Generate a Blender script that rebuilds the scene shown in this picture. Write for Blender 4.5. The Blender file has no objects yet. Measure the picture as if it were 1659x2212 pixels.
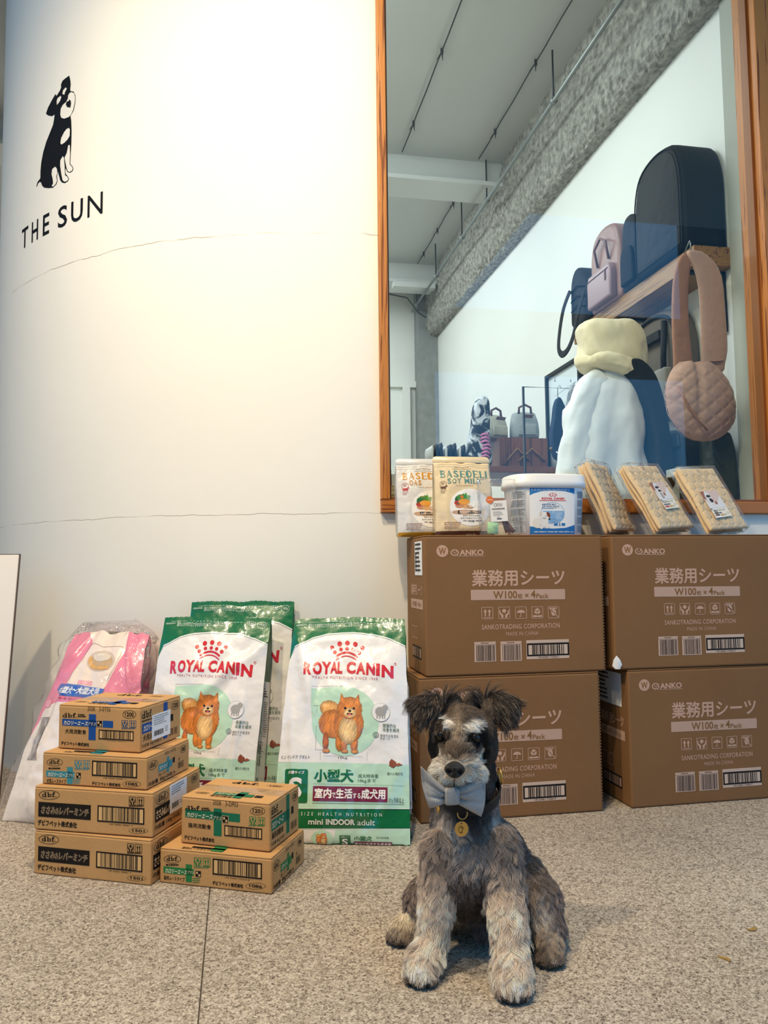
import bpy, bmesh, math, random
import numpy as np
from mathutils import Vector, Matrix
from mathutils.geometry import tessellate_polygon
from mathutils.kdtree import KDTree
SC = bpy.context.scene
COL = SC.collection
random.seed(7)
RNG = np.random.default_rng(11)

# ---------------------------------------------------------------- camera
CAM_H = 0.68
pitch, roll, yaw = (math.radians(a) for a in (4.2177, -0.6085, 10.735))
fw = Vector((math.sin(yaw)*math.cos(pitch), math.cos(yaw)*math.cos(pitch), math.sin(pitch)))
rt = Vector((math.cos(yaw), -math.sin(yaw), 0)); up = rt.cross(fw)
rt2 = math.cos(roll)*rt + math.sin(roll)*up; up2 = -math.sin(roll)*rt + math.cos(roll)*up
cd = bpy.data.cameras.new('camera'); cam = bpy.data.objects.new('camera', cd); COL.objects.link(cam)
mw = Matrix((rt2, up2, -fw)).transposed().to_4x4(); mw.translation = (0, 0, CAM_H)
cam.matrix_world = mw
cd.sensor_fit = 'VERTICAL'; cd.sensor_height = 36; cd.lens = 1665*36/2212; cd.clip_start = 0.02
SC.camera = cam
SC.view_settings.view_transform = 'Standard'; SC.view_settings.look = 'None'
SC.view_settings.exposure = 0.0; SC.view_settings.gamma = 1.0; SC.view_settings.use_curve_mapping = False
SC.cycles.max_bounces = 8; SC.cycles.transparent_max_bounces = 16
SC.cycles.use_denoising = True
SC.cycles.caustics_reflective = False; SC.cycles.caustics_refractive = False
SC.cycles.sample_clamp_indirect = 4.0

# ---------------------------------------------------------------- sky and lamps
w = bpy.data.worlds.new('sky'); SC.world = w; w.use_nodes = True
nt = w.node_tree; bg = nt.nodes['Background']
tc = nt.nodes.new('ShaderNodeTexCoord'); sep = nt.nodes.new('ShaderNodeSeparateXYZ')
nt.links.new(tc.outputs['Generated'], sep.inputs[0])
rmp = nt.nodes.new('ShaderNodeValToRGB'); nt.links.new(sep.outputs['Z'], rmp.inputs[0])
rmp.color_ramp.elements[0].position = 0.0; rmp.color_ramp.elements[0].color = (0.12, 0.46, 0.92, 1)
rmp.color_ramp.elements[1].position = 0.6; rmp.color_ramp.elements[1].color = (0.10, 0.36, 0.80, 1)
nt.links.new(rmp.outputs[0], bg.inputs['Color']); bg.inputs['Strength'].default_value = 1.9

def spot(name, loc, target, power, color, size=0.08, angle=120, blend=0.8):
    l = bpy.data.lights.new(name, 'SPOT'); l.energy = power; l.color = color
    l.shadow_soft_size = size; l.spot_size = math.radians(angle); l.spot_blend = blend
    o = bpy.data.objects.new(name, l); COL.objects.link(o); o.location = loc
    o.rotation_euler = (Vector(target)-Vector(loc)).to_track_quat('-Z', 'Y').to_euler(); return o
def area(name, loc, target, power, color, sx, sy):
    l = bpy.data.lights.new(name, 'AREA'); l.energy = power; l.color = color; l.shape = 'RECTANGLE'; l.size = sx; l.size_y = sy
    o = bpy.data.objects.new(name, l); COL.objects.link(o); o.location = loc
    o.rotation_euler = (Vector(target)-Vector(loc)).to_track_quat('-Z', 'Y').to_euler(); return o
WARM = (1.0, 0.81, 0.545)
spot('porch_downlight', (0.0, 0.95, 3.25), (0.0, 1.7, 0), 195, WARM, 0.06, 150, 1.0)
spot('porch_downlight', (-1.2, 0.75, 3.25), (-0.6, 1.7, 0), 210, WARM, 0.06, 150, 1.0)
spot('porch_downlight', (-0.3, 0.1, 3.2), (0.4, 1.2, 0), 70, WARM, 0.06, 150, 1.0)
area('shop_ceiling_lamp', (0.2, 3.4, 3.3), (0.9, 3.6, 0), 52, (0.93, 0.98, 1.0), 1.2, 1.2)
area('shop_ceiling_lamp', (0.2, 5.6, 3.3), (0.9, 5.6, 0), 55, (0.95, 0.98, 1.0), 1.2, 1.2)

# ---------------------------------------------------------------- helpers
def srgb(c):
    if isinstance(c, str):
        c = tuple(int(c[i:i+2], 16)/255 for i in (1, 3, 5))
    return tuple((x/12.92 if x <= 0.04045 else ((x+0.055)/1.055)**2.4) for x in c[:3])

def tag(o, label=None, cat=None, group=None, kind=None):
    if label: o['label'] = label
    if cat: o['category'] = cat
    if group: o['group'] = group
    if kind: o['kind'] = kind
    return o

def empty(name, loc=(0, 0, 0), rotz=0.0, label=None, cat=None, group=None, kind=None):
    o = bpy.data.objects.new(name, None); COL.objects.link(o); o.empty_display_size = 0.05
    o.location = loc; o.rotation_euler = (0, 0, rotz); return tag(o, label, cat, group, kind)

MATS = {}
def mat(name, color=(0.8, 0.8, 0.8), rough=0.5, metal=0.0, coat=0.0, var=0.0, vscale=8.0, bump=0.0, bscale=60.0,
        attr=False, spec=0.5, sheen=0.0, stretch=None, bump2=0.0, b2scale=6.0):
    if name in MATS: return MATS[name]
    m = bpy.data.materials.new(name); m.use_nodes = True; nt = m.node_tree; N = nt.nodes; L = nt.links
    b = N['Principled BSDF']; b.inputs['Roughness'].default_value = rough; b.inputs['Metallic'].default_value = metal
    b.inputs['Coat Weight'].default_value = coat; b.inputs['Coat Roughness'].default_value = 0.08
    b.inputs['Specular IOR Level'].default_value = spec; b.inputs['Sheen Weight'].default_value = sheen
    c = srgb(color) if not attr else None
    tcn = N.new('ShaderNodeTexCoord'); mp = N.new('ShaderNodeMapping'); L.new(tcn.outputs['Object'], mp.inputs[0])
    if stretch: mp.inputs['Scale'].default_value = stretch
    if attr:
        a = N.new('ShaderNodeAttribute'); a.attribute_name = 'Col'; src = a.outputs['Color']
    else:
        rg = N.new('ShaderNodeRGB'); rg.outputs[0].default_value = (*c, 1); src = rg.outputs[0]
    if var > 0:
        nz = N.new('ShaderNodeTexNoise'); nz.inputs['Scale'].default_value = vscale; nz.inputs['Detail'].default_value = 5
        L.new(mp.outputs[0], nz.inputs['Vector'])
        mr = N.new('ShaderNodeMapRange'); L.new(nz.outputs['Fac'], mr.inputs[0])
        mr.inputs[1].default_value = 0.3; mr.inputs[2].default_value = 0.7
        mr.inputs[3].default_value = 1-var; mr.inputs[4].default_value = 1+var
        mx = N.new('ShaderNodeVectorMath'); mx.operation = 'SCALE'; L.new(src, mx.inputs[0]); L.new(mr.outputs[0], mx.inputs['Scale'])
        src = mx.outputs[0]
    L.new(src, b.inputs['Base Color'])
    last = None
    for bs, sc, det in ((bump2, b2scale, 3), (bump, bscale, 5)):
        if bs > 0:
            nz = N.new('ShaderNodeTexNoise'); nz.inputs['Scale'].default_value = sc; nz.inputs['Detail'].default_value = det
            L.new(mp.outputs[0], nz.inputs['Vector'])
            bp = N.new('ShaderNodeBump'); bp.inputs['Strength'].default_value = min(1, bs); bp.inputs['Distance'].default_value = 0.02 if det == 3 else 0.004
            L.new(nz.outputs['Fac'], bp.inputs['Height'])
            if last: L.new(last, bp.inputs['Normal'])
            last = bp.outputs[0]
    if last:
        L.new(last, b.inputs['Normal'])
        if coat > 0: L.new(last, b.inputs['Coat Normal'])
    MATS[name] = m; return m

def wood(name, c1, c2, axis, scale=1.0, rough=0.45):
    if name in MATS: return MATS[name]
    m = bpy.data.materials.new(name); m.use_nodes = True; nt = m.node_tree; N = nt.nodes; L = nt.links
    b = N['Principled BSDF']; b.inputs['Roughness'].default_value = rough
    t = N.new('ShaderNodeTexCoord'); mp = N.new('ShaderNodeMapping'); L.new(t.outputs['Object'], mp.inputs[0])
    s = [70*scale]*3; s[axis] = 2.2*scale; mp.inputs['Scale'].default_value = s
    nz = N.new('ShaderNodeTexNoise'); nz.inputs['Scale'].default_value = 1.0; nz.inputs['Detail'].default_value = 4; nz.inputs['Distortion'].default_value = 1.2
    L.new(mp.outputs[0], nz.inputs['Vector'])
    wv = N.new('ShaderNodeMath'); wv.operation = 'MULTIPLY'; wv.inputs[1].default_value = 16; L.new(nz.outputs['Fac'], wv.inputs[0])
    sn = N.new('ShaderNodeMath'); sn.operation = 'SINE'; L.new(wv.outputs[0], sn.inputs[0])
    mr = N.new('ShaderNodeMapRange'); L.new(sn.outputs[0], mr.inputs[0]); mr.inputs[1].default_value = -1
    r = N.new('ShaderNodeValToRGB'); L.new(mr.outputs[0], r.inputs[0])
    r.color_ramp.elements[0].color = (*srgb(c1), 1); r.color_ramp.elements[0].position = 0.15
    r.color_ramp.elements[1].color = (*srgb(c2), 1); r.color_ramp.elements[1].position = 0.6
    L.new(r.outputs[0], b.inputs['Base Color'])
    bp = N.new('ShaderNodeBump'); bp.inputs['Strength'].default_value = 0.25; bp.inputs['Distance'].default_value = 0.002
    L.new(mr.outputs[0], bp.inputs['Height']); L.new(bp.outputs[0], b.inputs['Normal'])
    MATS[name] = m; return m

def film(name, tint=(1, 1, 1), opacity=0.12, rough=0.12, bump=0.6, bscale=14.0, fres=1.35):
    """thin clear plastic: mostly see-through, glossy where it catches a lamp"""
    if name in MATS: return MATS[name]
    m = bpy.data.materials.new(name); m.use_nodes = True; nt = m.node_tree; N = nt.nodes; L = nt.links
    N.remove(N['Principled BSDF']); out = N['Material Output']
    tr = N.new('ShaderNodeBsdfTransparent'); gl = N.new('ShaderNodeBsdfGlossy'); gl.inputs['Roughness'].default_value = rough
    df = N.new('ShaderNodeBsdfDiffuse'); df.inputs['Color'].default_value = (*tint, 1)
    fr = N.new('ShaderNodeFresnel'); gg = N.new('ShaderNodeNewGeometry'); io = N.new('ShaderNodeMapRange'); L.new(gg.outputs['Backfacing'], io.inputs[0]); io.inputs[3].default_value = fres; io.inputs[4].default_value = 1/fres; L.new(io.outputs[0], fr.inputs['IOR'])
    m1 = N.new('ShaderNodeMixShader'); m1.inputs[0].default_value = opacity
    L.new(tr.outputs[0], m1.inputs[1]); L.new(df.outputs[0], m1.inputs[2])
    m2 = N.new('ShaderNodeMixShader'); L.new(fr.outputs[0], m2.inputs[0]); L.new(m1.outputs[0], m2.inputs[1]); L.new(gl.outputs[0], m2.inputs[2])
    if bump > 0:
        t = N.new('ShaderNodeTexCoord'); nz = N.new('ShaderNodeTexNoise'); nz.inputs['Scale'].default_value = bscale; nz.inputs['Detail'].default_value = 4
        nz.inputs['Distortion'].default_value = 1.0
        L.new(t.outputs['Object'], nz.inputs['Vector'])
        bp = N.new('ShaderNodeBump'); bp.inputs['Strength'].default_value = bump; bp.inputs['Distance'].default_value = 0.03
        L.new(nz.outputs['Fac'], bp.inputs['Height']); L.new(bp.outputs[0], gl.inputs['Normal']); L.new(bp.outputs[0], fr.inputs['Normal'])
    L.new(m2.outputs[0], out.inputs[0]); MATS[name] = m; return m

def newobj(name, verts, faces, mats, parent=None, smooth=False, cols=None, fmat=None, loc=None, rot=None, vcols=None):
    me = bpy.data.meshes.new(name); me.from_pydata([tuple(v) for v in verts], [], [tuple(int(i) for i in f) for f in faces])
    if not isinstance(mats, (list, tuple)): mats = [mats]
    for m in mats: me.materials.append(m)
    if fmat is not None: me.polygons.foreach_set('material_index', np.asarray(fmat, dtype=np.int32))
    if cols is not None:                       # per face linear rgb
        a = me.attributes.new('Col', 'FLOAT_COLOR', 'CORNER')
        tot = np.empty(len(me.polygons), dtype=np.int32); me.polygons.foreach_get('loop_total', tot)
        c = np.ones((len(cols), 4), dtype=np.float32); c[:, :3] = np.asarray(cols)
        a.data.foreach_set('color', np.repeat(c, tot, axis=0).ravel())
    if vcols is not None:
        a = me.attributes.new('Col', 'FLOAT_COLOR', 'POINT'); c = np.ones((len(vcols), 4), dtype=np.float32); c[:, :3] = np.asarray(vcols)
        a.data.foreach_set('color', c.ravel())
    if smooth: me.polygons.foreach_set('use_smooth', [True]*len(me.polygons))
    me.update(); o = bpy.data.objects.new(name, me); COL.objects.link(o)
    if parent: o.parent = parent
    if loc: o.location = loc
    if rot: o.rotation_euler = rot
    return o

def bmobj(name, bm, mats, parent=None, smooth=False, loc=None, rot=None):
    me = bpy.data.meshes.new(name); bmesh.ops.recalc_face_normals(bm, faces=bm.faces); bm.to_mesh(me); bm.free()
    if not isinstance(mats, (list, tuple)): mats = [mats]
    for m in mats: me.materials.append(m)
    if smooth: me.polygons.foreach_set('use_smooth', [True]*len(me.polygons))
    o = bpy.data.objects.new(name, me); COL.objects.link(o)
    if parent: o.parent = parent
    if loc is not None: o.location = loc
    if rot is not None: o.rotation_euler = rot
    return o

def bbox(bm, x0, x1, y0, y1, z0, z1, bev=0.0, seg=2):
    g = bmesh.ops.create_cube(bm, size=1.0); vs = g['verts']
    for v in vs: v.co = Vector(((x0+x1)/2 + v.co.x*(x1-x0), (y0+y1)/2 + v.co.y*(y1-y0), (z0+z1)/2 + v.co.z*(z1-z0)))
    if bev > 0:
        es = list({e for v in vs for e in v.link_edges})
        bmesh.ops.bevel(bm, geom=es, offset=bev, segments=seg, profile=0.5, affect='EDGES')
    return bm

def box(name, x0, x1, y0, y1, z0, z1, m, parent=None, bev=0.0, seg=2, loc=None, rot=None):
    bm = bmesh.new(); bbox(bm, x0, x1, y0, y1, z0, z1, bev, seg); return bmobj(name, bm, m, parent, loc=loc, rot=rot)

def tube(bm, pts, r, n=8, caps=True):
    pts = [Vector(p) for p in pts]; rs = r if isinstance(r, (list, tuple)) else [r]*len(pts); rings = []
    ref = Vector((0, 0, 1))
    for i, p in enumerate(pts):
        t = (pts[min(i+1, len(pts)-1)] - pts[max(i-1, 0)]).normalized()
        if abs(t.dot(ref)) > 0.95: ref = Vector((1, 0, 0)) if abs(t.x) < 0.9 else Vector((0, 1, 0))
        a = t.cross(ref).normalized(); b = t.cross(a).normalized(); ref = -b if (-b).length else ref
        rings.append([bm.verts.new(p + rs[i]*(math.cos(2*math.pi*k/n)*a + math.sin(2*math.pi*k/n)*b)) for k in range(n)])
    for A, B in zip(rings, rings[1:]):
        for k in range(n): bm.faces.new((A[k], A[(k+1) % n], B[(k+1) % n], B[k]))
    if caps: bm.faces.new(rings[0][::-1]); bm.faces.new(rings[-1])
    return bm

def tubeobj(name, pts, r, m, parent=None, n=8, smooth=True):
    bm = bmesh.new(); tube(bm, pts, r, n); return bmobj(name, bm, m, parent, smooth)

def loft(name, rings, m, parent=None, smooth=True, caps=True, sub=0):
    """rings: list of equal-length closed lists of points"""
    n = len(rings[0]); V = [p for r in rings for p in r]; F = []
    for i in range(len(rings)-1):
        for k in range(n): F.append((i*n+k, i*n+(k+1) % n, (i+1)*n+(k+1) % n, (i+1)*n+k))
    if caps: F.append(tuple(range(n))[::-1]); F.append(tuple((len(rings)-1)*n+k for k in range(n)))
    bm = bmesh.new(); vs = [bm.verts.new(p) for p in V]
    for f in F: bm.faces.new([vs[i] for i in f])
    o = bmobj(name, bm, m, parent, smooth)
    if sub:
        s = o.modifiers.new('s', 'SUBSURF'); s.levels = s.render_levels = sub
    return o

def ell(c, rx, ry, n=24, ax=(1, 0, 0), ay=(0, 1, 0), p=2.0, wob=0.0, ph=0.0):
    c = Vector(c); ax = Vector(ax); ay = Vector(ay); out = []
    for k in range(n):
        t = 2*math.pi*k/n; ct, st = math.cos(t), math.sin(t)
        x = math.copysign(abs(ct)**(2/p), ct); y = math.copysign(abs(st)**(2/p), st)
        s = 1 + wob*math.sin(5*t+ph) + wob*0.6*math.sin(9*t+2*ph)
        out.append(c + ax*(rx*x*s) + ay*(ry*y*s))
    return out

def slab(name, outline, thick, m, parent=None, bev=0.01, seg=3, axes=((1, 0, 0), (0, 0, 1)), origin=(0, 0, 0), smooth=True):
    """outline (2-D) in the plane spanned by axes, extruded by thick along axes[0] x axes[1], edges rounded"""
    a, b = Vector(axes[0]), Vector(axes[1]); n = a.cross(b).normalized(); o = Vector(origin)
    bm = bmesh.new(); vs = [bm.verts.new(o + a*x + b*y - n*thick/2) for x, y in outline]
    f = bm.faces.new(vs); r = bmesh.ops.extrude_face_region(bm, geom=[f])
    bmesh.ops.translate(bm, verts=[v for v in r['geom'] if isinstance(v, bmesh.types.BMVert)], vec=n*thick)
    if bev > 0:
        es = [e for e in bm.edges if len(e.link_faces) == 2 and any(len(fc.verts) == len(outline) for fc in e.link_faces)]
        bmesh.ops.bevel(bm, geom=es, offset=bev, segments=seg, profile=0.6, affect='EDGES', clamp_overlap=True)
    return bmobj(name, bm, m, parent, smooth)

def spline(pts, n=8, closed=True):
    """Catmull-Rom through 2-D points"""
    P = [np.array(p, float) for p in pts]; out = []; N = len(P)
    for i in range(N if closed else N-1):
        p0 = P[(i-1) % N] if closed or i > 0 else P[i]; p1 = P[i]; p2 = P[(i+1) % N]
        p3 = P[(i+2) % N] if closed or i+2 < N else P[(i+1) % N]
        for k in range(n):
            t = k/n; out.append(tuple(0.5*((2*p1)+(p2-p0)*t+(2*p0-5*p1+4*p2-p3)*t*t+(-p0+3*p1-3*p2+p3)*t**3)))
    if not closed: out.append(tuple(P[-1]))
    return out

# ---------------------------------------------------------------- flat print (lettering and artwork as thin geometry)
_TXT = {}
def text2d(s, bold=0.0, space=1.0):
    k = (s, bold, space)
    if k not in _TXT:
        c = bpy.data.curves.new('t', 'FONT'); c.body = s; safe = s.isascii() or s == '小型犬'; c.offset = bold if safe else 0.0; c.space_character = space; c.resolution_u = 3
        o = bpy.data.objects.new('t', c); COL.objects.link(o)
        dg = bpy.context.evaluated_depsgraph_get(); dg.update(); e = o.evaluated_get(dg); me = e.to_mesh(); me.calc_loop_triangles()
        v = np.empty(len(me.vertices)*3, dtype=np.float32); me.vertices.foreach_get('co', v); v = v.reshape(-1, 3)[:, :2].copy()
        t = np.empty(len(me.loop_triangles)*3, dtype=np.int32); me.loop_triangles.foreach_get('vertices', t); t = t.reshape(-1, 3).copy()
        e.to_mesh_clear(); bpy.data.objects.remove(o); bpy.data.curves.remove(c)
        lay = bold > 0 and not safe
        if lay:                                   # heavier weight: the outline laid again a hair to each side
            q = bold*1.25; nv_ = len(v); v = np.concatenate([v+np.array(d, dtype=np.float32)*q for d in ((-1, 0), (1, 0), (0, 1), (0, -1))]); t = np.concatenate([t+nv_*k_ for k_ in range(4)])
        mn, mx = v.min(0), v.max(0); v = (v-mn)/np.maximum(mx-mn, 1e-6); _TXT[k] = (v, t, np.repeat(np.arange(4)*0.14, nv_) if lay else np.zeros(len(v)))
    return _TXT[k]

def homog(src, dst):
    A = []; b = []
    for (x, y), (u, v) in zip(src, dst):
        A += [[x, y, 1, 0, 0, 0, -u*x, -u*y], [0, 0, 0, x, y, 1, -v*x, -v*y]]; b += [u, v]
    h = np.linalg.solve(np.array(A, float), np.array(b, float)); return np.append(h, 1).reshape(3, 3)

class Art:
    """artwork drawn on a sheet; quad = the sheet's corners TL, TR, BR, BL, w x h = its real size in metres"""
    def __init__(s, w, h, quad=None):
        s.w, s.h = w, h; s.quad = quad = quad or [(0, 0), (w*1000, 0), (w*1000, h*1000), (0, h*1000)]
        s.H = homog(quad, [(0, h), (w, h), (w, 0), (0, 0)]); s.items = []; s.rasters = []; s.layer = 0; s.sl = 0.0
    def level(s): q = s.quad; s.sl = 0.4*(q[1][1]-q[0][1]+q[2][1]-q[3][1])/2/(q[1][0]-q[0][0]); return s   # the sheet was drawn on a slant
    def mm(s, x0, y0, x1, y1): k = s.sl*(x1-x0); return s.m([(x0, y0-k), (x1, y1+k)])
    def m(s, pts):
        p = np.asarray(pts, float).reshape(-1, 2); q = np.c_[p, np.ones(len(p))] @ s.H.T; return q[:, :2]/q[:, 2:]
    def add(s, v, t, col, layer=None):
        v = np.array(v, float); v[:, 0] = np.clip(v[:, 0], 0, s.w); v[:, 1] = np.clip(v[:, 1], 0, s.h)
        s.items.append((v, np.asarray(t, int), srgb(col), s.layer if layer is None else layer))
    def poly(s, pts, col, holes=(), layer=None, clip=True):
        loops = [s.m(pts)] + [s.m(h) for h in holes]
        if clip:
            for l in loops: l[:, 0] = np.clip(l[:, 0], 0, s.w); l[:, 1] = np.clip(l[:, 1], 0, s.h)
        tri = tessellate_polygon([[Vector((x, y, 0)) for x, y in l] for l in loops])
        s.add(np.concatenate(loops), tri, col, layer)
    def rect(s, x0, y0, x1, y1, col, layer=None):
        s.poly([(x0, y0), (x1, y0), (x1, y1), (x0, y1)], col, layer=layer)
    def arect(s, x0, y0, x1, y1, col, layer=None):     # axis-aligned on the real surface
        a, b = s.mm(x0, y0, x1, y1); s.add([(a[0], b[1]), (b[0], b[1]), (b[0], a[1]), (a[0], a[1])], [(0, 1, 2), (0, 2, 3)], col, layer)
    def rrect(s, x0, y0, x1, y1, r, col, layer=None):
        p = []
        for cx, cy, a0 in ((x1-r, y0+r, -90), (x1-r, y1-r, 0), (x0+r, y1-r, 90), (x0+r, y0+r, 180)):
            p += [(cx+r*math.cos(math.radians(a0+k*22.5)), cy+r*math.sin(math.radians(a0+k*22.5))) for k in range(5)]
        s.poly(p, col, layer=layer)
    def frame(s, x0, y0, x1, y1, t, col, layer=None):
        a, b = s.mm(x0, y0, x1, y1); c = s.m([(x0+t, y0)])[0][0]-a[0]; X0, Y1, X1, Y0 = a[0], a[1], b[0], b[1]
        for q in ((X0, Y0, X1, Y0+c), (X0, Y1-c, X1, Y1), (X0, Y0, X0+c, Y1), (X1-c, Y0, X1, Y1)):
            s.add([(q[0], q[1]), (q[2], q[1]), (q[2], q[3]), (q[0], q[3])], [(0, 1, 2), (0, 2, 3)], col, layer)
    def ellipse(s, cx, cy, rx, ry, col, layer=None, n=28, rot=0.0):
        cr, sr = math.cos(rot), math.sin(rot)
        s.poly([(cx+rx*math.cos(2*math.pi*k/n)*cr-ry*math.sin(2*math.pi*k/n)*sr, cy+rx*math.cos(2*math.pi*k/n)*sr+ry*math.sin(2*math.pi*k/n)*cr) for k in range(n)], col, layer=layer)
    def ring(s, cx, cy, rx, ry, t, col, layer=None, n=28, rot=0.0):
        f = lambda a, b: [(cx+a*math.cos(2*math.pi*k/n)*math.cos(rot)-b*math.sin(2*math.pi*k/n)*math.sin(rot), cy+a*math.cos(2*math.pi*k/n)*math.sin(rot)+b*math.sin(2*math.pi*k/n)*math.cos(rot)) for k in range(n)]
        s.poly(f(rx, ry), col, holes=[f(rx-t, ry-t)], layer=layer)
    def line(s, pts, t, col, layer=None):
        P = [np.array(p, float) for p in pts]; L, R = [], []
        for i, p in enumerate(P):
            d = P[min(i+1, len(P)-1)]-P[max(i-1, 0)]; d = d/(np.linalg.norm(d)+1e-9); n = np.array((-d[1], d[0]))*t/2; L.append(p+n); R.append(p-n)
        V = s.m(L+R); n = len(P); T = []
        for i in range(n-1): T += [(i, i+1, n+i), (i+1, n+i+1, n+i)]
        s.add(V, T, col, layer)
    def text(s, t, x0, y0, x1, y1, col, bold=0.0, space=1.0, shear=0.0, layer=None, raw=False):
        """fit the lettering into the box TL (x0,y0) - BR (x1,y1) of the sheet"""
        v, tr, zz = text2d(t, bold, space); a, b = s.mm(x0, y0, x1, y1)
        X = a[0]+v[:, 0]*(b[0]-a[0]); Y = b[1]+v[:, 1]*(a[1]-b[1]); X = X + shear*(Y-b[1])
        s.add(np.c_[X, Y, zz], tr, col, layer)
    def atext(s, t, x0, y0, x1, y1, col, **k):            # follows the sheet's own slant
        bold = k.get('bold', 0.0); space = k.get('space', 1.0)
        v, tr, zz = text2d(t, bold, space); s.add(np.c_[s.m(np.c_[x0+v[:, 0]*(x1-x0), y1+v[:, 1]*(y0-y1)]), zz], tr, col, k.get('layer'))
    def bars(s, x0, y0, x1, y1, col, seed=1, n=52, layer=None):
        r = random.Random(seed); a, b = s.mm(x0, y0, x1, y1); W = [r.choice((1, 1, 2, 3)) for _ in range(n)]; tot = sum(W); x = a[0]
        for i, q in enumerate(W):
            d = (b[0]-a[0])*q/tot
            if i % 2 == 0: s.add([(x, b[1]), (x+d, b[1]), (x+d, a[1]), (x, a[1])], [(0, 1, 2), (0, 2, 3)], col, layer)
            x += d
    def lines(s, x0, y0, x1, y1, n, col, seed=1, fill=0.45, layer=None):
        """lettering too small to read: rows of short dashes"""
        r = random.Random(seed); H = (y1-y0)/n
        for i in range(n):
            x = x0; e = x1-(x1-x0)*r.uniform(0, 0.35)
            while x < e:
                d = min((x1-x0)*r.uniform(0.03, 0.12), e-x); s.arect(x, y0+i*H, x+d, y0+i*H+H*fill, col, layer); x += d+(x1-x0)*0.02
    def raster(s, x0, y0, x1, y1, step, fn, layer=None):
        """a painted picture: fn(X, Y) in sheet units -> rgb (sRGB 0..1) and mask"""
        s.rasters.append((x0, y0, x1, y1, step, fn, s.layer if layer is None else layer))
    def build(s, name, parent, mapfn, m, step=None, base=0.0005, dl=0.00025):
        bm = bmesh.new(); cl = bm.loops.layers.float_color.new('Col'); ll = bm.faces.layers.int.new('L')
        for v, t, c, ly in s.items:
            if len(t) == 0: continue
            vs = [bm.verts.new((q[0], q[1], ly+(q[2]*(1.6 if step else 1) if len(q) > 2 else 0))) for q in v]; c4 = (*c, 1)
            for a, b, d in t:
                try: f = bm.faces.new((vs[a], vs[b], vs[d]))
                except ValueError: continue
                for lp in f.loops: lp[cl] = c4
        loose = [v for v in bm.verts if not v.link_faces]
        if loose: bmesh.ops.delete(bm, geom=loose, context='VERTS')
        bm.normal_update()
        for f in bm.faces:
            if f.normal.z < 0: f.normal_flip()
        if step:
            for ax, tot in ((0, s.w), (1, s.h)):
                k = step
                while k < tot:
                    lo, hi = k-1e-5, k+1e-5
                    es = [e for e in bm.edges if (e.verts[0].co[ax] < lo and e.verts[1].co[ax] > hi) or (e.verts[1].co[ax] < lo and e.verts[0].co[ax] > hi)]
                    if es:
                        fs = {f for e in es for f in e.link_faces}; vs = {v for f in fs for v in f.verts}; ee = {e for f in fs for e in f.edges}
                        no = [0, 0, 0]; no[ax] = 1; co = [0, 0, 0]; co[ax] = k
                        bmesh.ops.bisect_plane(bm, geom=list(vs)+list(ee)+list(fs), dist=1e-7, plane_co=co, plane_no=no)
                    k += step
        me = bpy.data.meshes.new('tmp'); bm.to_mesh(me); bm.free()
        nv = len(me.vertices); V = np.empty(nv*3, dtype=np.float32); me.vertices.foreach_get('co', V); V = V.reshape(-1, 3).astype(float)
        F = [tuple(p.vertices) for p in me.polygons]; LC = np.empty(len(me.loops)*4, dtype=np.float32); me.attributes['Col'].data.foreach_get('color', LC)
        FC = []; LC = LC.reshape(-1, 4)
        for p in me.polygons: FC.append(LC[p.loop_start, :3])
        bpy.data.meshes.remove(me)
        Vs = [V]; nb = nv
        for x0, y0, x1, y1, st, fn, ly in s.rasters:
            nx, ny = max(2, int((x1-x0)/st)), max(2, int((y1-y0)/st)); gx = np.linspace(x0, x1, nx+1); gy = np.linspace(y0, y1, ny+1)
            GX, GY = np.meshgrid(gx, gy); uv = s.m(np.c_[GX.ravel(), GY.ravel()]); Vs.append(np.c_[uv, np.full(len(uv), ly)])
            CX, CY = np.meshgrid((gx[:-1]+gx[1:])/2, (gy[:-1]+gy[1:])/2); rgb, mask = fn(CX, CY)
            rgb = np.clip(rgb, 0, 1); lin = np.where(rgb <= 0.04045, rgb/12.92, ((rgb+0.055)/1.055)**2.4)
            jj, ii = np.nonzero(mask); a = nb+jj*(nx+1)+ii
            F += list(zip((a+nx+1).tolist(), (a+nx+2).tolist(), (a+1).tolist(), a.tolist())); FC += list(lin[jj, ii]); nb += len(uv)
        V = np.concatenate(Vs); P = mapfn(V[:, 0], V[:, 1], base+dl*V[:, 2])
        return newobj(name, P, F, m, parent, smooth=bool(step), cols=np.array(FC))

def planar(o, U, V):
    o = np.array(o, float); U = np.array(U, float); V = np.array(V, float); N = np.cross(U, V)
    return lambda u, v, off: o + u[:, None]*U + v[:, None]*V + off[:, None]*N
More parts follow.
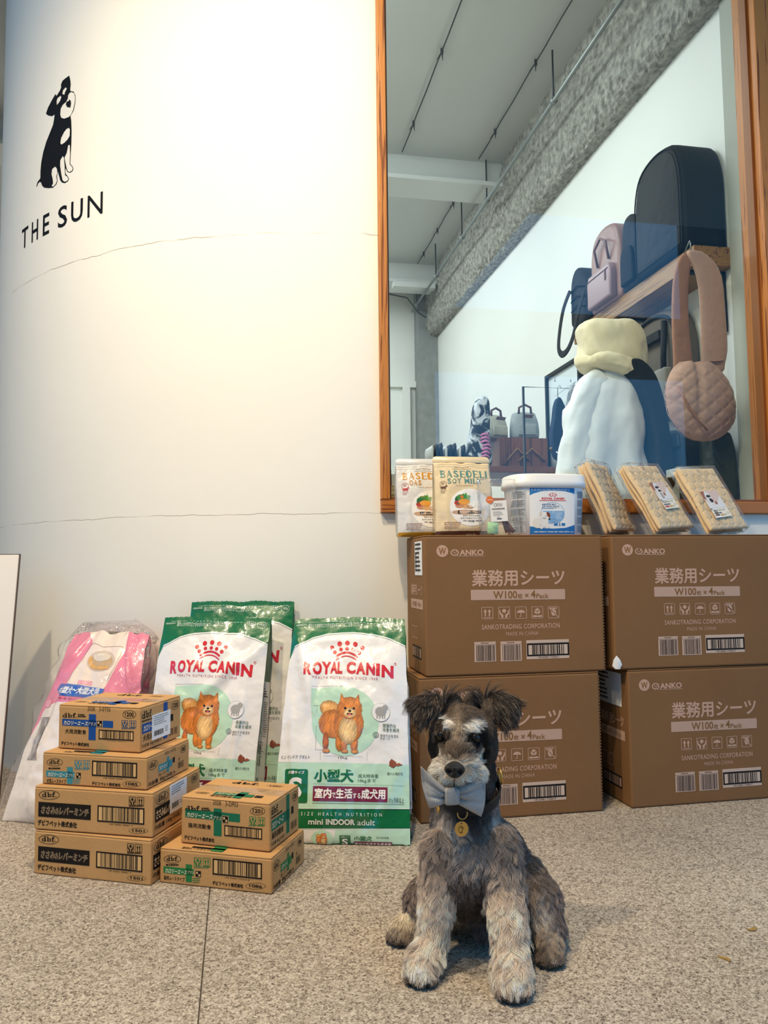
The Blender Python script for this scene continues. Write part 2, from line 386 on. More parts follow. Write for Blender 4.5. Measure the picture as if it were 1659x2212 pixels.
# ================================================================= SETTING
def plaster(name, color, cracks=False, bump=0.15):
    m = mat(name, color, rough=0.75, var=0.025, vscale=1.6, bump=bump, bscale=18)
    if cracks:
        nt = m.node_tree; N = nt.nodes; L = nt.links; b = N['Principled BSDF']; src = b.inputs['Base Color'].links[0].from_socket
        t = N.new('ShaderNodeTexCoord'); sp = N.new('ShaderNodeSeparateXYZ'); L.new(t.outputs['Object'], sp.inputs[0])
        cmb = N.new('ShaderNodeCombineXYZ'); L.new(sp.outputs['X'], cmb.inputs[0]); L.new(sp.outputs['Y'], cmb.inputs[1])
        n1 = N.new('ShaderNodeTexNoise'); n1.inputs['Scale'].default_value = 7; n1.inputs['Detail'].default_value = 8; n1.inputs['Roughness'].default_value = 0.65; L.new(cmb.outputs[0], n1.inputs['Vector'])
        n2 = N.new('ShaderNodeTexNoise'); n2.inputs['Scale'].default_value = 5; n2.inputs['Detail'].default_value = 4; L.new(t.outputs['Object'], n2.inputs['Vector'])
        for z0, amp, wd, lo, hi in ((1.705, 0.03, 0.0016, 0.40, 0.52), (0.838, 0.022, 0.0011, 0.42, 0.56)):
            a = N.new('ShaderNodeMath'); a.operation = 'MULTIPLY_ADD'; L.new(n1.outputs['Fac'], a.inputs[0]); a.inputs[1].default_value = amp; a.inputs[2].default_value = z0
            d = N.new('ShaderNodeMath'); d.operation = 'SUBTRACT'; L.new(sp.outputs['Z'], d.inputs[0]); L.new(a.outputs[0], d.inputs[1])
            e = N.new('ShaderNodeMath'); e.operation = 'ABSOLUTE'; L.new(d.outputs[0], e.inputs[0])
            r = N.new('ShaderNodeMapRange'); L.new(e.outputs[0], r.inputs[0]); r.inputs[1].default_value = wd*0.4; r.inputs[2].default_value = wd; r.inputs[3].default_value = 1; r.inputs[4].default_value = 0
            q = N.new('ShaderNodeMapRange'); L.new(n2.outputs['Fac'], q.inputs[0]); q.inputs[1].default_value = lo; q.inputs[2].default_value = hi
            k = N.new('ShaderNodeMath'); k.operation = 'MULTIPLY'; L.new(r.outputs[0], k.inputs[0]); L.new(q.outputs[0], k.inputs[1])
            mx = N.new('ShaderNodeMixRGB'); L.new(k.outputs[0], mx.inputs[0]); L.new(src, mx.inputs[1]); mx.inputs[2].default_value = (0.36, 0.29, 0.21, 1)
            src = mx.outputs[0]
        L.new(src, b.inputs['Base Color'])
    return m
WALLP = plaster('wall_plaster', '#f3efe4', True)
ROOMP = plaster('room_plaster', '#e9ebe6')
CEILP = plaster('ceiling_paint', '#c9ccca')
XT, RC, YW = 0.425, 1.46, 2.30                      # where the rounded end begins, its radius, the window wall's plane
def wall_pt(s, z, off=0.0):
    """s metres along the wall to the left of the window; the wall bends away as a round drum"""
    a = s/RC; return (XT-(RC+off)*math.sin(a), YW+RC-(RC+off)*math.cos(a), z)
V = []; F = []; n = 90; H = 3.4
for i in range(n+1):
    s = 2.9*i/n
    V += [wall_pt(s, 0), wall_pt(s, H), wall_pt(s, H, -0.14), wall_pt(s, 0, -0.14)]
for i in range(n):
    a, b = 4*i, 4*i+4; F += [(a, a+1, b+1, b), (a+2, a+3, b+3, b+2), (a+1, a+2, b+2, b+1)]
F += [(0, 3, 2, 1)]
tag(newobj('wall_left', V, F, WALLP, smooth=True), kind='structure')
for o in [bpy.data.objects['wall_left']]:
    o.modifiers.new('e', 'EDGE_SPLIT').split_angle = math.radians(40)
bm = bmesh.new()
bbox(bm, 0.425, 1.83, YW, YW+0.14, 0, 0.849); bbox(bm, 0.425, 1.83, YW, YW+0.14, 3.0, 3.4); bbox(bm, 1.83, 5.2, YW, YW+0.14, 0, 3.4)
tag(bmobj('wall_front', bm, WALLP), kind='structure')
# shop interior
tag(box('wall_right', 1.85, 1.95, 2.557, 7.2, 0, 3.4, ROOMP), kind='structure')
tag(box('wall_back', -2.4, 1.85, 7.09, 7.2, 0, 3.4, ROOMP), kind='structure')
tag(box('wall_far', -2.5, -2.4, 2.9, 7.2, 0, 3.4, ROOMP), kind='structure')
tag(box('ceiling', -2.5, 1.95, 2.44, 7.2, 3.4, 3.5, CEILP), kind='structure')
CONC = mat('rough_concrete', '#96948c', rough=0.95, var=0.5, vscale=60, bump=1.0, bscale=150, stretch=(1, 0.45, 0.6), bump2=1.0, b2scale=12)
V = []; F = []; ny = 260; prof = []
for k in range(15): prof.append((1.74, 3.40-0.40*k/14))
for k in range(1, 9): a = math.pi/2*k/8; prof.append((1.80-0.06*math.cos(a), 3.0-0.13*math.sin(a)))
prof.append((1.86, 2.868)); m_ = len(prof)
for i in range(ny+1):
    y = 2.5+4.6*i/ny
    for k, (x, z) in enumerate(prof):
        nx_ = random.uniform(-0.007, 0.007)+0.006*math.sin(y*3.1+k*.5) + (-0.03*math.exp(-((y-4.85)/0.14)**2)*min(1, k/5) if k < 14 else 0)
        V.append((x+(nx_ if 0 < k < m_-1 else 0), y, z+(random.uniform(-0.004, 0.004)+0.006*math.sin(y*2.3) if k > 14 else 0)))
for i in range(ny):
    for k in range(m_-1): a = i*m_+k; F.append((a, a+1, a+m_+1, a+m_))
tag(newobj('trim_1', V, F, CONC, smooth=False), kind='structure')
tag(box('trim_2', 1.66, 1.85, 6.93, 7.09, 0, 3.4, mat('column_concrete', '#8f9290', rough=0.9, var=0.12, vscale=12, bump=0.5, bscale=40)), kind='structure')
GREYP = mat('pier_render', '#aeb0a6', rough=0.85, var=0.05, vscale=3, bump=0.2, bscale=30)
tag(box('trim_3', 1.835, 1.95, 2.44, 2.557, 0, 3.4, GREYP), kind='structure')
BEAMP = mat('beam_paint', '#c3c6c3', rough=0.7, var=0.03); FLG = mat('flange_paint', '#d6dad8', rough=0.6)
for i, (y, d) in enumerate(((4.78, 0.14), (6.55, 0.16))):
    bm = bmesh.new(); bbox(bm, -2.4, 1.745, y, y+d, 3.23, 3.4); bbox(bm, -2.4, 1.745, y-0.07, y+d+0.05, 3.205, 3.232)
    tag(bmobj('trim_%d' % (4+i), bm, [FLG]), kind='structure')
bm = bmesh.new(); bbox(bm, -2.4, 1.66, 7.05, 7.09, 2.40, 2.46); bbox(bm, 1.53, 1.60, 7.04, 7.09, 0, 2.4); bbox(bm, 0.4, 0.47, 7.04, 7.09, 0, 2.4)
tag(bmobj('trim_6', bm, ROOMP), kind='structure')
# conduit and cables under the shop ceiling
METAL = mat('galvanised', '#8f9594', rough=0.45, metal=0.6, var=0.1); DARKM = mat('dark_metal', '#3a3c3c', rough=0.5, metal=0.5)
cp = empty('conduit_pipe', (1.62, 2.6, 3.12), label='thin grey conduit pipe hung on rods beside the rough concrete beam', cat='pipe')
tubeobj('pipe', [(0, 0, 0), (0, 2.2, 0.0), (0, 4.4, 0)], 0.011, METAL, cp)
for y in (1.04, 2.15, 2.73, 3.5, 4.2):
    h = tubeobj('hanger_rod', [(0, y, 0.0), (0, y, 0.28)], 0.005, DARKM, cp, 6); 
    tubeobj('clamp', [(0, y-0.012, 0), (0, y+0.012, 0)], 0.019, METAL, h, 10)
for j, x in enumerate((1.04, 1.56)):
    for k, (ya, yb) in enumerate(((2.5, 4.72), (4.95, 6.5))):
        c = empty('ceiling_cable', (x, ya, 3.385), label=('dark ceiling cable, %s, %s the white cross beam' % (('far from concrete beam', 'beside concrete beam')[j], ('nearer the window than', 'beyond')[k])), cat='cable', group='cables clipped to the shop ceiling')
        L_ = yb-ya; tubeobj('cable', [(0, L_*t/10, -0.006*(t % 2)) for t in range(11)], 0.004, DARKM, c, 6)
        for q in range(3):
            y = L_*(0.25+0.3*q); bm = bmesh.new(); tube(bm, [(0, y, 0.01), (0.0, y, -0.02)], 0.008, 6); tube(bm, [(0, y, -0.01), (0.018, y+0.05, -0.022)], [0.006, 0.001], 5); tube(bm, [(0, y, -0.01), (-0.018, y+0.05, -0.022)], [0.006, 0.001], 5)
            bmobj('cable_clip', bm, DARKM, c)
jb = empty('wall_lamp_bracket', (1.35, 6.45, 3.18), label='white bracket plate with looping black wire under far ceiling beam', cat='bracket')
box('plate', -0.02, 0.36, 0, 0.08, -0.03, 0.02, FLG, jb, 0.004)
tubeobj('wire', [(-0.3, 0, -0.02), (-0.1, 0, -0.10), (0.1, 0, -0.13), (0.2, 0, -0.26), (0.27, 0, -0.30)], 0.006, DARKM, jb, 6)
# ---- window
WV = wood('frame_wood', '#7a3f17', '#c07a35', 2, 1.0); WH = wood('sill_wood', '#7a3f17', '#b8722f', 0, 1.0)
wi = empty('window_1', (0, 0, 0), kind='structure')
box('frame_jamb', 0.425, 0.452, YW-0.022, YW+0.10, 0.890, 3.0, WV, wi, 0.003)
box('frame_jamb', 1.772, 1.832, YW-0.022, YW+0.10, 0.890, 3.0, WV, wi, 0.003)
box('frame_sill', 0.425, 1.832, YW-0.022, YW+0.10, 0.850, 0.889, WH, wi, 0.003)
box('frame_head', 0.425, 1.832, YW-0.022, YW+0.10, 3.0, 3.04, WH, wi, 0.003)
bm = bmesh.new()
for x0, x1, z0, z1 in ((0.452, 0.462, 0.889, 3.0), (1.762, 1.772, 0.889, 3.0), (0.462, 1.762, 0.889, 0.899)): bbox(bm, x0, x1, YW+0.012, YW+0.05, z0, z1)
bmobj('glazing_bead', bm, mat('bead_wood', '#8a5326', rough=0.5), wi)
gm = bpy.data.materials.new('window_glass'); gm.use_nodes = True; N = gm.node_tree.nodes; L = gm.node_tree.links; N.remove(N['Principled BSDF'])
tr = N.new('ShaderNodeBsdfTransparent'); tr.inputs[0].default_value = (0.93, 0.97, 0.96, 1); gl = N.new('ShaderNodeBsdfGlossy'); gl.inputs['Roughness'].default_value = 0.0
fr = N.new('ShaderNodeFresnel'); mx = N.new('ShaderNodeMixShader')
gg = N.new('ShaderNodeNewGeometry'); io = N.new('ShaderNodeMapRange'); L.new(gg.outputs['Backfacing'], io.inputs[0]); io.inputs[3].default_value = 1.52; io.inputs[4].default_value = 1/1.52; L.new(io.outputs[0], fr.inputs['IOR'])
L.new(fr.outputs[0], mx.inputs[0]); L.new(tr.outputs[0], mx.inputs[1]); L.new(gl.outputs[0], mx.inputs[2]); L.new(mx.outputs[0], N['Material Output'].inputs[0])
box('pane', 0.452, 1.772, YW+0.02, YW+0.028, 0.889, 3.0, gm, wi)
# ---- floor: large square granite paving slabs with thin joints
fm = bpy.data.materials.new('granite_paving'); fm.use_nodes = True; N = fm.node_tree.nodes; L = fm.node_tree.links; b = N['Principled BSDF']
b.inputs['Roughness'].default_value = 0.8; b.inputs['Specular IOR Level'].default_value = 0.3
g = N.new('ShaderNodeNewGeometry')
def nz(scale, detail, rough=0.5):
    n = N.new('ShaderNodeTexNoise'); n.inputs['Scale'].default_value = scale; n.inputs['Detail'].default_value = detail; n.inputs['Roughness'].default_value = rough
    L.new(g.outputs['Position'], n.inputs['Vector']); return n.outputs['Fac']
def vor(scale):
    v = N.new('ShaderNodeTexVoronoi'); v.inputs['Scale'].default_value = scale; L.new(g.outputs['Position'], v.inputs['Vector'])
    sp_ = N.new('ShaderNodeSeparateColor'); L.new(v.outputs['Color'], sp_.inputs[0]); return sp_.outputs[0]
va, vb = vor(420), vor(190)
ma = N.new('ShaderNodeMath'); ma.operation = 'MULTIPLY_ADD'; L.new(vb, ma.inputs[0]); ma.inputs[1].default_value = 0.38; mb = N.new('ShaderNodeMath'); mb.operation = 'MULTIPLY'; L.new(va, mb.inputs[0]); mb.inputs[1].default_value = 0.62; L.new(mb.outputs[0], ma.inputs[2])
r1 = N.new('ShaderNodeValToRGB'); L.new(ma.outputs[0], r1.inputs[0]); e = r1.color_ramp.elements
e[0].position = 0.10; e[0].color = (*srgb('#584c42'), 1); e[1].position = 0.90; e[1].color = (*srgb('#cfc3b1'), 1)
q = e.new(0.30); q.color = (*srgb('#8f8273'), 1); q = e.new(0.50); q.color = (*srgb('#a89b8a'), 1)
mr = N.new('ShaderNodeMapRange'); L.new(nz(3.0, 5), mr.inputs[0]); mr.inputs[1].default_value = 0.3; mr.inputs[2].default_value = 0.7; mr.inputs[3].default_value = 0.90; mr.inputs[4].default_value = 1.06
sc = N.new('ShaderNodeVectorMath'); sc.operation = 'SCALE'; L.new(r1.outputs[0], sc.inputs[0]); L.new(mr.outputs[0], sc.inputs['Scale'])
mr2 = N.new('ShaderNodeMapRange'); L.new(nz(26, 3), mr2.inputs[0]); mr2.inputs[1].default_value = 0.70; mr2.inputs[2].default_value = 0.78; mr2.inputs[3].default_value = 0; mr2.inputs[4].default_value = 0.35
mx2 = N.new('ShaderNodeMixRGB'); L.new(mr2.outputs[0], mx2.inputs[0]); L.new(sc.outputs[0], mx2.inputs[1]); mx2.inputs[2].default_value = (0.10, 0.08, 0.06, 1)
L.new(mx2.outputs[0], b.inputs['Base Color'])
bp = N.new('ShaderNodeBump'); bp.inputs['Strength'].default_value = 0.35; bp.inputs['Distance'].default_value = 0.001; L.new(va, bp.inputs['Height']); L.new(bp.outputs[0], b.inputs['Normal'])
fl = tag(box('floor', -5.2, 5.2, -5.2, 7.2, -0.08, -0.012, mat('joint_mortar', '#857a6d', rough=0.95)), kind='structure')
t0 = None; T = 1.153; J = 0.0009
for i in range(-4, 4):
    for j in range(-6, 5):
        x, y = -0.057+i*T, 1.642+j*T
        if t0 is None:
            bm = bmesh.new(); bbox(bm, J, T-J, J, T-J, -0.012, 0.0, 0.0012, 1); t0 = bmobj('paving_tile', bm, fm, fl); o = t0
        else: o = t0.copy(); COL.objects.link(o)
        o.location = (x, y, 0)
# ---- porch ceiling and what stands across the way (seen only mirrored in the glass), with added sky blockers
tag(box('ceiling_porch', -5.2, 5.2, -0.8, YW, 3.4, 3.5, plaster('porch_paint', '#ece8df')), kind='structure')
tag(box('sky_blocker_deep', -5.2, 2.2, -5.0, -0.8, 3.4, 3.5, plaster('porch_paint', '#ece8df')), kind='structure')  # added unseen slab, cuts the blue sky fill behind the camera
tag(box('sky_blocker_green', -5.3, -5.2, -5.0, 3.5, 0, 1.9, mat('green_blocker', '#5c7050', rough=0.9, var=0.3, vscale=6)), kind='structure')  # added unseen green wall, holds back sky light from the open side
EXT = mat('render_across', '#7f8480', rough=0.9, var=0.1, vscale=2)
tag(box('wall_across', -2.6, 2.5, -5.0, -4.9, 0, 5.5, EXT), kind='structure')
tag(box('wall_side', 6.1, 9.0, -5.0, -4.9, 0, 5.5, EXT), kind='structure')
tag(box('trim_7', 2.5, 6.1, -5.0, -4.9, 3.25, 4.1, EXT), kind='structure')
tag(box('trim_8', -1.75, -1.56, 3.3, 3.6, 0, 3.4, mat('brown_render', '#8b6b5a', rough=0.8)), kind='structure')
# ================================================================= CARTONS
KRAFT = mat('kraft_board', '#c99a63', rough=0.75, var=0.05, vscale=10, bump=0.15, bscale=120, spec=0.25)
KRAFT2 = mat('kraft_board_dark', '#8a633e', rough=0.75, var=0.05, vscale=5, bump=0.15, bscale=90, spec=0.25)
INK = mat('printing_ink', attr=True, rough=0.7, spec=0.2)
TAPE = film('packing_tape', (0.8, 0.7, 0.5), 0.10, 0.15, 0.2, 20)
PAPER = mat('label_paper', '#f4f4f2', rough=0.6)
ICN = {}
def icon(a, kind, x0, y0, x1, y1, col, t=None):
    w_, h_ = x1-x0, y1-y0; t = t or w_*0.06; X = lambda f: x0+w_*f; Yy = lambda f: y0+h_*f
    a.frame(x0, y0, x1, y1, t, col)
    if kind == 'up':
        for cx in (0.32, 0.68):
            a.poly([(X(cx-0.15), Yy(0.42)), (X(cx), Yy(0.14)), (X(cx+0.15), Yy(0.42))], col); a.rect(X(cx-0.06), Yy(0.42), X(cx+0.06), Yy(0.76), col)
        a.rect(X(0.14), Yy(0.83), X(0.86), Yy(0.89), col)
    elif kind == 'hand':
        a.ellipse(X(0.5), Yy(0.33), w_*0.17, h_*0.17, col)
        for s in (-1, 1):
            a.poly([(X(0.5+s*0.42), Yy(0.25)), (X(0.5+s*0.34), Yy(0.25)), (X(0.5+s*0.30), Yy(0.5)), (X(0.5+s*0.08), Yy(0.65)), (X(0.5+s*0.08), Yy(0.92)), (X(0.5+s*0.26), Yy(0.92)), (X(0.5+s*0.28), Yy(0.72)), (X(0.5+s*0.42), Yy(0.55))], col)
    elif kind == 'umb':
        a.poly([(X(0.5+0.36*math.cos(math.pi*k/10)), Yy(0.52-0.26*math.sin(math.pi*k/10))) for k in range(11)], col); a.rect(X(0.47), Yy(0.5), X(0.53), Yy(0.82), col)
        a.rect(X(0.36), Yy(0.78), X(0.5), Yy(0.84), col)
        for k in range(4): a.rect(X(0.2+0.18*k), Yy(0.12), X(0.23+0.18*k), Yy(0.2), col)
    elif kind == 'box':
        a.poly([(X(0.5), Yy(0.12)), (X(0.74), Yy(0.25)), (X(0.5), Yy(0.38)), (X(0.26), Yy(0.25))], col)
        a.poly([(X(0.25), Yy(0.30)), (X(0.48), Yy(0.42)), (X(0.48), Yy(0.66)), (X(0.25), Yy(0.54))], col); a.poly([(X(0.75), Yy(0.30)), (X(0.52), Yy(0.42)), (X(0.52), Yy(0.66)), (X(0.75), Yy(0.54))], col)
        a.poly([(X(0.1), Yy(0.72)), (X(0.4), Yy(0.72)), (X(0.5), Yy(0.78)), (X(0.6), Yy(0.72)), (X(0.9), Yy(0.72)), (X(0.9), Yy(0.88)), (X(0.1), Yy(0.88))], col)
    else:
        a.ellipse(X(0.5), Yy(0.5), w_*0.22, h_*0.3, col); a.line([(X(0.1), Yy(0.1)), (X(0.9), Yy(0.9))], w_*0.08, col); a.rect(X(0.2), Yy(0.1), X(0.8), Yy(0.2), col)

def slabserif(a, x0, y0, x1, y1, col):
    """the maker's d b f. mark: heavy rounded slab letters"""
    W = x1-x0; Hh = y1-y0; t = Hh*0.15; xm = y0+Hh*0.36
    d0, b0, f0 = x0, x0+W*0.36, x0+W*0.70
    a.ring(d0+W*0.13, (xm+y1)/2, W*0.14, (y1-xm)/2, t*1.1, col); a.rect(d0+W*0.21, y0, d0+W*0.28, y1, col); a.rect(d0+W*0.13, y0, d0+W*0.28, y0+t*.8, col); a.rect(d0+W*0.21, y1-t*.8, d0+W*0.33, y1, col)
    a.ring(b0+W*0.17, (xm+y1)/2, W*0.14, (y1-xm)/2, t*1.1, col); a.rect(b0+W*0.03, y0, b0+W*0.10, y1, col); a.rect(b0-W*0.02, y0, b0+W*0.10, y0+t*.8, col)
    a.rect(f0+W*0.05, y0+t, f0+W*0.12, y1, col); a.rect(f0-W*0.02, xm, f0+W*0.20, xm+t*.8, col); a.rect(f0, y1-t*.8, f0+W*0.19, y1, col)
    a.poly([(f0+W*0.05, y0+t*1.4), (f0+W*0.09, y0), (f0+W*0.2, y0), (f0+W*0.22, y0+t*1.4), (f0+W*0.15, y0+t*1.4), (f0+W*0.12, y0+t)], col)
    a.ellipse(x1-W*0.03, y1-t*.6, W*0.035, t*.6, col)

def carton(name, loc, ang, w, d, h, m, label, cat='box', group=None, bev=0.003, flapgap=True):
    """body with folded top flaps, a seam, and the crimped end edge; local x = front width, y = depth"""
    r = empty(name, loc, math.radians(ang), label=label, cat=cat, group=group)
    bm = bmesh.new(); bbox(bm, 0, w, 0, d, 0.0005, h-0.004, bev, 2); bmobj('body', bm, m, r)
    for y0, y1 in ((0.0008, d/2-0.0006), (d/2+0.0006, d-0.0008)):
        box('flap', 0.001, w-0.001, y0, y1, h-0.0042, h-0.0006, m, r, 0.0012, 1)
    bm = bmesh.new(); n = 44
    for k in range(n):                                   # corrugation showing on the end edge
        z = 0.004+(h-0.012)*k/n; bbox(bm, w-0.0005, w+0.0016, 0.002, 0.006, z, z+(h-0.012)/n*0.55)
    bmobj('corrugated_edge', bm, m, r)
    box('packing_tape', 0.002, w-0.002, d/2-0.022, d/2+0.022, h-0.0006, h-0.0003, TAPE, r)
    return r
front = lambda w, h: planar((0, 0, 0), (1, 0, 0), (0, 0, 1))
def right(w): return planar((w, 0, 0), (0, 1, 0), (0, 0, 1))
def top(h): return planar((0, 0, h), (1, 0, 0), (0, 1, 0))
def left(d): return planar((0, d, 0), (0, -1, 0), (0, 0, 1))
BK = '#1d1713'
def dbf_oval(a, x0, y0, x1, y1, sk=0):
    cx, cy = (x0+x1)/2, (y0+y1)/2; a.ring(cx, cy, (x1-x0)/2, (y1-y0)/2, (y1-y0)*0.05, BK)
    slabserif(a, x0+(x1-x0)*.16, y0+(y1-y0)*.2, x1-(x1-x0)*.16, y1-(y1-y0)*.28, BK)
def num_oval(a, t, x0, y0, x1, y1):
    cx, cy = (x0+x1)/2, (y0+y1)/2; a.ring(cx, cy, (x1-x0)/2, (y1-y0)/2, (y1-y0)*0.05, BK)
    a.text(t, x0+(x1-x0)*.18, y0+(y1-y0)*.24, x1-(x1-x0)*.18, y1-(y1-y0)*.24, BK, bold=0.02)
def bar_frame(a, x0, y0, x1, y1, seed, num, light='#e2b67c', fr=None, digits=True):
    t = fr or (x1-x0)*0.025
    a.arect(x0, y0, x1, y1, light); a.layer += 1; a.frame(x0, y0, x1, y1, t, BK); a.bars(x0+(x1-x0)*.1, y0+(y1-y0)*.08, x1-(x1-x0)*.08, y1-(y1-y0)*.1, BK, seed, 60); a.layer -= 1
    if digits: a.text(num, x0+(x1-x0)*.25, y1+(y1-y0)*.03, x1-(x1-x0)*.25, y1+(y1-y0)*.14, BK)
def cross(a, x0, y0, x1, y1, vx0, vy0, vx1, vy1, col):
    a.arect(x0, y0, x1, y1, col); a.arect(vx0, vy0, vx1, vy1, col)
MISC = '#e6c08c'
# --- minced chicken cartons (1501), two alike
def art1501(q, w, h):
    a = Art(w, h, q).level()
    dbf_oval(a, 102, 945, 288, 1030); 
    a.arect(100, 1060, 566, 1198, BK); a.layer = 1
    a.text('ささみ&レバーミンチ', 122, 1092, 545, 1172, '#e8c79a', bold=0.035, shear=0.12); a.layer = 2
    a.text('ささみ&レバーミンチ', 124, 1094, 543, 1170, BK, bold=-0.012, shear=0.12); a.layer = 0
    a.text('デビフペット株式会社', 96, 1212, 444, 1272, BK, bold=0.03)
    icon(a, 'hand', 915, 1000, 977, 1078, BK); icon(a, 'up', 990, 1003, 1050, 1083, BK)
    a.lines(915, 1080, 1050, 1092, 1, BK, 3, 0.8)
    bar_frame(a, 630, 1088, 1050, 1240, 5, '149 70501 00461 2')
    num_oval(a, '1501', 910, 1278, 1082, 1330)
    return a
QB = [(63, 905), (1135, 965), (1120, 1370), (60, 1290)]
def side1501(w, h):
    a = Art(w, h, [(1145, 975), (1587, 740), (1587, 1135), (1120, 1365)])
    a = Art(w, h, [(0, 0), (226, 0), (226, 97), (0, 97)])
    dbf_oval(a, 12, 10, 68, 34); a.arect(10, 36, 128, 68, BK); a.layer = 1
    a.text('ささみ&レバーミンチ', 14, 42, 124, 63, '#e8c79a', bold=0.03); a.layer = 0
    a.text('内容量 150g×24缶入', 10, 74, 138, 86, BK, bold=0.01); num_oval(a, '1501', 178, 8, 212, 30); icon(a, 'up', 190, 60, 206, 78, BK, 1)
    return a
for k, (loc, ang, lb) in enumerate((((-0.453, 1.919, 0), -25.7, 'kraft carton of minced chicken cans on the floor, lowest of the four-high stack'), ((-0.455, 1.920, 0.0976), -23.8, 'kraft minced chicken carton second from floor, white address label on its side'))):
    r = carton('cardboard_carton', loc, ang, 0.298, 0.226, 0.0970, KRAFT, lb, group=None)
    art1501(QB, 0.298, 0.097).build('front_print', r, front(0.298, 0.097), INK)
    side1501(0.226, 0.097).build('side_print', r, right(0.298), INK)
    if k == 1:
        lab = box('address_label', 0.2982, 0.2990, 0.075, 0.155, 0.028, 0.092, PAPER, r)
        a = Art(0.08, 0.064); a.lines(6, 4, 70, 26, 4, '#555555', 4, 0.3); a.bars(8, 42, 40, 54, '#444444', 8, 40); a.lines(46, 44, 72, 54, 2, '#555555', 6, 0.3)
        a.build('label_print', lab, planar((0.2990, 0.075, 0.028), (0, 1, 0), (0, 0, 1)), INK)
# --- pale-blue mousse carton 1085 and green one 1086
def art108(q, w, h, col, num, code, body, X=lambda x: x, scl=None):
    a = Art(w, h, q); return a
def mousse(name, loc, ang, w, d, h, col, num, code, body, q, P, lb):
    r = carton(name, loc, ang, w, d, h, KRAFT, lb)
    a = Art(w, h, q).level(); dbf_oval(a, *P['oval']); a.lines(*P['tiny'], 1, BK, 2, 0.7)
    cross(a, *P['band'], *P['post'], col); a.layer = 1; a.text('カロリーエース', *P['cal'], '#f4e6c8', bold=0.02, shear=0.25); a.text('プラス', *P['plus'], '#f4e6c8', shear=0.25); a.layer = 0
    x0, y0, x1, y1 = P['nat']; a.arect(x0, y0, x1, y1, BK); a.layer = 1; a.arect(x0+(x1-x0)*.15, y0+(y1-y0)*.12, x0+(x1-x0)*.45, y0+(y1-y0)*.5, MISC); a.text('産', x0+(x1-x0)*.5, y0+(y1-y0)*.5, x1-(x1-x0)*.08, y1-(y1-y0)*.08, MISC, bold=0.02); a.layer = 0
    a.text(body, *P['body'], BK, bold=0.01); icon(a, 'hand', *P['i1'], col); icon(a, 'up', *P['i2'], col)
    a.lines(*P['cap'], 1, col, 3, 0.7); a.lines(*P['small'], 3, col, 5, 0.5)
    bar_frame(a, *P['bar'], 9, code); a.text('デビフペット株式会社', *P['maker'], BK, bold=0.03); num_oval(a, num, *P['num'])
    a.build('front_print', r, front(w, h), INK)
    s = Art(d, h, [(0, 0), (195, 0), (195, 73), (0, 73)])
    dbf_oval(s, 8, 14, 46, 34); s.arect(50, 30, 112, 46, col); s.arect(88, 20, 98, 56, col); s.layer = 1; s.text('カロリーエース', 53, 33, 88, 43, '#f4e6c8', bold=0.02, shear=0.2); s.layer = 0
    s.arect(114, 28, 124, 40, BK); s.text(body, 50, 49, 88, 57, BK); s.text('内容量  85g×24缶入', 8, 58, 128, 69, BK, bold=0.01); num_oval(s, num, 150, 10, 178, 28)
    s.text('2028. 3-0T02', 78, 6, 128, 14, '#6b5a48'); s.frame(140, 46, 152, 60, 1, BK); s.frame(154, 46, 166, 60, 1, BK); s.text('国', 142, 48, 150, 58, BK); s.text('産', 156, 48, 164, 58, BK); s.text('犬', 140, 34, 150, 43, BK)
    s.build('side_print', r, right(w), INK)
    t = Art(w, d, [(0, 0), (268, 0), (268, 195), (0, 195)]); t.arect(70, 172, 150, 180, BK); t.arect(120, 160, 150, 190, col); t.text(body, 50, 180, 118, 192, BK, bold=0.01)
    t.build('top_print', r, top(h), INK)
    return r
PC = dict(oval=(165, 665, 308, 732), tiny=(183, 745, 340, 765), band=(163, 775, 415, 833), post=(348, 740, 398, 888), cal=(175, 787, 352, 826), plus=(358, 800, 412, 828),
          nat=(430, 790, 470, 838), body=(168, 843, 340, 885), i1=(413, 678, 475, 752), i2=(487, 680, 550, 755), cap=(413, 757, 550, 766), small=(402, 845, 485, 892), bar=(570, 690, 980, 830), maker=(570, 872, 830, 908), num=(846, 862, 1015, 918))
mousse('cardboard_carton', (-0.442, 1.932, 0.1950), -24.7, 0.268, 0.195, 0.0725, '#3f8f9b', '1085', '149 70501 03371 1', '犬用ムースタイプ', [(128, 605), (1068, 650), (1065, 948), (128, 885)], PC,
       'kraft carton with turquoise cross print, third up in the four-high stack')
PF = dict(oval=(110, 860, 280, 945), tiny=(132, 952, 322, 975), band=(108, 985, 410, 1058), post=(328, 955, 390, 1132), cal=(122, 1000, 335, 1050), plus=(345, 1018, 408, 1050),
          nat=(425, 1020, 480, 1080), body=(112, 1072, 318, 1120), i1=(408, 888, 482, 975), i2=(497, 892, 573, 980), cap=(408, 982, 573, 996), small=(398, 1090, 492, 1150), bar=(595, 915, 1090, 1085), maker=(595, 1130, 905, 1180), num=(928, 1140, 1130, 1205))
mousse('cardboard_carton', (-0.1665, 1.8055, 0), -26.2, 0.265, 0.188, 0.0755, '#2f7d43', '1086', '149 70501 03372 8', '猫用ムースタイプ', [(72, 785), (1180, 890), (1190, 1262), (70, 1137)], PF,
       'kraft carton with green cross print standing on the floor under a shorter carton')
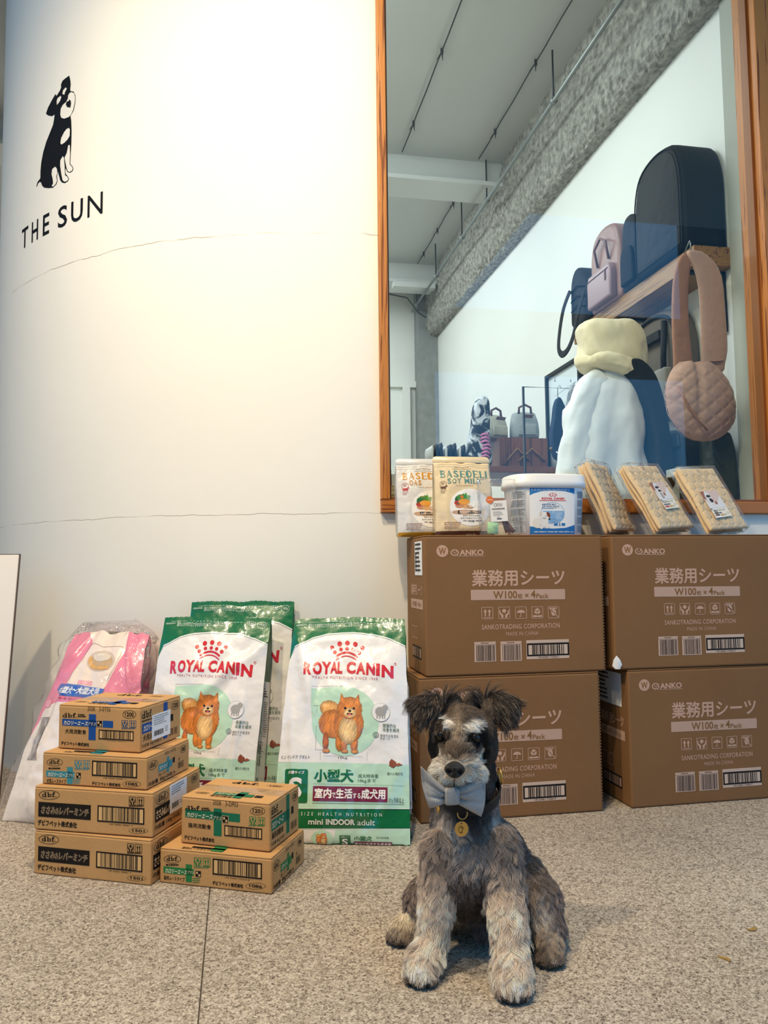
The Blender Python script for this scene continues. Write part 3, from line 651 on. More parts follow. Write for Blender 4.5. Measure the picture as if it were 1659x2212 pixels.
# --- liquid food cartons 1200 (blue) and 1201 (green)
def liquid(loc, ang, w, d, h, col, num, code, body, date, q, P, lb, label_on=False):
    r = carton('cardboard_carton', loc, ang, w, d, h, KRAFT, lb)
    a = Art(w, h, q).level(); a.text(date.split('|')[0], *P['d1'], '#4a3a2c'); a.text(date.split('|')[1], *P['d2'], '#4a3a2c')
    slabserif(a, *P['dbf'], BK); a.lines(*P['tiny'], 2, BK, 2, 0.7); cross(a, *P['band'], *P['post'], col); a.layer = 1
    a.text('カロリーエース', *P['cal'], '#f4e6c8', bold=0.02, shear=0.25); a.text('プラス', *P['plus'], '#f4e6c8', shear=0.25)
    x0, y0, x1, y1 = P['nat']; a.arect(x0-4, y0-4, x1+4, y1+4, MISC); a.layer = 2; a.arect(x0, y0, x1, y1, BK); a.layer = 3; a.text('産', x0+(x1-x0)*.5, y0+(y1-y0)*.5, x1-(x1-x0)*.1, y1-(y1-y0)*.1, MISC, bold=0.02); a.arect(x0+(x1-x0)*.15, y0+(y1-y0)*.15, x0+(x1-x0)*.45, y0+(y1-y0)*.5, MISC); a.layer = 0
    a.text(body, *P['body'], BK, bold=0.01); a.text('デビフペット株式会社', *P['maker'], BK, bold=0.03); num_oval(a, num, *P['num'])
    icon(a, 'hand', *P['i1'], P['ic']); icon(a, 'up', *P['i2'], P['ic']); a.lines(*P['cap'], 1, P['ic'], 3, 0.7); bar_frame(a, *P['bar'], 13, code)
    a.build('front_print', r, front(w, h), INK)
    s = Art(d, h, [(0, 0), (178, 0), (178, 103), (0, 103)])
    slabserif(s, 8, 12, 50, 28, BK); s.lines(8, 32, 80, 38, 1, BK, 3, 0.6); s.arect(8, 40, 118, 62, col); s.arect(98, 6, 116, 92, col); s.layer = 1; s.text('カロリーエース', 12, 44, 78, 58, '#f4e6c8', bold=0.02, shear=0.2); s.layer = 0
    s.text(body, 12, 66, 80, 80, BK, bold=0.01); s.text('内容量 85g×24缶入', 8, 86, 92, 95, BK); num_oval(s, num, 134, 10, 170, 32); s.arect(128, 40, 142, 56, BK); s.frame(126, 74, 142, 90, 1, BK); s.frame(146, 74, 162, 90, 1, BK); s.text('国', 128, 76, 140, 88, BK); s.text('産', 148, 76, 160, 88, BK)
    s.build('side_print', r, right(w), INK)
    t = Art(w, d, [(0, 0), (218, 0), (218, 178), (0, 178)])
    slabserif(t, 60, 22, 130, 40, BK); num_oval(t, num, 150, 25, 192, 42); t.arect(62, 124, 160, 144, col); t.arect(118, 108, 138, 160, col); t.layer = 1; t.text('カロリーエース', 68, 127, 116, 141, '#f4e6c8', bold=0.02, shear=0.2); t.layer = 0
    t.arect(164, 126, 182, 142, BK); t.text(body, 62, 148, 116, 162, BK, bold=0.01); num_oval(t, num, 16, 132, 52, 150); t.lines(70, 6, 140, 10, 1, BK, 2, 0.6)
    t.build('top_print', r, top(h), INK)
    if label_on:
        lab = box('address_label', w+0.0003, w+0.0012, 0.048, 0.128, 0.018, 0.076, PAPER, r)
        g = Art(0.08, 0.058); g.lines(6, 4, 74, 28, 5, '#555555', 4, 0.28); g.bars(8, 38, 50, 50, '#444444', 8, 46); g.lines(56, 36, 72, 50, 3, '#555555', 6, 0.3)
        g.build('label_print', lab, planar((w+0.0012, 0.048, 0.018), (0, 1, 0), (0, 0, 1)), INK)
    return r
PD = dict(d1=(533, 200, 605, 238), d2=(638, 205, 740, 243), dbf=(312, 258, 440, 298), tiny=(448, 268, 538, 300), band=(310, 318, 765, 382), post=(547, 268, 610, 500), cal=(320, 328, 535, 368), plus=(535, 340, 608, 372),
          nat=(622, 326, 668, 380), body=(336, 402, 525, 446), maker=(304, 514, 554, 552), num=(850, 232, 973, 308), i1=(842, 322, 898, 390), i2=(912, 325, 972, 392), ic='#2a5078', cap=(842, 394, 972, 404), bar=(638, 412, 950, 502))
liquid((-0.414, 1.956, 0.2680), -26.2, 0.218, 0.178, 0.1028, '#1d4f96', '1200', '149 70501 03373 5', '犬用流動食', '2028.|3-0T05', [(275, 175), (1010, 205), (1003, 618), (278, 572)], PD,
       'kraft carton with dark blue cross and white address label, top of the four-high stack', True)
PE = dict(d1=(595, 325, 682, 368), d2=(718, 335, 845, 382), dbf=(322, 378, 475, 428), tiny=(482, 395, 592, 432), band=(322, 430, 866, 520), post=(604, 403, 682, 678), cal=(335, 450, 590, 500), plus=(594, 478, 678, 520),
          nat=(692, 478, 748, 545), body=(352, 552, 578, 605), maker=(314, 678, 612, 730), num=(968, 385, 1120, 468), i1=(960, 482, 1030, 566), i2=(1046, 488, 1120, 572), ic='#2f7d43', cap=(955, 570, 1125, 582), bar=(710, 582, 1090, 700))
liquid((-0.123, 1.8215, 0.0760), -28.2, 0.217, 0.155, 0.1025, '#1e7050', '1201', '149 70501 03374 2', '猫用流動食', '2028.|3-DP03', [(282, 278), (1165, 350), (1165, 845), (282, 745)], PE,
       'kraft carton with green cross print on top of the wider green-printed carton')
# --- four large brown pet-sheet cartons
PK = '#cfa58c'
def sheets_art(w, h):
    a = Art(w, h, [(205, 80), (1590, 72), (1590, 1140), (205, 1155)])
    a.ellipse(340, 203, 45, 46, PK); a.layer = 1; a.text('W', 312, 178, 368, 230, '#94683f', bold=0.03); a.layer = 0
    a.ring(434, 215, 32, 26, 9, PK); a.ring(436, 208, 13, 15, 5, PK); a.text('ANKO', 470, 192, 655, 236, PK, bold=0.035); a.rect(450, 240, 658, 244, PK)
    a.text('業務用シーツ', 560, 347, 1285, 472, PK, bold=0.02)
    a.rrect(551, 500, 1285, 580, 6, '#c9a48e'); a.layer = 1
    a.text('W100', 722, 512, 908, 570, '#8a6238', bold=0.02); a.text('枚', 912, 532, 950, 572, '#8a6238', bold=0.01); a.text('×', 968, 532, 998, 562, '#8a6238', bold=0.01); a.text('4', 1015, 508, 1052, 568, '#8a6238', bold=0.03); a.text('Pack', 1057, 535, 1155, 570, '#8a6238', bold=0.015); a.layer = 0
    for k, (n_, x) in enumerate((('up', 630), ('hand', 760), ('umb', 890), ('box', 1018), ('hook', 1146))): icon(a, n_, x, 634, x+89, 726, PK, 4)
    a.text('SANKOTRADING CORPORATION', 630, 768, 1236, 800, PK, bold=0.012, space=1.1); a.text('MADE IN CHINA', 817, 826, 1067, 852, PK, space=1.1)
    for x0, x1, sd in ((570, 735, 3), (770, 933, 4)):
        a.arect(x0, 898, x1, 917, '#cfae98'); a.arect(x0, 921, x1, 1048, '#cfae98'); a.layer = 1; a.bars(x0+14, 924, x1-8, 1042, '#2d2a2a', sd, 44); a.lines(x0+50, 904, x1-50, 912, 1, '#6b5040', 3, .8); a.layer = 0
    a.arect(970, 892, 1304, 1034, '#d6b8a2'); a.layer = 1; a.arect(974, 916, 1304, 1012, '#221c1a'); a.layer = 2; a.arect(986, 930, 1292, 1000, '#d9bea8'); a.layer = 3
    a.bars(1014, 930, 1268, 1000, '#221c1a', 7, 50); a.layer = 1; a.text('145 62461 71026 9', 1060, 1017, 1222, 1030, '#221c1a'); a.layer = 0
    return a
def sheets_side(d, h, lab):
    a = Art(d, h, [(0, 0), (231, 0), (231, 385), (0, 385)])
    a.text('業務用シーツ', 62, 135, 200, 168, PK, bold=0.02); a.arect(58, 178, 205, 205, '#c9a48e'); a.layer = 1; a.text('W100枚 × 4Pack', 75, 183, 185, 200, '#8a6238'); a.layer = 0
    a.frame(66, 255, 96, 290, 2, PK); a.frame(104, 255, 134, 290, 2, PK); a.arect(70, 310, 180, 345, '#221c1a'); a.layer = 1; a.arect(74, 315, 176, 340, '#c9a48e'); a.layer = 2; a.bars(82, 315, 168, 340, '#221c1a', 5, 40); a.layer = 0
    return a
BXS = [((0.480, 2.055, 0), -0.3, 'large brown pet-sheet carton partly hidden behind the dog'),
       ((1.090, 2.055, 0), 0.4, 'large brown pet-sheet carton on the floor farthest from the dog'),
       ((0.501, 2.055, 0.386), -0.2, 'brown pet-sheet carton carrying the white pail and food pouches'),
       ((1.052, 2.055, 0.386), 0.0, 'brown pet-sheet carton with torn lower corner, quilted pads on top')]
for k, (loc, ang, lb) in enumerate(BXS):
    r = carton('sheet_carton', loc, ang, 0.521, 0.231, 0.3855, KRAFT2, lb, bev=0.005)
    sheets_art(0.521, 0.3855).build('front_print', r, front(.521, .3855), INK)
    sheets_side(0.231, 0.3855, 0).build('side_print', r, left(0.231), INK)
    if k in (1, 2):
        lab = box('shipping_label', -0.0012, -0.0003, 0.028 if k == 2 else 0.04, 0.115 if k == 2 else 0.19, 0.275, 0.37, PAPER, r)
        g = Art(0.087 if k == 2 else 0.15, 0.095); g.lines(6, 5, 80, 90, 7, '#3a3a3a', 4, 0.5)
        if k == 2: g.rect(44, 3, 46, 92, '#555555'); g.bars(8, 30, 20, 80, '#222222', 3, 20)
        g.build('label_print', lab, planar((-0.0012, 0.115 if k == 2 else 0.19, 0.275), (0, -1, 0), (0, 0, 1)), INK)
    if k == 3:
        bm = bmesh.new(); P = [(-.001, -0.0035, 0.004), (0.012, -0.006, 0.003), (0.020, -0.005, 0.016), (0.013, -0.007, 0.030), (0.003, -0.006, 0.042), (-0.004, -0.001, 0.030), (-0.005, 0.006, 0.012)]
        vs = [bm.verts.new(p) for p in P]; c = bm.verts.new((0.006, -0.011, 0.02))
        for i in range(len(vs)): bm.faces.new((vs[i], vs[(i+1) % len(vs)], c))
        bmobj('torn_corner', bm, PAPER, r, smooth=True)
# ================================================================= FOOD BAGS
def hsh(x, y, s=0.0):
    v = np.sin(x*12.9898+y*78.233+s*37.7)*43758.5453; return v-np.floor(v)
def vnoise(x, y, s=0.0):
    xi, yi = np.floor(x), np.floor(y); fx, fy = x-xi, y-yi; fx = fx*fx*(3-2*fx); fy = fy*fy*(3-2*fy)
    a, b, c, d = hsh(xi, yi, s), hsh(xi+1, yi, s), hsh(xi, yi+1, s), hsh(xi+1, yi+1, s); return (a*(1-fx)+b*fx)*(1-fy)+(c*(1-fx)+d*fx)*fy
def fbm(x, y, s=0.0, o=3):
    r = 0; a = 0.5
    for k in range(o): r = r+a*vnoise(x*2**k, y*2**k, s+k); a *= 0.5
    return r
class Bag:
    """an upright pouch with side gussets; u across (0..w), v up the front (0..L); leans back by th0..th1 from plumb"""
    def __init__(s, w, L, g, bulge, th0, th1, seed, creases=(), wf=lambda t: 1-0*t, noise=0.004, fold=0.035, flat=0.05, shear=0.0, rag=0.003):
        s.rag = rag
        s.w, s.L, s.g, s.b, s.seed, s.cr, s.wf, s.nz, s.fold, s.flat, s.shear = w, L, g, bulge, seed, creases, wf, noise, fold, flat, shear
        s.vs = np.linspace(0, L, 200); th = th0+(th1-th0)*(s.vs/L); dv = s.vs[1]
        s.py = np.concatenate([[0], np.cumsum(np.sin(th)[:-1]*dv)]); s.pz = np.concatenate([[0], np.cumsum(np.cos(th)[:-1]*dv)]); s.th = th
    def frame(s, v): return np.interp(v, s.vs, s.py), np.interp(v, s.vs, s.pz), np.interp(v, s.vs, s.th)
    def thick(s, v): t = np.clip(v/s.L, 0, 1); return s.g*np.clip(1-t, 0, 1)**0.55*(0.55+0.45*np.clip(t/0.12, 0, 1))+0.002
    def bul(s, u, v):
        t = np.clip(v/s.L, 0, 1); x = np.clip(np.abs(u/s.w*2-1), 0, 1)
        e = (1-x**2.6)*np.clip(t/0.10, 0, 1)**0.6*np.clip((1-t)/0.25, 0, 1)**0.8
        b = s.b*e + s.nz*(fbm(u/s.w*5, v/s.w*4, s.seed)-0.45)*2*(1-x**6)
        for cu, cv, a, ln, wd, am in s.cr:
            dx, dy = u-cu, v-cv; ca, sa = math.cos(a), math.sin(a); p, q = dx*ca+dy*sa, -dx*sa+dy*ca
            b = b+am*np.exp(-(q/wd)**2)*np.exp(-(p/ln)**4)
        return b
    def place(s, u, v, n):
        y, z, th = s.frame(v); t = v/s.L; x = (u-s.w/2)*s.wf(t)+s.shear*v; e_ = np.abs(u/s.w*2-1)**4; x = x+s.rag*e_*(fbm(np.sign(u-s.w/2)*3+0*v, v*13, s.seed+.5)-.45)*2*np.clip(t*3, 0, 1)
        z = z+s.rag*1.3*np.clip((t-.75)*4, 0, 1)*(fbm(u/s.w*6, 0*u, s.seed+.7)-.45)*2-s.rag*1.2*e_*np.clip((t-.9)*10, 0, 1)
        return np.stack([x, y-np.cos(th)*n, np.maximum(z+np.sin(th)*n, 0.0012)], -1)
    def surf(s, u, v, off):
        return s.place(u, v, s.bul(u, v)+off)
    def gusset(s, side):
        """map (a, v): a 0..1 from the front edge to the inner fold"""
        def f(a, v, off):
            t = s.thick(v); u = np.full_like(a, s.w if side > 0 else 0.0); n = -t*0.5*a; inn = s.fold*a*np.clip(v/s.L*1.6, 0.15, 1)
            P = s.place(u, v, n); P[:, 0] -= side*(inn-off); return P
        return f
    def side(s, a, v, off):
        """the whole right-hand gusset, a 0..1 from the front edge round the fold to the back edge"""
        t = s.thick(v); P = s.place(np.full_like(a, s.w), v, -t*a-off*0.0); inn = s.fold*(1-np.abs(2*a-1))*np.clip(v/s.L*1.6, 0.15, 1); P[:, 0] -= inn-off; P[:, 1] -= off*0.6*(a > 0.5); return P
    def shell(s, name, parent, m, rowcol, nu=60, nv=110):
        V = []; C = []; vv = np.linspace(0, s.L, nv+1); ring = []
        for v in vv:
            t = float(s.thick(np.array(v))); uf = np.linspace(0, s.w, nu+1); vf = np.full_like(uf, v); P = s.surf(uf, vf, np.zeros_like(uf))
            R = s.gusset(1)(np.array([0.35, 0.7, 1.0]), np.full(3, v), np.zeros(3)); Lg = s.gusset(-1)(np.array([1.0, 0.7, 0.35]), np.full(3, v), np.zeros(3))
            ub = np.linspace(s.w, 0, nu//2+1); bk = s.place(ub, np.full_like(ub, v), -t-0.5*(s.bul(ub, np.full_like(ub, v))))
            V.append(np.concatenate([P, R, bk, Lg]))
        n = len(V[0]); V = np.concatenate(V); F = []
        for i in range(nv):
            for k in range(n): F.append((i*n+k, i*n+(k+1) % n, (i+1)*n+(k+1) % n, (i+1)*n+k)); C.append(rowcol((vv[i]+vv[i+1])/2/s.L, k, nu))
        F.append(tuple(range(n))[::-1]); C.append(C[0]); F.append(tuple(nv*n+k for k in range(n))); C.append(C[-1])
        o = newobj(name, V, F, m, parent, smooth=True, cols=np.array([srgb(c) for c in C]))
        return o
FOIL = mat('bag_foil', attr=True, rough=0.30, coat=0.7, bump2=0.5, b2scale=10, bump=0.3, bscale=34)
FOILINK = mat('bag_foil_ink', attr=True, rough=0.30, coat=0.7, bump2=0.5, b2scale=10, bump=0.3, bscale=34)
GRN, MINT, WHT, RED, MAR = '#0b6b3a', '#bfe0c4', '#f1ece6', '#d6202a', '#7d1f3d'

def pomeranian(cx, cy, S):
    """painted small orange spitz, standing three-quarter; sheet units, S = body height"""
    def fn(X, Y):
        x = (X-cx)/S; y = (Y-cy)/S; n = fbm(x*26, y*26, 3.0, 3); n2 = vnoise(x*60+y*25, y*18, 5.0); j = (n-0.45)*0.06
        def el(ex, ey, rx, ry, r=0.0):
            c, s_ = math.cos(r), math.sin(r); dx, dy = x-ex, y-ey; return 1-(((dx*c+dy*s_)/rx)**2+((-dx*s_+dy*c)/ry)**2)**0.5+j*2
        rgb = np.zeros(X.shape+(3,)); m = np.zeros(X.shape, bool)
        def put(f, col, sh=0.25):
            nonlocal m
            k = f > 0; c = np.array(col); q = np.clip(f*1.6, 0, 1)[..., None]
            v = c*(0.78+sh*q+0.25*(n2-0.5)[..., None]); rgb[k] = v[k]; m |= k
        O = (0.90, 0.54, 0.24); Lt = (0.98, 0.80, 0.55); D = (0.76, 0.40, 0.17)
        put(el(-0.24, -0.24, 0.17, 0.13, 0.2), (0.93, 0.68, 0.38)); put(el(-0.17, 0.02, 0.25, 0.24), O)
        for lx, ly, rx, ry in ((-0.29, 0.32, 0.052, 0.16), (-0.06, 0.30, 0.06, 0.18), (0.02, 0.33, 0.06, 0.17), (0.20, 0.33, 0.065, 0.17)): put(el(lx, ly, rx, ry), D if lx < -0.2 else O)
        for lx in (-0.28, 0.04, 0.21): put(el(lx, 0.475, 0.065, 0.035), (0.90, 0.58, 0.28))
        put(el(0.10, 0.02, 0.26, 0.32), O); put(el(0.09, 0.12, 0.16, 0.24), Lt)
        put(el(0.11, -0.25, 0.22, 0.19), O)
        for sx in (-1, 1):
            f = np.minimum(1-np.abs(x-(0.11+sx*0.13)+sx*(y+0.40)*0.25)/0.055-np.clip((-(y+0.36))/0.14, 0, 1), (y+0.50)/0.1); put(np.where((y > -0.5) & (y < -0.33), f, -1), O)
        put(el(0.12, -0.17, 0.11, 0.085), Lt)
        k = (el(0.115, -0.155, 0.055, 0.035) > 0) & (y > -0.165); rgb[k] = (0.25, 0.06, 0.05); k = el(0.115, -0.138, 0.03, 0.018) > 0; rgb[k] = (0.9, 0.45, 0.45)
        for ex in (0.035, 0.185): k = ((x-ex)/0.022)**2+((y+0.245)/0.022)**2 < 1; rgb[k] = (0.08, 0.04, 0.03)
        k = ((x-0.115)/0.027)**2+((y+0.20)/0.02)**2 < 1; rgb[k] = (0.07, 0.05, 0.05)
        return rgb, m
    return fn
Q_ = [(262, 150), (1335, 100), (1388, 2130), (150, 2125)]
def small_dog_art(w, L, part=2):
    a = Art(w, L, Q_)
    arc = [(0, 500), (290, 372), (345, 350), (450, 292), (590, 250), (750, 238), (900, 235), (1050, 238), (1200, 264), (1350, 318), (1420, 350)]
    a.layer = 0; a.poly([(0, 0), (1600, 0), (1600, 2200), (0, 2200)], GRN)
    a.layer = 1; a.poly(arc+[(1500, 1395), (0, 1400)], WHT)
    a.layer = 2; a.line([(x, y+14) for x, y in arc], 2.5, '#4f7d62')
    a.poly([(0, 1402), (1500, 1386), (1500, 1792), (0, 1815)], MINT, layer=1)
    a.poly([(0, 1998), (1500, 1978), (1500, 2200), (0, 2200)], WHT, layer=1); a.poly([(720, 1992), (1500, 1982), (1500, 2200), (690, 2200)], MINT, layer=2); a.poly([(0, 2122), (1500, 2118), (1500, 2300), (0, 2300)], GRN, layer=2)
    a.line([(100, 1810), (1450, 1790)], 5, '#f7f3ec'); a.line([(100, 1994), (1450, 1976)], 7, '#f7f3ec')
    for x, y, r in ((640, 380, 20), (711, 346, 22), (785, 338, 22), (860, 346, 22), (930, 375, 20), (668, 420, 18), (725, 393, 17), (784, 388, 17), (842, 395, 17), (899, 419, 19)): a.ellipse(x, y, r, r, RED)
    for r, t, o in ((330, 19, 0), (325, 11, 27)): a.line([(782+0.5*r*math.sin(q)*1.3, 752+o-r*math.cos(q)) for q in np.linspace(-0.50, 0.50, 14)], t, RED)
    n = 11; lets = 'ROYAL CANIN'; xs = [398, 478, 556, 640, 706, 0, 790, 880, 975, 1068, 1120]; xe = [462, 552, 640, 700, 745, 0, 868, 960, 1050, 1095, 1222]
    for ch, x0, x1 in zip(lets, xs, xe):
        if ch == ' ': continue
        q = ((x0+x1)/2-810)/420; y0 = 500+22*q*q; s_ = 1.0; a.atext(ch, x0-4, y0+2, x1+4, y0+112+6*q*q, RED, bold=0.05 if ch != 'I' else 0.03)
    a.ring(1242, 498, 13, 13, 2.5, RED); a.text('R', 1237, 491, 1247, 505, RED)
    a.atext('HEALTH NUTRITION SINCE 1968', 475, 637, 1078, 660, '#b84a4e', space=1.5)
    circ = [(474, 752), (600, 738), (740, 728)]+[(790+305*math.cos(q), 1030+303*math.sin(q)) for q in np.linspace(-1.45, math.pi, 34)]+[(474, 900)]
    a.poly(circ, MINT)
    a.layer = 3
    a.line([(475, 745), (475, 730), (760, 720)], 2, '#777777'); a.line([(495, 900), (560, 900)], 2, '#777777'); a.line([(530, 905), (530, 960)], 2, '#777777'); a.line([(520, 1285), (600, 1282)], 2, '#777777'); a.line([(530, 1080), (530, 1280)], 2, '#777777')
    a.line([(575, 1300), (575, 1375)], 2, '#888888'); a.line([(992, 1295), (992, 1370)], 2, '#888888'); a.line([(600, 1335), (950, 1335)], 2, '#999999'); a.text('10kg', 735, 1340, 815, 1362, '#555555')
    a.ellipse(1112, 940, 84, 84, '#b9b2aa'); a.ellipse(1112, 940, 80, 80, '#f1ece6', layer=4); a.ellipse(1112, 935, 50, 42, '#aaa59e', layer=5); a.ellipse(1150, 900, 26, 26, '#aaa59e', layer=5)
    for dx in (-35, -12, 14, 34): a.rect(1108+dx, 960, 1120+dx, 996, '#aaa59e', layer=5)
    a.layer = 3
    a.text('健康的な', 1130, 1037, 1252, 1070, '#1f5a3a'); a.text('体重を維持', 1130, 1075, 1282, 1107, '#1f5a3a')
    a.ring(1070, 1142, 26, 26, 4, '#444444'); a.ring(1070, 1144, 13, 12, 4, '#444444'); a.text('室内での生活を', 1108, 1132, 1275, 1157, '#4a4a48'); a.text('サポート', 1105, 1160, 1197, 1181, '#4a4a48')
    a.text('ミニ インドア アダルト', 220, 1337, 480, 1366, '#3d3a38')
    a.poly([(1193, 1372), (1212, 1346), (1255, 1375), (1262, 1400), (1228, 1428), (1192, 1410)], '#8e4a30'); a.poly([(1258, 1392), (1278, 1380), (1314, 1396), (1262, 1412)], '#a2583a'); a.poly([(1212, 1346), (1255, 1375), (1226, 1392)], '#b06a48')
    a.text('優れた嗜好性', 1172, 1466, 1315, 1492, '#4a4a48')
    a.rrect(260, 1458, 468, 1756, 18, GRN); a.layer = 4; a.text('犬種サイズ', 290, 1474, 437, 1502, WHT, bold=0.025); a.text('S', 302, 1532, 414, 1718, WHT, bold=0.03); a.layer = 3
    a.text('小型犬', 524, 1455, 876, 1566, '#0b6b3a', bold=0.035); a.text('成犬時体重', 915, 1489, 1096, 1521, '#1c4a34'); a.text('10kgまで', 915, 1533, 1076, 1567, '#1c4a34')
    for k in range(60): a.rect(518+k*13.5, 1582, 524+k*13.5, 1586, '#3b5a4a')
    a.poly([(517, 1605), (1180, 1602), (1180, 1735), (515, 1737)], MAR); a.layer = 4; a.text('室内', 532, 1622, 680, 1712, '#f6efe8', bold=0.03); a.text('で', 684, 1660, 718, 1706, '#f6efe8', bold=0.02); a.text('生活', 722, 1622, 868, 1712, '#f6efe8', bold=0.03)
    a.text('する', 872, 1660, 942, 1708, '#f6efe8', bold=0.02); a.text('成犬用', 946, 1622, 1162, 1712, '#f6efe8', bold=0.03); a.layer = 3
    a.text('10ヵ月齢以上', 1192, 1692, 1326, 1740, '#2c3a33'); a.line([(512, 1755), (1326, 1752)], 3.5, '#2c3a33')
    a.text('SIZE HEALTH NUTRITION', 415, 1838, 1132, 1866, '#e9efe6', space=1.9); a.text('mini', 480, 1898, 610, 1948, '#f6f2ea', bold=0.02); a.text('INDOOR', 636, 1896, 892, 1948, '#f6f2ea', bold=0.035); a.text('adult', 914, 1896, 1070, 1948, '#f6f2ea')
    a.ellipse(600, 2078, 100, 80, MINT); a.rrect(752, 2042, 850, 2140, 10, GRN); a.layer = 4; a.text('犬種サイズ', 764, 2050, 838, 2064, WHT); a.text('S', 775, 2072, 828, 2132, WHT, bold=0.03); a.layer = 3
    a.text('小型犬', 880, 2046, 1045, 2090, '#0b6b3a', bold=0.03); a.text('成犬時体重', 1080, 2050, 1195, 2068, '#2c5a44'); a.arect(880, 2098, 1225, 2150, MAR); a.layer = 4; a.text('室内で生活する成犬用', 888, 2106, 1215, 2136, '#f6efe8', bold=0.02); a.layer = 3
    # top band: tear line and lettering
    a.text('ここからお切りください', 345, 130 if part else 130, 500, 148, '#dfe9dd'); 
    for k in range(16): a.rect(520+k*34, 134, 540+k*34, 138, '#dfe9dd')
    a.text('zipsystem', 285, 162, 380, 180, '#dfe9dd'); a.text('袋のふちや切り口で手を切らないようにご注意ください', 400, 158, 900, 178, '#dfe9dd')
    a.ring(1142, 130, 46, 22, 3, '#dfe9dd'); a.text('8 kg', 1115, 118, 1168, 142, '#dfe9dd'); a.ring(1250, 138, 44, 36, 3, '#dfe9dd'); a.text('+82g', 1222, 124, 1278, 150, '#dfe9dd')
    a.line([(318, 128), (336, 146)], 3, '#dfe9dd'); a.line([(318, 146), (336, 128)], 3, '#dfe9dd')
    a.raster(500, 760, 1010, 1320, 3.4, pomeranian(770, 1045, 520), layer=4); a.raster(510, 2015, 690, 2140, 4.5, pomeranian(600, 2082, 130), layer=4)
    return a
def gusset_art(L):
    a = Art(1.0, L, [(0, 0), (100, 0), (100, 1000), (0, 1000)])
    a.poly([(0, 300), (100, 290), (100, 850), (0, 850)], WHT); a.layer = 1
    a.poly([(0, 380), (10, 380), (10, 900), (0, 900)], '#1f8f8c'); a.rect(20, 400, 60, 560, '#cfe6d2'); a.lines(22, 325, 92, 372, 4, '#3a3a3a', 2, 0.5); a.layer = 2
    a.lines(24, 405, 56, 555, 14, '#4a4a4a', 4, 0.35); a.lines(66, 390, 94, 560, 16, '#4a4a4a', 5, 0.35); a.lines(18, 580, 90, 660, 6, '#5a5a5a', 6, 0.3); a.frame(15, 600, 60, 690, 2, '#6a6a6a')
    a.frame(18, 770, 42, 800, 3, '#333333'); a.lines(46, 772, 90, 798, 4, '#555555', 7, 0.4); a.text('8 kg', 40, 812, 88, 834, '#333333')
    return a
CRE1 = [(0.05, 0.43, 1.9, 0.12, 0.018, 0.010), (0.09, 0.36, 1.35, 0.10, 0.018, -0.006), (0.27, 0.42, -0.9, 0.07, 0.018, 0.005), (0.30, 0.13, 1.2, 0.10, 0.018, 0.006), (0.22, 0.05, 0.2, 0.10, 0.018, -0.004), (0.15, 0.52, 0.05, 0.12, 0.018, 0.004), (0.04, 0.2, 1.7, 0.14, 0.01, 0.006)]
CRE2 = [(0.20, 0.40, 0.75, 0.10, 0.018, 0.009), (0.235, 0.42, 1.1, 0.10, 0.018, -0.009), (0.06, 0.36, -0.5, 0.06, 0.018, 0.006), (0.09, 0.30, -0.9, 0.07, 0.018, -0.006), (0.28, 0.47, 0.7, 0.07, 0.018, 0.007), (0.26, 0.25, 1.5, 0.12, 0.008, 0.004)]
def food_bag(name, base, ang, w, L, g, th0, th1, seed, cr, label, wf, shear=0.0):
    r = empty(name, base, math.radians(ang), label=label, cat='pet food bag', group='green and white bags of small-dog food')
    b = Bag(w, L, g, 0.022, th0, th1, seed, cr, wf=wf, noise=0.006, shear=shear, fold=0.035 if g > 0.1 else 0.012)
    b.shell('pouch', r, FOIL, lambda t, k, nu: GRN if (t > 0.70 or t < 0.13) else WHT)
    small_dog_art(w, L).build('front_print', r, b.surf, FOILINK, step=0.006, base=0.0015, dl=0.0007)
    gusset_art(L).build('gusset_print', r, b.side, FOILINK, step=0.05, base=0.0015, dl=0.0005)
    # crimped top seal
    V = []; F = []; n = 60
    for i in range(n+1):
        u = w*i/n; p = b.surf(np.array([u, u]), np.array([L, L]), np.array([0.0016, -0.0030])); d = np.array([0, math.sin(th1), math.cos(th1)])
        q = 0.012+0.002*math.sin(i*2.2)*0.4; V += [p[0], p[1], p[1]+d*q, p[0]+d*q]
    for i in range(n): a = 4*i; F += [(a, a+4, a+7, a+3), (a+1, a+2, a+6, a+5), (a+3, a+7, a+6, a+2), (a, a+1, a+5, a+4)]
    F += [(0, 3, 2, 1), (4*n, 4*n+1, 4*n+2, 4*n+3)]
    newobj('top_seal', V, F, FOIL, r, cols=np.array([srgb(GRN)]*len(F)))
    return r
food_bag('dog_food_bag', (0.252, 1.953, 0), -15.5, 0.345, 0.572, 0.105, 0.28, 0.46, 1, CRE1, 'frontmost green and white dog food bag, its front fully shown, next to the brown cartons', lambda t: 1.0-0.10*np.clip(t, 0, 1)**1.5)
food_bag('dog_food_bag', (-0.114, 2.108, 0), -18.5, 0.316, 0.565, 0.099, 0.26, 0.38, 5, CRE2, 'green and white dog food bag half hidden behind the small kraft carton stacks', lambda t: 0.97+0.04*np.clip(t, 0, 1))
food_bag('dog_food_bag', (-0.020, 2.222, 0), -15.5, 0.31, 0.590, 0.055, 0.16, 0.26, 9, CRE1, 'rearmost green and white dog food bag, only its top and gusset showing above the others', lambda t: 0.97+0.03*t)
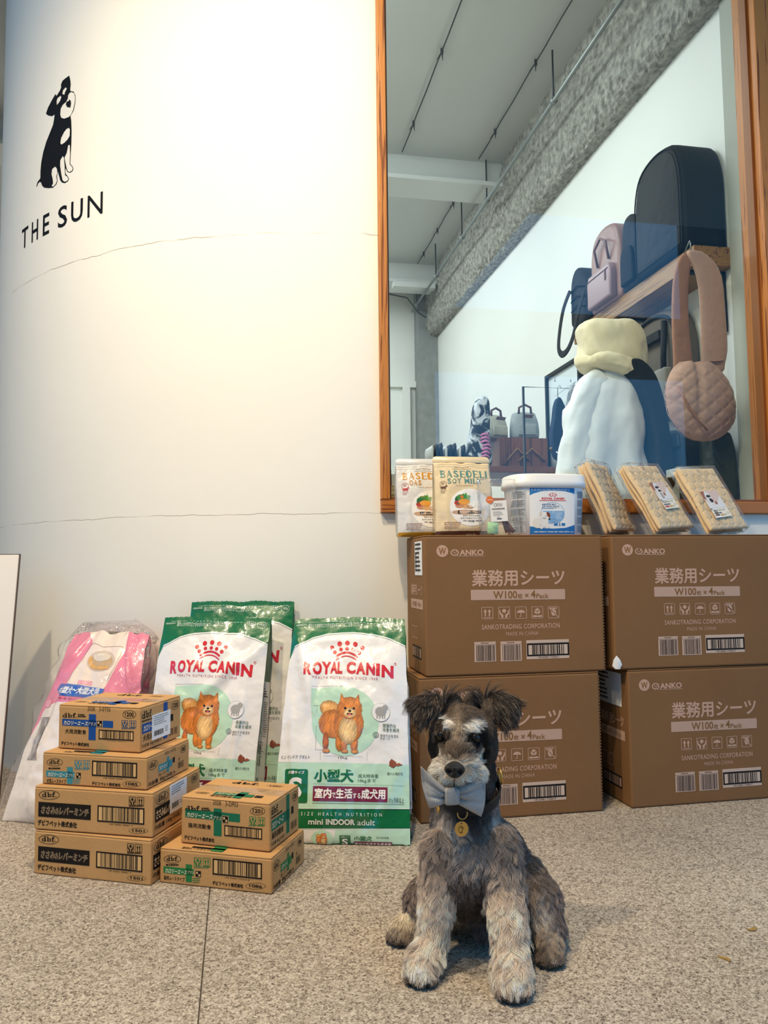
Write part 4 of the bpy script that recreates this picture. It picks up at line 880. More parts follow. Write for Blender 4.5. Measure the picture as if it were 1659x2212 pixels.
# ---- big pink bag in clear wrap
PINK, CRM = '#f07f9c', '#f8e4d2'
def pink_art(w, L):
    a = Art(w, L, [(540, 175), (1480, 140), (1430, 2820), (-160, 2850)])
    a.poly([(-400, 0), (2000, 0), (2000, 2400), (-400, 2400)], PINK)
    a.layer = 1; a.poly([(760, 60), (830, 300), (760, 470), (640, 740), (540, 770), (1120, 770), (1200, 560), (1260, 330), (1240, 60)], CRM)
    a.poly(spline([(30, 1990), (60, 1800), (170, 1520), (300, 1240), (370, 1060), (470, 985), (640, 960), (900, 955), (1240, 960)], 6, False)+[(1700, 960), (1700, 3000), (-300, 3000), (-300, 2150)], '#f8eadd')
    a.layer = 2; a.line([(800, 300), (770, 440), (660, 700)], 6, '#b9a08e'); a.line([(800, 300), (1230, 312), (1200, 520), (1130, 700)], 6, '#b9a08e')
    a.ellipse(1010, 470, 170, 120, '#d9c3ae'); a.layer = 3; a.ellipse(1010, 480, 150, 95, '#c9a36a'); a.layer = 4; a.line(spline([(870, 440), (900, 510), (1000, 545), (1130, 540)], 6, False), 34, '#e5a53a'); a.ellipse(1010, 425, 110, 45, '#e6d5c0')
    a.layer = 2; a.rect(800, 695, 975, 745, '#f3a9b2'); a.poly([(560, 735), (1135, 770), (1085, 885), (600, 885), (530, 800)], '#2c5fb8')
    a.layer = 3; a.text('中型犬〜大型犬用', 580, 780, 1060, 850, '#f0f2fa', bold=0.035, shear=0.2); a.text('チキン', 612, 905, 760, 925, '#a9485c', bold=0.02)
    a.ellipse(430, 970, 55, 52, '#f4a3b4'); a.ring(430, 970, 55, 52, 5, '#cf7f90')
    def legs(X, Y):
        x = (X-330)/330.0; y = (Y-1140)/620.0; n = fbm(x*9, y*9, 4.0); m = (np.abs(x-0.25+0.35*(y-0.2)) < 0.20-0.08*y+0.12*np.clip(y-0.75, 0, 1)*4) & (y > 0) & (y < 0.98)
        g = 0.62+0.5*(n-0.4)-0.3*np.exp(-((x-0.3)/0.12)**2)*np.exp(-((y-0.45)/0.25)**2); return np.stack([g, g*0.93, g*0.90], -1), m
    a.raster(180, 1140, 660, 1750, 9, legs, layer=3)
    a.ring(160, 2040, 60, 22, 5, '#c8b8ac')
    return a
pk = empty('dog_food_bag', (-0.480, 2.262, 0), math.radians(-26), label='big pink and cream dog food bag wrapped in clear plastic against the rounded wall', cat='pet food bag')
pb = Bag(0.345, 0.55, 0.10, 0.030, 0.38, 0.52, 14, [(0.05, 0.45, 1.2, 0.1, 0.008, 0.012), (0.30, 0.44, 1.9, 0.1, 0.008, 0.012), (0.33, 0.36, 0.9, 0.06, 0.007, -0.01), (0.08, 0.3, 1.4, 0.12, 0.01, 0.008)], wf=lambda t: 1.0-0.26*np.clip(t, 0, 1)**1.4, noise=0.012, rag=0.010)
pb.shell('pouch', pk, FOIL, lambda t, k, nu: PINK if t > 0.08 else CRM)
pink_art(0.345, 0.55).build('front_print', pk, pb.surf, FOILINK, step=0.007, base=0.0015, dl=0.0007)
wb = Bag(0.375, 0.575, 0.11, 0.036, 0.38, 0.52, 31, [(0.03, 0.46, 1.3, 0.12, 0.008, 0.014), (0.36, 0.45, 1.8, 0.12, 0.008, 0.014), (0.2, 0.5, 0.2, 0.15, 0.008, 0.008)], wf=lambda t: 1.0-0.16*np.clip(t, 0, 1)**1.2, noise=0.018, rag=0.030)
WRAP = film('clear_wrap', (0.95, 0.9, 0.88), 0.07, 0.10, 0.6, 13, 1.25)
o = wb.shell('plastic_wrap', pk, WRAP, lambda t, k, nu: WHT, 40, 50); o.location = (0, -0.006, 0)
# ================================================================= ON TOP OF THE CARTONS
TZ = 0.7718
def pouch(loc, ang, w, L, base, band, art_fn, label):
    r = empty('food_pouch', loc, math.radians(ang), label=label, cat='food pouch')
    b = Bag(w, L, 0.045, 0.014, 0.10, 0.22, hash(label) % 17, [(w*.8, L*.3, 1.3, .05, .006, .003), (w*.2, L*.25, 1.6, .05, .006, .003)], wf=lambda t: 1+0*t, noise=0.003, fold=0.015)
    b.shell('pouch', r, PFOIL, lambda t, k, nu: band if t < 0.055 else base, 30, 50)
    art_fn(w, L).build('front_print', r, b.surf, PFOIL, step=0.012, base=0.0008, dl=0.0004)
    # flat zip top with rounded corners
    pts = [(0, 0), (w, 0), (w, 0.010), (w-0.003, 0.016), (w-0.010, 0.019), (0.010, 0.019), (0.003, 0.016), (0, 0.010)]
    y, z, th = (float(q) for q in b.frame(np.array(L)))
    slab('zip_seal', pts, 0.0022, PFOIL2[base], r, bev=0.0008, seg=1, axes=((1, 0, 0), (0, math.sin(th), math.cos(th))), origin=(-w/2, y, z-0.0005))
    return r
PFOIL = mat('pouch_foil', attr=True, rough=0.32, coat=0.5, bump2=0.3, b2scale=16, bump=0.2, bscale=60)
PFOIL2 = {'#e6cfa4': mat('cream_foil', '#e6cfa4', rough=0.3, coat=0.5), '#dcd8d0': mat('silver_foil', '#dcd8d0', rough=0.25, coat=0.5)}
def veg(a, cx, cy, s):
    for dx, dy, rx, ry, c in ((-.45, -.1, .3, .35, '#2f6a3a'), (-.3, -.3, .25, .25, '#4b8b3f'), (0, -.25, .18, .38, '#3f8a3a'), (.2, -.3, .12, .4, '#5aa04a'), (.45, -.2, .2, .3, '#8dae7a'), (-.15, -.35, .16, .22, '#e8782c'), (-.55, .15, .25, .2, '#c3312b'), (.05, .15, .42, .25, '#eda33a'),
                              (-.35, .4, .4, .2, '#c98d63'), (.1, .45, .35, .2, '#d8a873'), (.55, .2, .25, .35, '#ece6da'), (.5, .5, .3, .15, '#b98962')): a.ellipse(cx+dx*s, cy+dy*s, rx*s, ry*s, c, n=16); a.layer += 0
def didone(a, t, x0, y0, x1, y1, col):
    """high-contrast display capitals: heavy stems, hairline arms"""
    wd = [{'I': 0.55, 'M': 1.25, 'L': 0.9, ' ': 0.5}.get(c, 1.0) for c in t]; U = (x1-x0)/sum(wd); H_ = y1-y0; th = H_*0.07; cur = x0
    for ch, k in zip(t, wd):
        W = U*min(k, 1.0); X = cur; cur += U*k; W = U*k if k > 1 else W; R = X+W*0.88; m = (y0+y1)/2; hv = U*0.28
        if ch == ' ': continue
        if ch == 'I': a.rect(X+W*.12, y0, X+W*.12+hv, y1, col); continue
        if ch in 'BDELKIP': a.rect(X+W*.06, y0, X+W*.06+hv, y1, col); a.rect(X, y0, X+W*.44, y0+th*.7, col); a.rect(X, y1-th*.7, X+W*.44, y1, col)
        if ch == 'B':
            a.ring(X+W*.42, (y0+m)/2, W*.32, (m-y0)/2, th*1.5, col); a.ring(X+W*.45, (m+y1)/2, W*.36, (y1-m)/2, th*1.5, col)
        elif ch == 'D': a.ring(X+W*.38, m, W*.46, H_/2, W*.16, col)
        elif ch == 'E':
            for yy in (y0, m-th/2, y1-th): a.rect(X+W*.2, yy, R-(W*.12 if yy == m-th/2 else 0), yy+th, col)
            a.rect(R-th, y0, R, y0+H_*.22, col); a.rect(R-th, y1-H_*.22, R, y1, col)
        elif ch == 'L': a.rect(X+W*.2, y1-th, R, y1, col); a.rect(R-th, y1-H_*.28, R, y1, col)
        elif ch == 'A': a.line([(X+W*.1, y1), (X+W*.42, y0)], th, col); a.poly([(X+W*.34, y0), (X+W*.50, y0), (R, y1), (R-hv, y1)], col); a.rect(X+W*.22, y0+H_*.62, X+W*.62, y0+H_*.62+th*.8, col)
        elif ch == 'S': a.text('S', X+W*.08, y0, R-W*.04, y1, col, bold=0.02)
        elif ch in 'OMY': a.text(ch, X+W*.04, y0, R, y1, col, bold=0.015)
        elif ch == 'K': a.line([(X+W*.3, m+H_*.05), (R-W*.1, y0)], th, col); a.poly([(X+W*.42, m-H_*.08), (X+W*.58, m-H_*.18), (R, y1), (R-hv, y1)], col)
def pouch_art(main, sub, col, base, wm, brown, dogc):
    def f(w, L):
        a = Art(w, L, [(332, 110), (798, 110), (798, 712), (332, 712)])
        a.line([(340, 130), (790, 130)], 2, '#b9a98a'); a.line([(340, 150), (790, 150)], 2, '#b9a98a'); a.line([(485, 172), (635, 172)], 2.5, '#77705f'); a.text('WAN PREMIUM', 500, 152, 618, 162, '#8a7a5a')
        didone(a, 'BASE', 380, 185, 588, 246, col); didone(a, 'DELI', 590, 185, 775, 246, col)
        didone(a, sub, 432, 254, 432+len(sub)*35, 298, col)
        a.text('human grade food', 502, 308, 640, 322, '#b58f62')
        a.ring(400, 298, 26, 24, 2, dogc); a.lines(385, 286, 415, 308, 3, dogc, 3, 0.4); a.ellipse(400, 328, 22, 9, dogc); a.ellipse(424, 316, 8, 6, dogc)
        for dx in (-18, -8, 8, 16): a.rect(400+dx-2, 330, 400+dx+3, 345, dogc)
        a.line([(380, 325), (372, 312)], 4, dogc); a.lines(378, 352, 425, 378, 4, dogc, 8, 0.3)
        a.ellipse(605, 490, 165, 150, '#f4efe6'); a.layer = 1
        a.ellipse(560, 530, 104, 20, '#c9a27f'); veg(a, 555, 440, 95); a.layer = 2; a.ellipse(630, 440, 26, 50, '#eef0ea'); a.ellipse(555, 445, 46, 22, '#eda33a'); a.layer = 1
        a.arect(502, 517, 690, 542, '#1d1b19'); a.layer = 2; a.text('無添加 無着色 国産原料', 514, 523, 678, 536, '#f4efe6'); a.layer = 1
        for k in range(3): a.text(('健康な毎日の主食に', '素材の栄養をそのままに', '総合栄養食')[k], 540-18*k*(k < 2), 552+20*k, 680+10*k, 564+20*k, '#5a524a')
        a.text('- 500g -', 572, 598, 640, 612, '#3a342e', bold=0.01); a.lines(394, 608, 560, 662, 4, '#9a5a3a', 5, 0.3); a.layer = 0
        a.arect(300, 684, 830, 720, brown); a.layer = 1; a.text('white for', 562, 696, 650, 710, '#f2e8d8', bold=0.01)
        return a
    return f
pouch((0.642, 2.132, TZ), -1.5, 0.172, 0.220, '#e6cfa4', '#5b3a2e', pouch_art('BASE DELI', 'SOY MILK', '#5f8a80', '#e6cfa4', 1, '#5b3a2e', '#6b4a38'), 'cream soy milk food pouch, in front of the silver one')
pouch((0.545, 2.202, TZ), -2.0, 0.170, 0.222, '#dcd8d0', '#c08a1e', pouch_art('BASE DELI', 'OAS', '#c98a1e', '#dcd8d0', 1, '#c08a1e', '#b5242c'), 'silver food pouch with gold lettering behind the cream one')
# ---- treat bag: clear sleeve with card, sticker, sticks and a green paper sachet
tb = empty('treat_bag', (0.728, 2.068, TZ), math.radians(-4), label='clear treat bag with white card, orange sticker and brown chew sticks', cat='treat bag')
CLR = film('clear_pouch', (0.95, 0.95, 0.95), 0.05, 0.06, 0.7, 22)
cb = Bag(0.112, 0.172, 0.03, 0.012, 0.22, 0.34, 3, [(0.05, 0.1, 0.8, .05, .006, .004)], noise=0.004, fold=0.006)
cb.shell('clear_sleeve', tb, CLR, lambda t, k, nu: WHT, 16, 24)
STK = mat('chew_stick', '#8a4a30', rough=0.7, var=0.2, vscale=60, bump=0.5, bscale=120)
for k in range(9):
    t = k/8; tubeobj('chew_stick', [(0.000+0.004*t, 0.030, 0.070), (0.010+0.012*t, 0.018-0.002*(k % 3), 0.035), (0.016+0.026*t, 0.010-0.003*(k % 2), 0.006+0.002*(k % 3))], 0.0022, STK, tb, 6)
slab('paper_sachet', [(-0.042, 0.004), (-0.012, 0.002), (-0.010, 0.034), (-0.040, 0.036)], 0.004, mat('green_paper', '#a9d3a0', rough=0.7, bump=0.5, bscale=90), tb, bev=0.001, seg=1, origin=(0, -0.004, 0))
ca = slab('card', [(-0.030, 0.036), (0.018, 0.039), (0.014, 0.098), (-0.034, 0.094)], 0.0008, mat('card_paper', '#f6efe4', rough=0.7), tb, bev=0, origin=(0, -0.006, 0), smooth=False)
a = Art(0.048, 0.058); a.ring(16, 12, 4, 5, 1, '#777777'); a.ring(24, 11, 3.5, 4, 1, '#777777'); a.ring(32, 12, 3.5, 4, 1, '#777777'); a.text('inunoichinichi', 6, 20, 42, 25, '#3a342e', bold=0.02); a.lines(8, 30, 40, 44, 5, '#8a8078', 2, 0.3); a.arect(18, 50, 32, 52, '#2a2522'); a.lines(19, 46, 31, 48, 1, '#55504a', 2, 0.7)
a.build('card_print', ca, planar((-0.032, -0.0068, 0.037), (1, 0, 0.05), (-0.05, 0, 1)), INK)
bm = bmesh.new(); bmesh.ops.create_cone(bm, cap_ends=True, segments=28, radius1=0.0105, radius2=0.0105, depth=0.0008, matrix=Matrix.Translation((-0.034, -0.0078, 0.098)) @ Matrix.Rotation(math.pi/2, 4, 'X'))
st = bmobj('sticker', bm, mat('orange_sticker', '#f07a2a', rough=0.5), tb)
a = Art(0.021, 0.021); a.text('初回限定特価', 3, 9, 18, 12, '#fff3e4', bold=0.02); a.build('sticker_print', st, planar((-0.0445, -0.0083, 0.0875), (1, 0, 0), (0, 0, 1)), INK)
# ---- white pail
pl = empty('milk_pail', (0.902, 2.182, TZ), 0, label='white plastic pail of puppy milk powder with blue label', cat='pail')
PW = mat('white_plastic', '#f1eee8', rough=0.3, coat=0.3)
pail_y = 0.078
def rr(z, rx, ry): return ell((0, 0, z), rx, ry, 48, p=3.4)
loft('tub', [rr(0, .100, .068), rr(.003, .104, .071), rr(.14, .113, .0775), rr(.150, .114, .078)], PW, pl)
loft('lid', [rr(.140, .117, .081), rr(.142, .121, .084), rr(.158, .121, .084), rr(.160, .119, .083), rr(.176, .118, .082), rr(.180, .114, .079), rr(.178, .108, .073), rr(.174, .104, .069)], PW, pl)
def pailmap(x0):
    def f(u, v, off):
        z = 0.004+v; rx = .104+(z)*0.0615+off; ry = .071+z*0.0445+off; x = np.clip((u+x0)/rx, -.999, .999)
        return np.stack([x*rx, -ry*(1-np.abs(x)**3.4)**(1/3.4), z], -1)
    return f
a = Art(0.138, 0.134, [(1045, 290), (1420, 290), (1420, 712), (1045, 712)])
a.poly([(1045, 285), (1425, 285), (1425, 720), (1045, 720)], '#f4f2ee'); a.layer = 1
a.poly([(1045, 285), (1425, 285), (1425, 345), (1400, 335), (1330, 318), (1235, 312), (1140, 320), (1075, 340), (1045, 358)], '#2f7dbd'); a.poly([(1045, 640), (1120, 655), (1235, 662), (1340, 655), (1425, 628), (1425, 720), (1045, 720)], '#2b74b5')
a.layer = 2; a.lines(1056, 300, 1400, 318, 2, '#cfe2f2', 4, 0.5)
for x, y in ((1202, 352), (1214, 342), (1232, 338), (1250, 342), (1263, 352)): a.ellipse(x, y, 5, 5, RED)
for x, y in ((1212, 358), (1232, 353), (1254, 358)): a.ellipse(x, y, 4, 4, RED)
a.line([(1210, 368), (1232, 362), (1256, 368)], 4, RED); a.text('ROYAL CANIN', 1140, 376, 1330, 398, RED, bold=0.035); a.rect(1120, 404, 1346, 409, RED)
a.text('BABYDOG MILK', 1142, 434, 1260, 448, '#2b5f93', bold=0.02); a.text('LAIT POUR CHIOTS', 1142, 453, 1285, 467, '#2b5f93', bold=0.02); a.lines(1142, 472, 1280, 484, 2, '#5a86ad', 3, 0.5)
a.ring(1230, 520, 100, 100, 3, '#8db6d8'); a.poly([(1150, 500), (1330, 500), (1325, 560), (1290, 605), (1200, 612), (1150, 600)], '#8bb6da'); a.lines(1255, 515, 1315, 580, 6, '#e6eff7', 4, 0.3)
a.arect(1240, 612, 1335, 636, '#2f7dbd'); a.layer = 3; a.ellipse(1288, 625, 17, 17, '#f4f2ee'); a.layer = 4; a.text('1', 1283, 614, 1293, 636, '#2b5f93', bold=0.02); a.layer = 3
a.ring(1236, 515, 11, 11, 2, '#e6eff7'); a.ring(1238, 588, 18, 18, 2.5, '#5a86ad'); a.layer = 4
for ex, ey, rx, ry, c in ((1105, 610, 42, 48, '#ece6da'), (1160, 600, 34, 46, '#f3efe6'), (1165, 545, 42, 36, '#f6f2ea'), (1135, 640, 16, 26, '#f3efe6'), (1182, 636, 16, 26, '#f3efe6')): a.ellipse(ex, ey, rx, ry, c)
a.layer = 5; a.poly(spline([(1178, 514), (1200, 518), (1210, 550), (1196, 560), (1182, 540)], 4), '#8a4a34'); a.ellipse(1203, 574, 8, 7, '#2a2220'); a.ellipse(1172, 548, 4, 4, '#2a2220'); a.ellipse(1130, 530, 12, 22, '#e2d8c8')
a.text('NET WEIGHT / POIDS NET / PESO NETO : 2 kg', 1078, 686, 1408, 702, '#eef4fa', bold=0.02)
a.build('front_label', pl, pailmap(-0.071), INK, step=0.006, base=0.0006, dl=0.0002)
for x0, wd in ((-0.112, 0.032), (0.076, 0.032)):
    a = Art(wd, 0.128, [(0, 0), (32, 0), (32, 128), (0, 128)])
    for k in range(5): a.arect(1, 2+k*25, 31, 24+k*25, '#b9bcc0'); a.layer = 1; a.lines(2, 4+k*25, 30, 23+k*25, 7, '#5a6068', k+2, 0.45); a.layer = 0
    a.build('side_label', pl, pailmap(x0), INK, step=0.004, base=0.0006, dl=0.0002)
# ---- three quilted pads folded in clear sleeves
QF = bpy.data.materials.new('quilted_pad'); QF.use_nodes = True; N = QF.node_tree.nodes; L = QF.node_tree.links; b = N['Principled BSDF']; b.inputs['Roughness'].default_value = 0.8; b.inputs['Sheen Weight'].default_value = 0.3
b.inputs['Base Color'].default_value = (*srgb('#dfbf8c'), 1)
t = N.new('ShaderNodeTexCoord'); nzz = N.new('ShaderNodeTexNoise'); nzz.inputs['Scale'].default_value = 40; L.new(t.outputs['Object'], nzz.inputs[0]); bp = N.new('ShaderNodeBump'); bp.inputs['Strength'].default_value = 0.2; bp.inputs['Distance'].default_value = 0.001
L.new(nzz.outputs['Fac'], bp.inputs['Height']); L.new(bp.outputs[0], b.inputs['Normal'])
def quilt(x, z, S=0.031):
    """depth of honeycomb quilting: round puffs with stitched channels"""
    best = np.full(x.shape, 9.0); sec = np.full(x.shape, 9.0); r = z/(S*0.866); r0 = np.round(r)
    for dr in (-1, 0, 1):
        row = r0+dr; ox = np.where(np.mod(row, 2) == 0, 0, S/2); cx = np.round((x-ox)/S)
        for dc in (-1, 0, 1):
            px, pz = (cx+dc)*S+ox, row*S*0.866; d = np.sqrt((x-px)**2+(z-pz)**2); sec = np.where(d < best, best, np.minimum(sec, d)); best = np.minimum(best, d)
    e = np.clip((sec-best)/(S*0.35), 0, 1); return 0.0032*(1-(1-e)**2)
def pad(loc, ang, lean, roll, label, card=None, w=0.155, h=0.205, layers=2, th=0.030):
    r = empty('quilted_pad', loc, 0, label=label, cat='pet pad'); r.rotation_euler = Matrix.Rotation(math.radians(ang), 3, 'Z').to_4x4().to_euler()
    M = Matrix.Rotation(-math.radians(lean), 4, 'X') @ Matrix.Rotation(math.radians(roll), 4, 'Y')
    for ly in range(layers):
        n, m_ = (96, 126) if ly == 0 else (26, 34); V = []; F = []; y0 = ly*th/layers*1.02; T = th/layers*0.96
        for side in (0, 1):
            for j in range(m_+1):
                for i in range(n+1):
                    u, v = i/n, j/m_; x = (u-.5)*w; z = v*h; e = 1-max(abs(2*u-1)**14, abs(2*v-1)**14)
                    q = 1.0*max(e, 0)*float(quilt(np.array(x+0.003*ly), np.array(z))) if side == 0 and ly == 0 else 0
                    y = y0+(T/2)+(-1 if side == 0 else 1)*(T/2*max(e, 0)**0.5)-(q if side == 0 else 0)+0.002*math.sin(9*v+ly)
                    V.append(M @ Vector((x*(1-0.02*ly), y, z)))
        K = (n+1)*(m_+1)
        for side in (0, 1):
            for j in range(m_):
                for i in range(n):
                    a0 = side*K+j*(n+1)+i; f = (a0, a0+1, a0+n+2, a0+n+1); F.append(f if side == 0 else f[::-1])
        newobj('folded_layer', V, F, QF, r, smooth=True)
    bm = bmesh.new(); bbox(bm, -w/2-0.004, w/2+0.004, -0.006, th+0.004, -0.0015, h+0.007, 0.008, 3)
    bmesh.ops.subdivide_edges(bm, edges=[e for e in bm.edges if e.calc_length() > 0.03], cuts=5, use_grid_fill=True)
    for v in bm.verts: v.co += Vector((hsh(v.co.x*90, v.co.z*70, 1)-.5, hsh(v.co.x*90, v.co.z*70, 2)-.5, hsh(v.co.x*70, v.co.y*90, 3)-.5))*0.0035; v.co = M @ v.co
    zmin = min(v.co.z for v in bm.verts); bmobj('clear_sleeve', bm, CLR, r, smooth=True); r.location.z -= zmin-0.0003
    if card:
        u0, z0, rl = card; cm = M @ Matrix.Translation((u0, -0.0068, z0)) @ Matrix.Rotation(math.radians(rl), 4, 'Y')
        C_ = slab('card', [(0, 0), (0.072, 0), (0.072, 0.098), (0, 0.098)], 0.0006, mat('card_stock', '#efe4cf', rough=0.5), r, bev=0, smooth=False); C_.matrix_local = cm
        a = Art(0.072, 0.098, [(0, 0), (72, 0), (72, 98), (0, 98)])
        def photo(X, Y):
            x, y = X/72, Y/64; n = fbm(x*7, y*7, 2.0); rgb = np.stack([0.80+0.10*n, 0.70+0.10*n, 0.65+0.1*n], -1)
            k = (((x-.1)/.28)**2+((y-.15)/.3)**2) < 1; rgb[k] = (0.62, 0.40, 0.36)
            k = (y > 0.55+0.25*np.sin(x*4)); rgb[k] = (0.88, 0.86, 0.84)
            k = (((x-.30)/.17)**2+((y-.42)/.42)**2 < 1); rgb[k] = np.array((0.93, 0.91, 0.88))*(0.9+.2*(n[k][:, None]-.4))
            k = (((x-.36)/.10)**2+((y-.55)/.13)**2 < 1) | (((x-.33)/.13)**2+((y-.30)/.07)**2 < 1); rgb[k] = (0.25, 0.22, 0.24)
            k = (((x-.55)/.07)**2+((y-.72)/.1)**2 < 1); rgb[k] = (0.60, 0.42, 0.36); return rgb, np.ones(X.shape, bool)
        a.raster(0, 0, 72, 64, 1.6, photo); a.layer = 1
        a.text('洗えるペットシーツ', 5, 68, 58, 77, '#2a2522', bold=0.005); a.rect(4, 80, 36, 84, '#77736c'); a.rrect(4, 87, 24, 92, 1, '#c9605a'); a.rrect(27, 87, 42, 92, 1, '#d9a05a'); a.ring(48, 90, 3, 2.5, 1, '#7a9a6a'); a.ellipse(4, 66, 2.5, 2.5, '#3a3a3a')
        for px, py in ((58, 84), (62, 82), (66, 84), (62, 88)): a.ellipse(px, py, 2, 2, '#e6cfae')
        a.arect(14, 36, 34, 66, '#f6f4f0') if u0 > -0.03 else a.arect(4, 66, 26, 98, '#f6f4f0'); a.layer = 2
        if u0 > -0.03: a.bars(17, 38, 31, 62, '#2a2a2a', 5, 22)
        else: a.bars(7, 70, 23, 92, '#2a2a2a', 6, 22)
        a.build('card_print', C_, planar((0, -0.0004, 0), (1, 0, 0), (0, 0, 1)), INK)
    return r
pad((1.155, 2.155, TZ), 40, 22, 0, 'folded quilted beige pad in clear sleeve, next to the white pail', None, 0.145, 0.228, 3, 0.045)
pad((1.297, 2.106, TZ), 22, 30, -4, 'folded quilted beige pad in clear sleeve, middle of three, dog card upright', (-0.018, 0.060, -4), 0.168, 0.232, 3, 0.036)
pad((1.480, 2.115, TZ), 12, 30, -4, 'folded quilted beige pad in clear sleeve, last of three, barcode low on card', (-0.046, 0.035, -4), 0.160, 0.232, 2, 0.032)
# ---- white board against the drum wall
wbd = empty('white_board', (-1.003, 2.46, 0), 0, label='white board with dark edge standing against the rounded wall', cat='board')
bm = bmesh.new(); bbox(bm, -0.33, 0.33, 0, 0.010, 0.0, 0.745, 0.002, 1); bmobj('panel', bm, mat('board_white', '#efe6da', rough=0.5), wbd)
bm = bmesh.new(); bbox(bm, 0.3302, 0.3325, 0.001, 0.010, 0.0, 0.747); bbox(bm, -0.33, 0.3325, 0.001, 0.010, 0.7452, 0.747); bmobj('edge_strip', bm, mat('dark_edge', '#5a4a40', rough=0.6), wbd)
wbd.rotation_euler = (math.radians(-9), 0, math.radians(-6))
# ---- dry leaves
LF = mat('dry_leaf', '#9a7a3a', rough=0.8, var=0.2, vscale=80)
for k, (x, y, a_) in enumerate(((0.949, 1.342, 0.4), (0.830, 1.257, 2.1))):
    P = spline([(0.012, 0), (0.004, 0.005), (-0.004, 0.003), (-0.012, 0.005), (-0.010, -0.002), (-0.003, -0.005), (0.005, -0.003)], 3)
    o = slab('dry_leaf', P, 0.0012, LF, None, bev=0, axes=((1, 0, 0), (0, 1, 0)), smooth=False); o.location = (x, y, 0.0010); o.rotation_euler = (0, 0.05, a_)
    tag(o, ('small dry yellow-brown leaf on the paving near the slab joint', 'small dry yellow-brown leaf on the paving, closer to the dog')[k], 'leaf', 'dry leaves on the paving')
# ---- wall sign
SGN = mat('vinyl_black', '#0f1014', rough=0.5)
# sheet units = mm; x from 1440 mm left of the window's edge along the wall, y down from z = 2.42 m
EMB = {
  'outer': [(334,29),(341,50),(343,65),(341,79),(342,88),(360,96),(370,114),(370,139),(362,164),(345,178),(350,197),(353,234),(353,280),(350,322),(349,350),(359,359),(367,371),(363,379),(349,381),(334,374),(325,357),(323,368),(326,379),(336,389),(344,400),(339,408),(322,410),(305,403),(294,391),(284,367),(276,345),(280,358),(274,372),(279,388),(272,399),(251,405),(220,397),(192,386),(178,374),(170,360),(159,354),(148,356),(140,366),(136,363),(143,350),(164,343),(164,316),(168,286),(181,252),(200,222),(226,194),(243,175),(249,155),(252,140),(236,140),(210,128),(194,115),(207,98),(232,80),(255,66),(261,76),(281,64),(288,56),(287,44),(295,34),(311,31)],
  'brow': [(315,64),(322,72),(312,81),(308,89),(296,82),(299,69)],
  'brow2': [(286,84),(291,91),(284,102),(272,108),(264,110),(262,94),(268,85)],
  'muz': [(349,93),(363,103),(368,117),(367,138),(359,162),(348,174),(337,179),(310,176),(293,167),(286,153),(288,132),(299,122),(319,118),(328,110),(330,98),(338,92)],
  'nose': [(336,116),(345,123),(347,135),(343,148),(337,144),(326,140),(318,128),(322,119),(334,121)],
  'chest': [(339,218),(344,227),(343,249),(330,259),(313,264),(297,265),(290,257),(294,240),(311,224),(325,217)],
  'leg1': [(336,279),(345,281),(347,314),(346,350),(356,359),(364,370),(360,377),(347,378),(337,373),(328,355),(319,327),(317,316),(328,305),(332,292)],
  'leg2': [(306,308),(314,318),(318,345),(322,382),(333,389),(341,400),(335,406),(320,405),(308,396),(300,372),(292,340),(292,319)],
  'thigh': [(262,332),(273,343),(277,359),(270,371),(276,387),(268,397),(252,402),(241,396),(251,389),(248,373),(240,353),(243,335)],
}
signmap = lambda u, v, off: np.stack(wall_pt_np(1.440-u, 1.80+v, off), -1)
def wall_pt_np(s, z, off):
    a = s/RC; return (XT-(RC+off)*np.sin(a), YW+RC-(RC+off)*np.cos(a), z)
a = Art(0.52, 0.62, [(0, 0), (520, 0), (520, 620), (0, 620)])
a.poly(EMB['outer'], '#0e0f13', holes=[EMB[k] for k in ('brow', 'brow2', 'muz', 'chest', 'leg1', 'leg2', 'thigh')]); a.poly(EMB['nose'], '#0e0f13')
tag(a.build('wall_sign_emblem', None, signmap, INK, step=0.05, base=0.0008), 'black sitting dog emblem with raised muzzle on the rounded white wall', 'emblem')
a = Art(0.52, 0.62, [(0, 0), (520, 0), (520, 620), (0, 620)])
for ch, x0, x1 in (('T', -1420, -1363), ('H', -1333, -1284), ('E', -1250, -1208), ('S', -1154, -1102), ('U', -1081, -1021), ('N', -998, -928)):
    a.text(ch, x0+1440, 488, x1+1440, 563, '#0e0f13', bold=0.012 if ch != 'N' else 0.0)
tag(a.build('wall_sign_lettering', None, signmap, INK, step=0.05, base=0.0008), 'black capital lettering under the dog emblem on the rounded white wall', 'sign')
# ================================================================= INSIDE THE SHOP
SHELFW = wood('shelf_wood', '#62411f', '#9a7139', 1, 0.8)
sh = empty('wall_shelf', (1.85, 2.557, 1.812), label='wooden shelf board on black brackets carrying pet carriers', cat='shelf')
box('board', -0.165, -0.001, 0.0, 1.06, 0, 0.075, SHELFW, sh, 0.002)
BLK = mat('black_steel', '#161616', rough=0.5, metal=0.3)
for y in (0.05, 0.62):
    bm = bmesh.new(); bbox(bm, -0.150, -0.002, y, y+0.025, -0.012, -0.0005); bbox(bm, -0.016, -0.002, y, y+0.025, -0.235, -0.0005)
    bmobj('bracket', bm, BLK, sh)
NAVY = mat('carrier_fabric', '#0b0c0f', rough=0.7, bump=0.4, bscale=300, spec=0.2); BLKF = mat('black_fabric', '#0a0b0c', rough=0.8, bump=0.4, bscale=200, bump2=0.5, b2scale=20)
MAUV = mat('dusty_leather', '#8f6a5c', rough=0.45, bump=0.2, bscale=120); MAUV2 = mat('dusty_leather_dark', '#6e4d42', rough=0.5)
AX = ((0, 1, 0), (0, 0, 1))
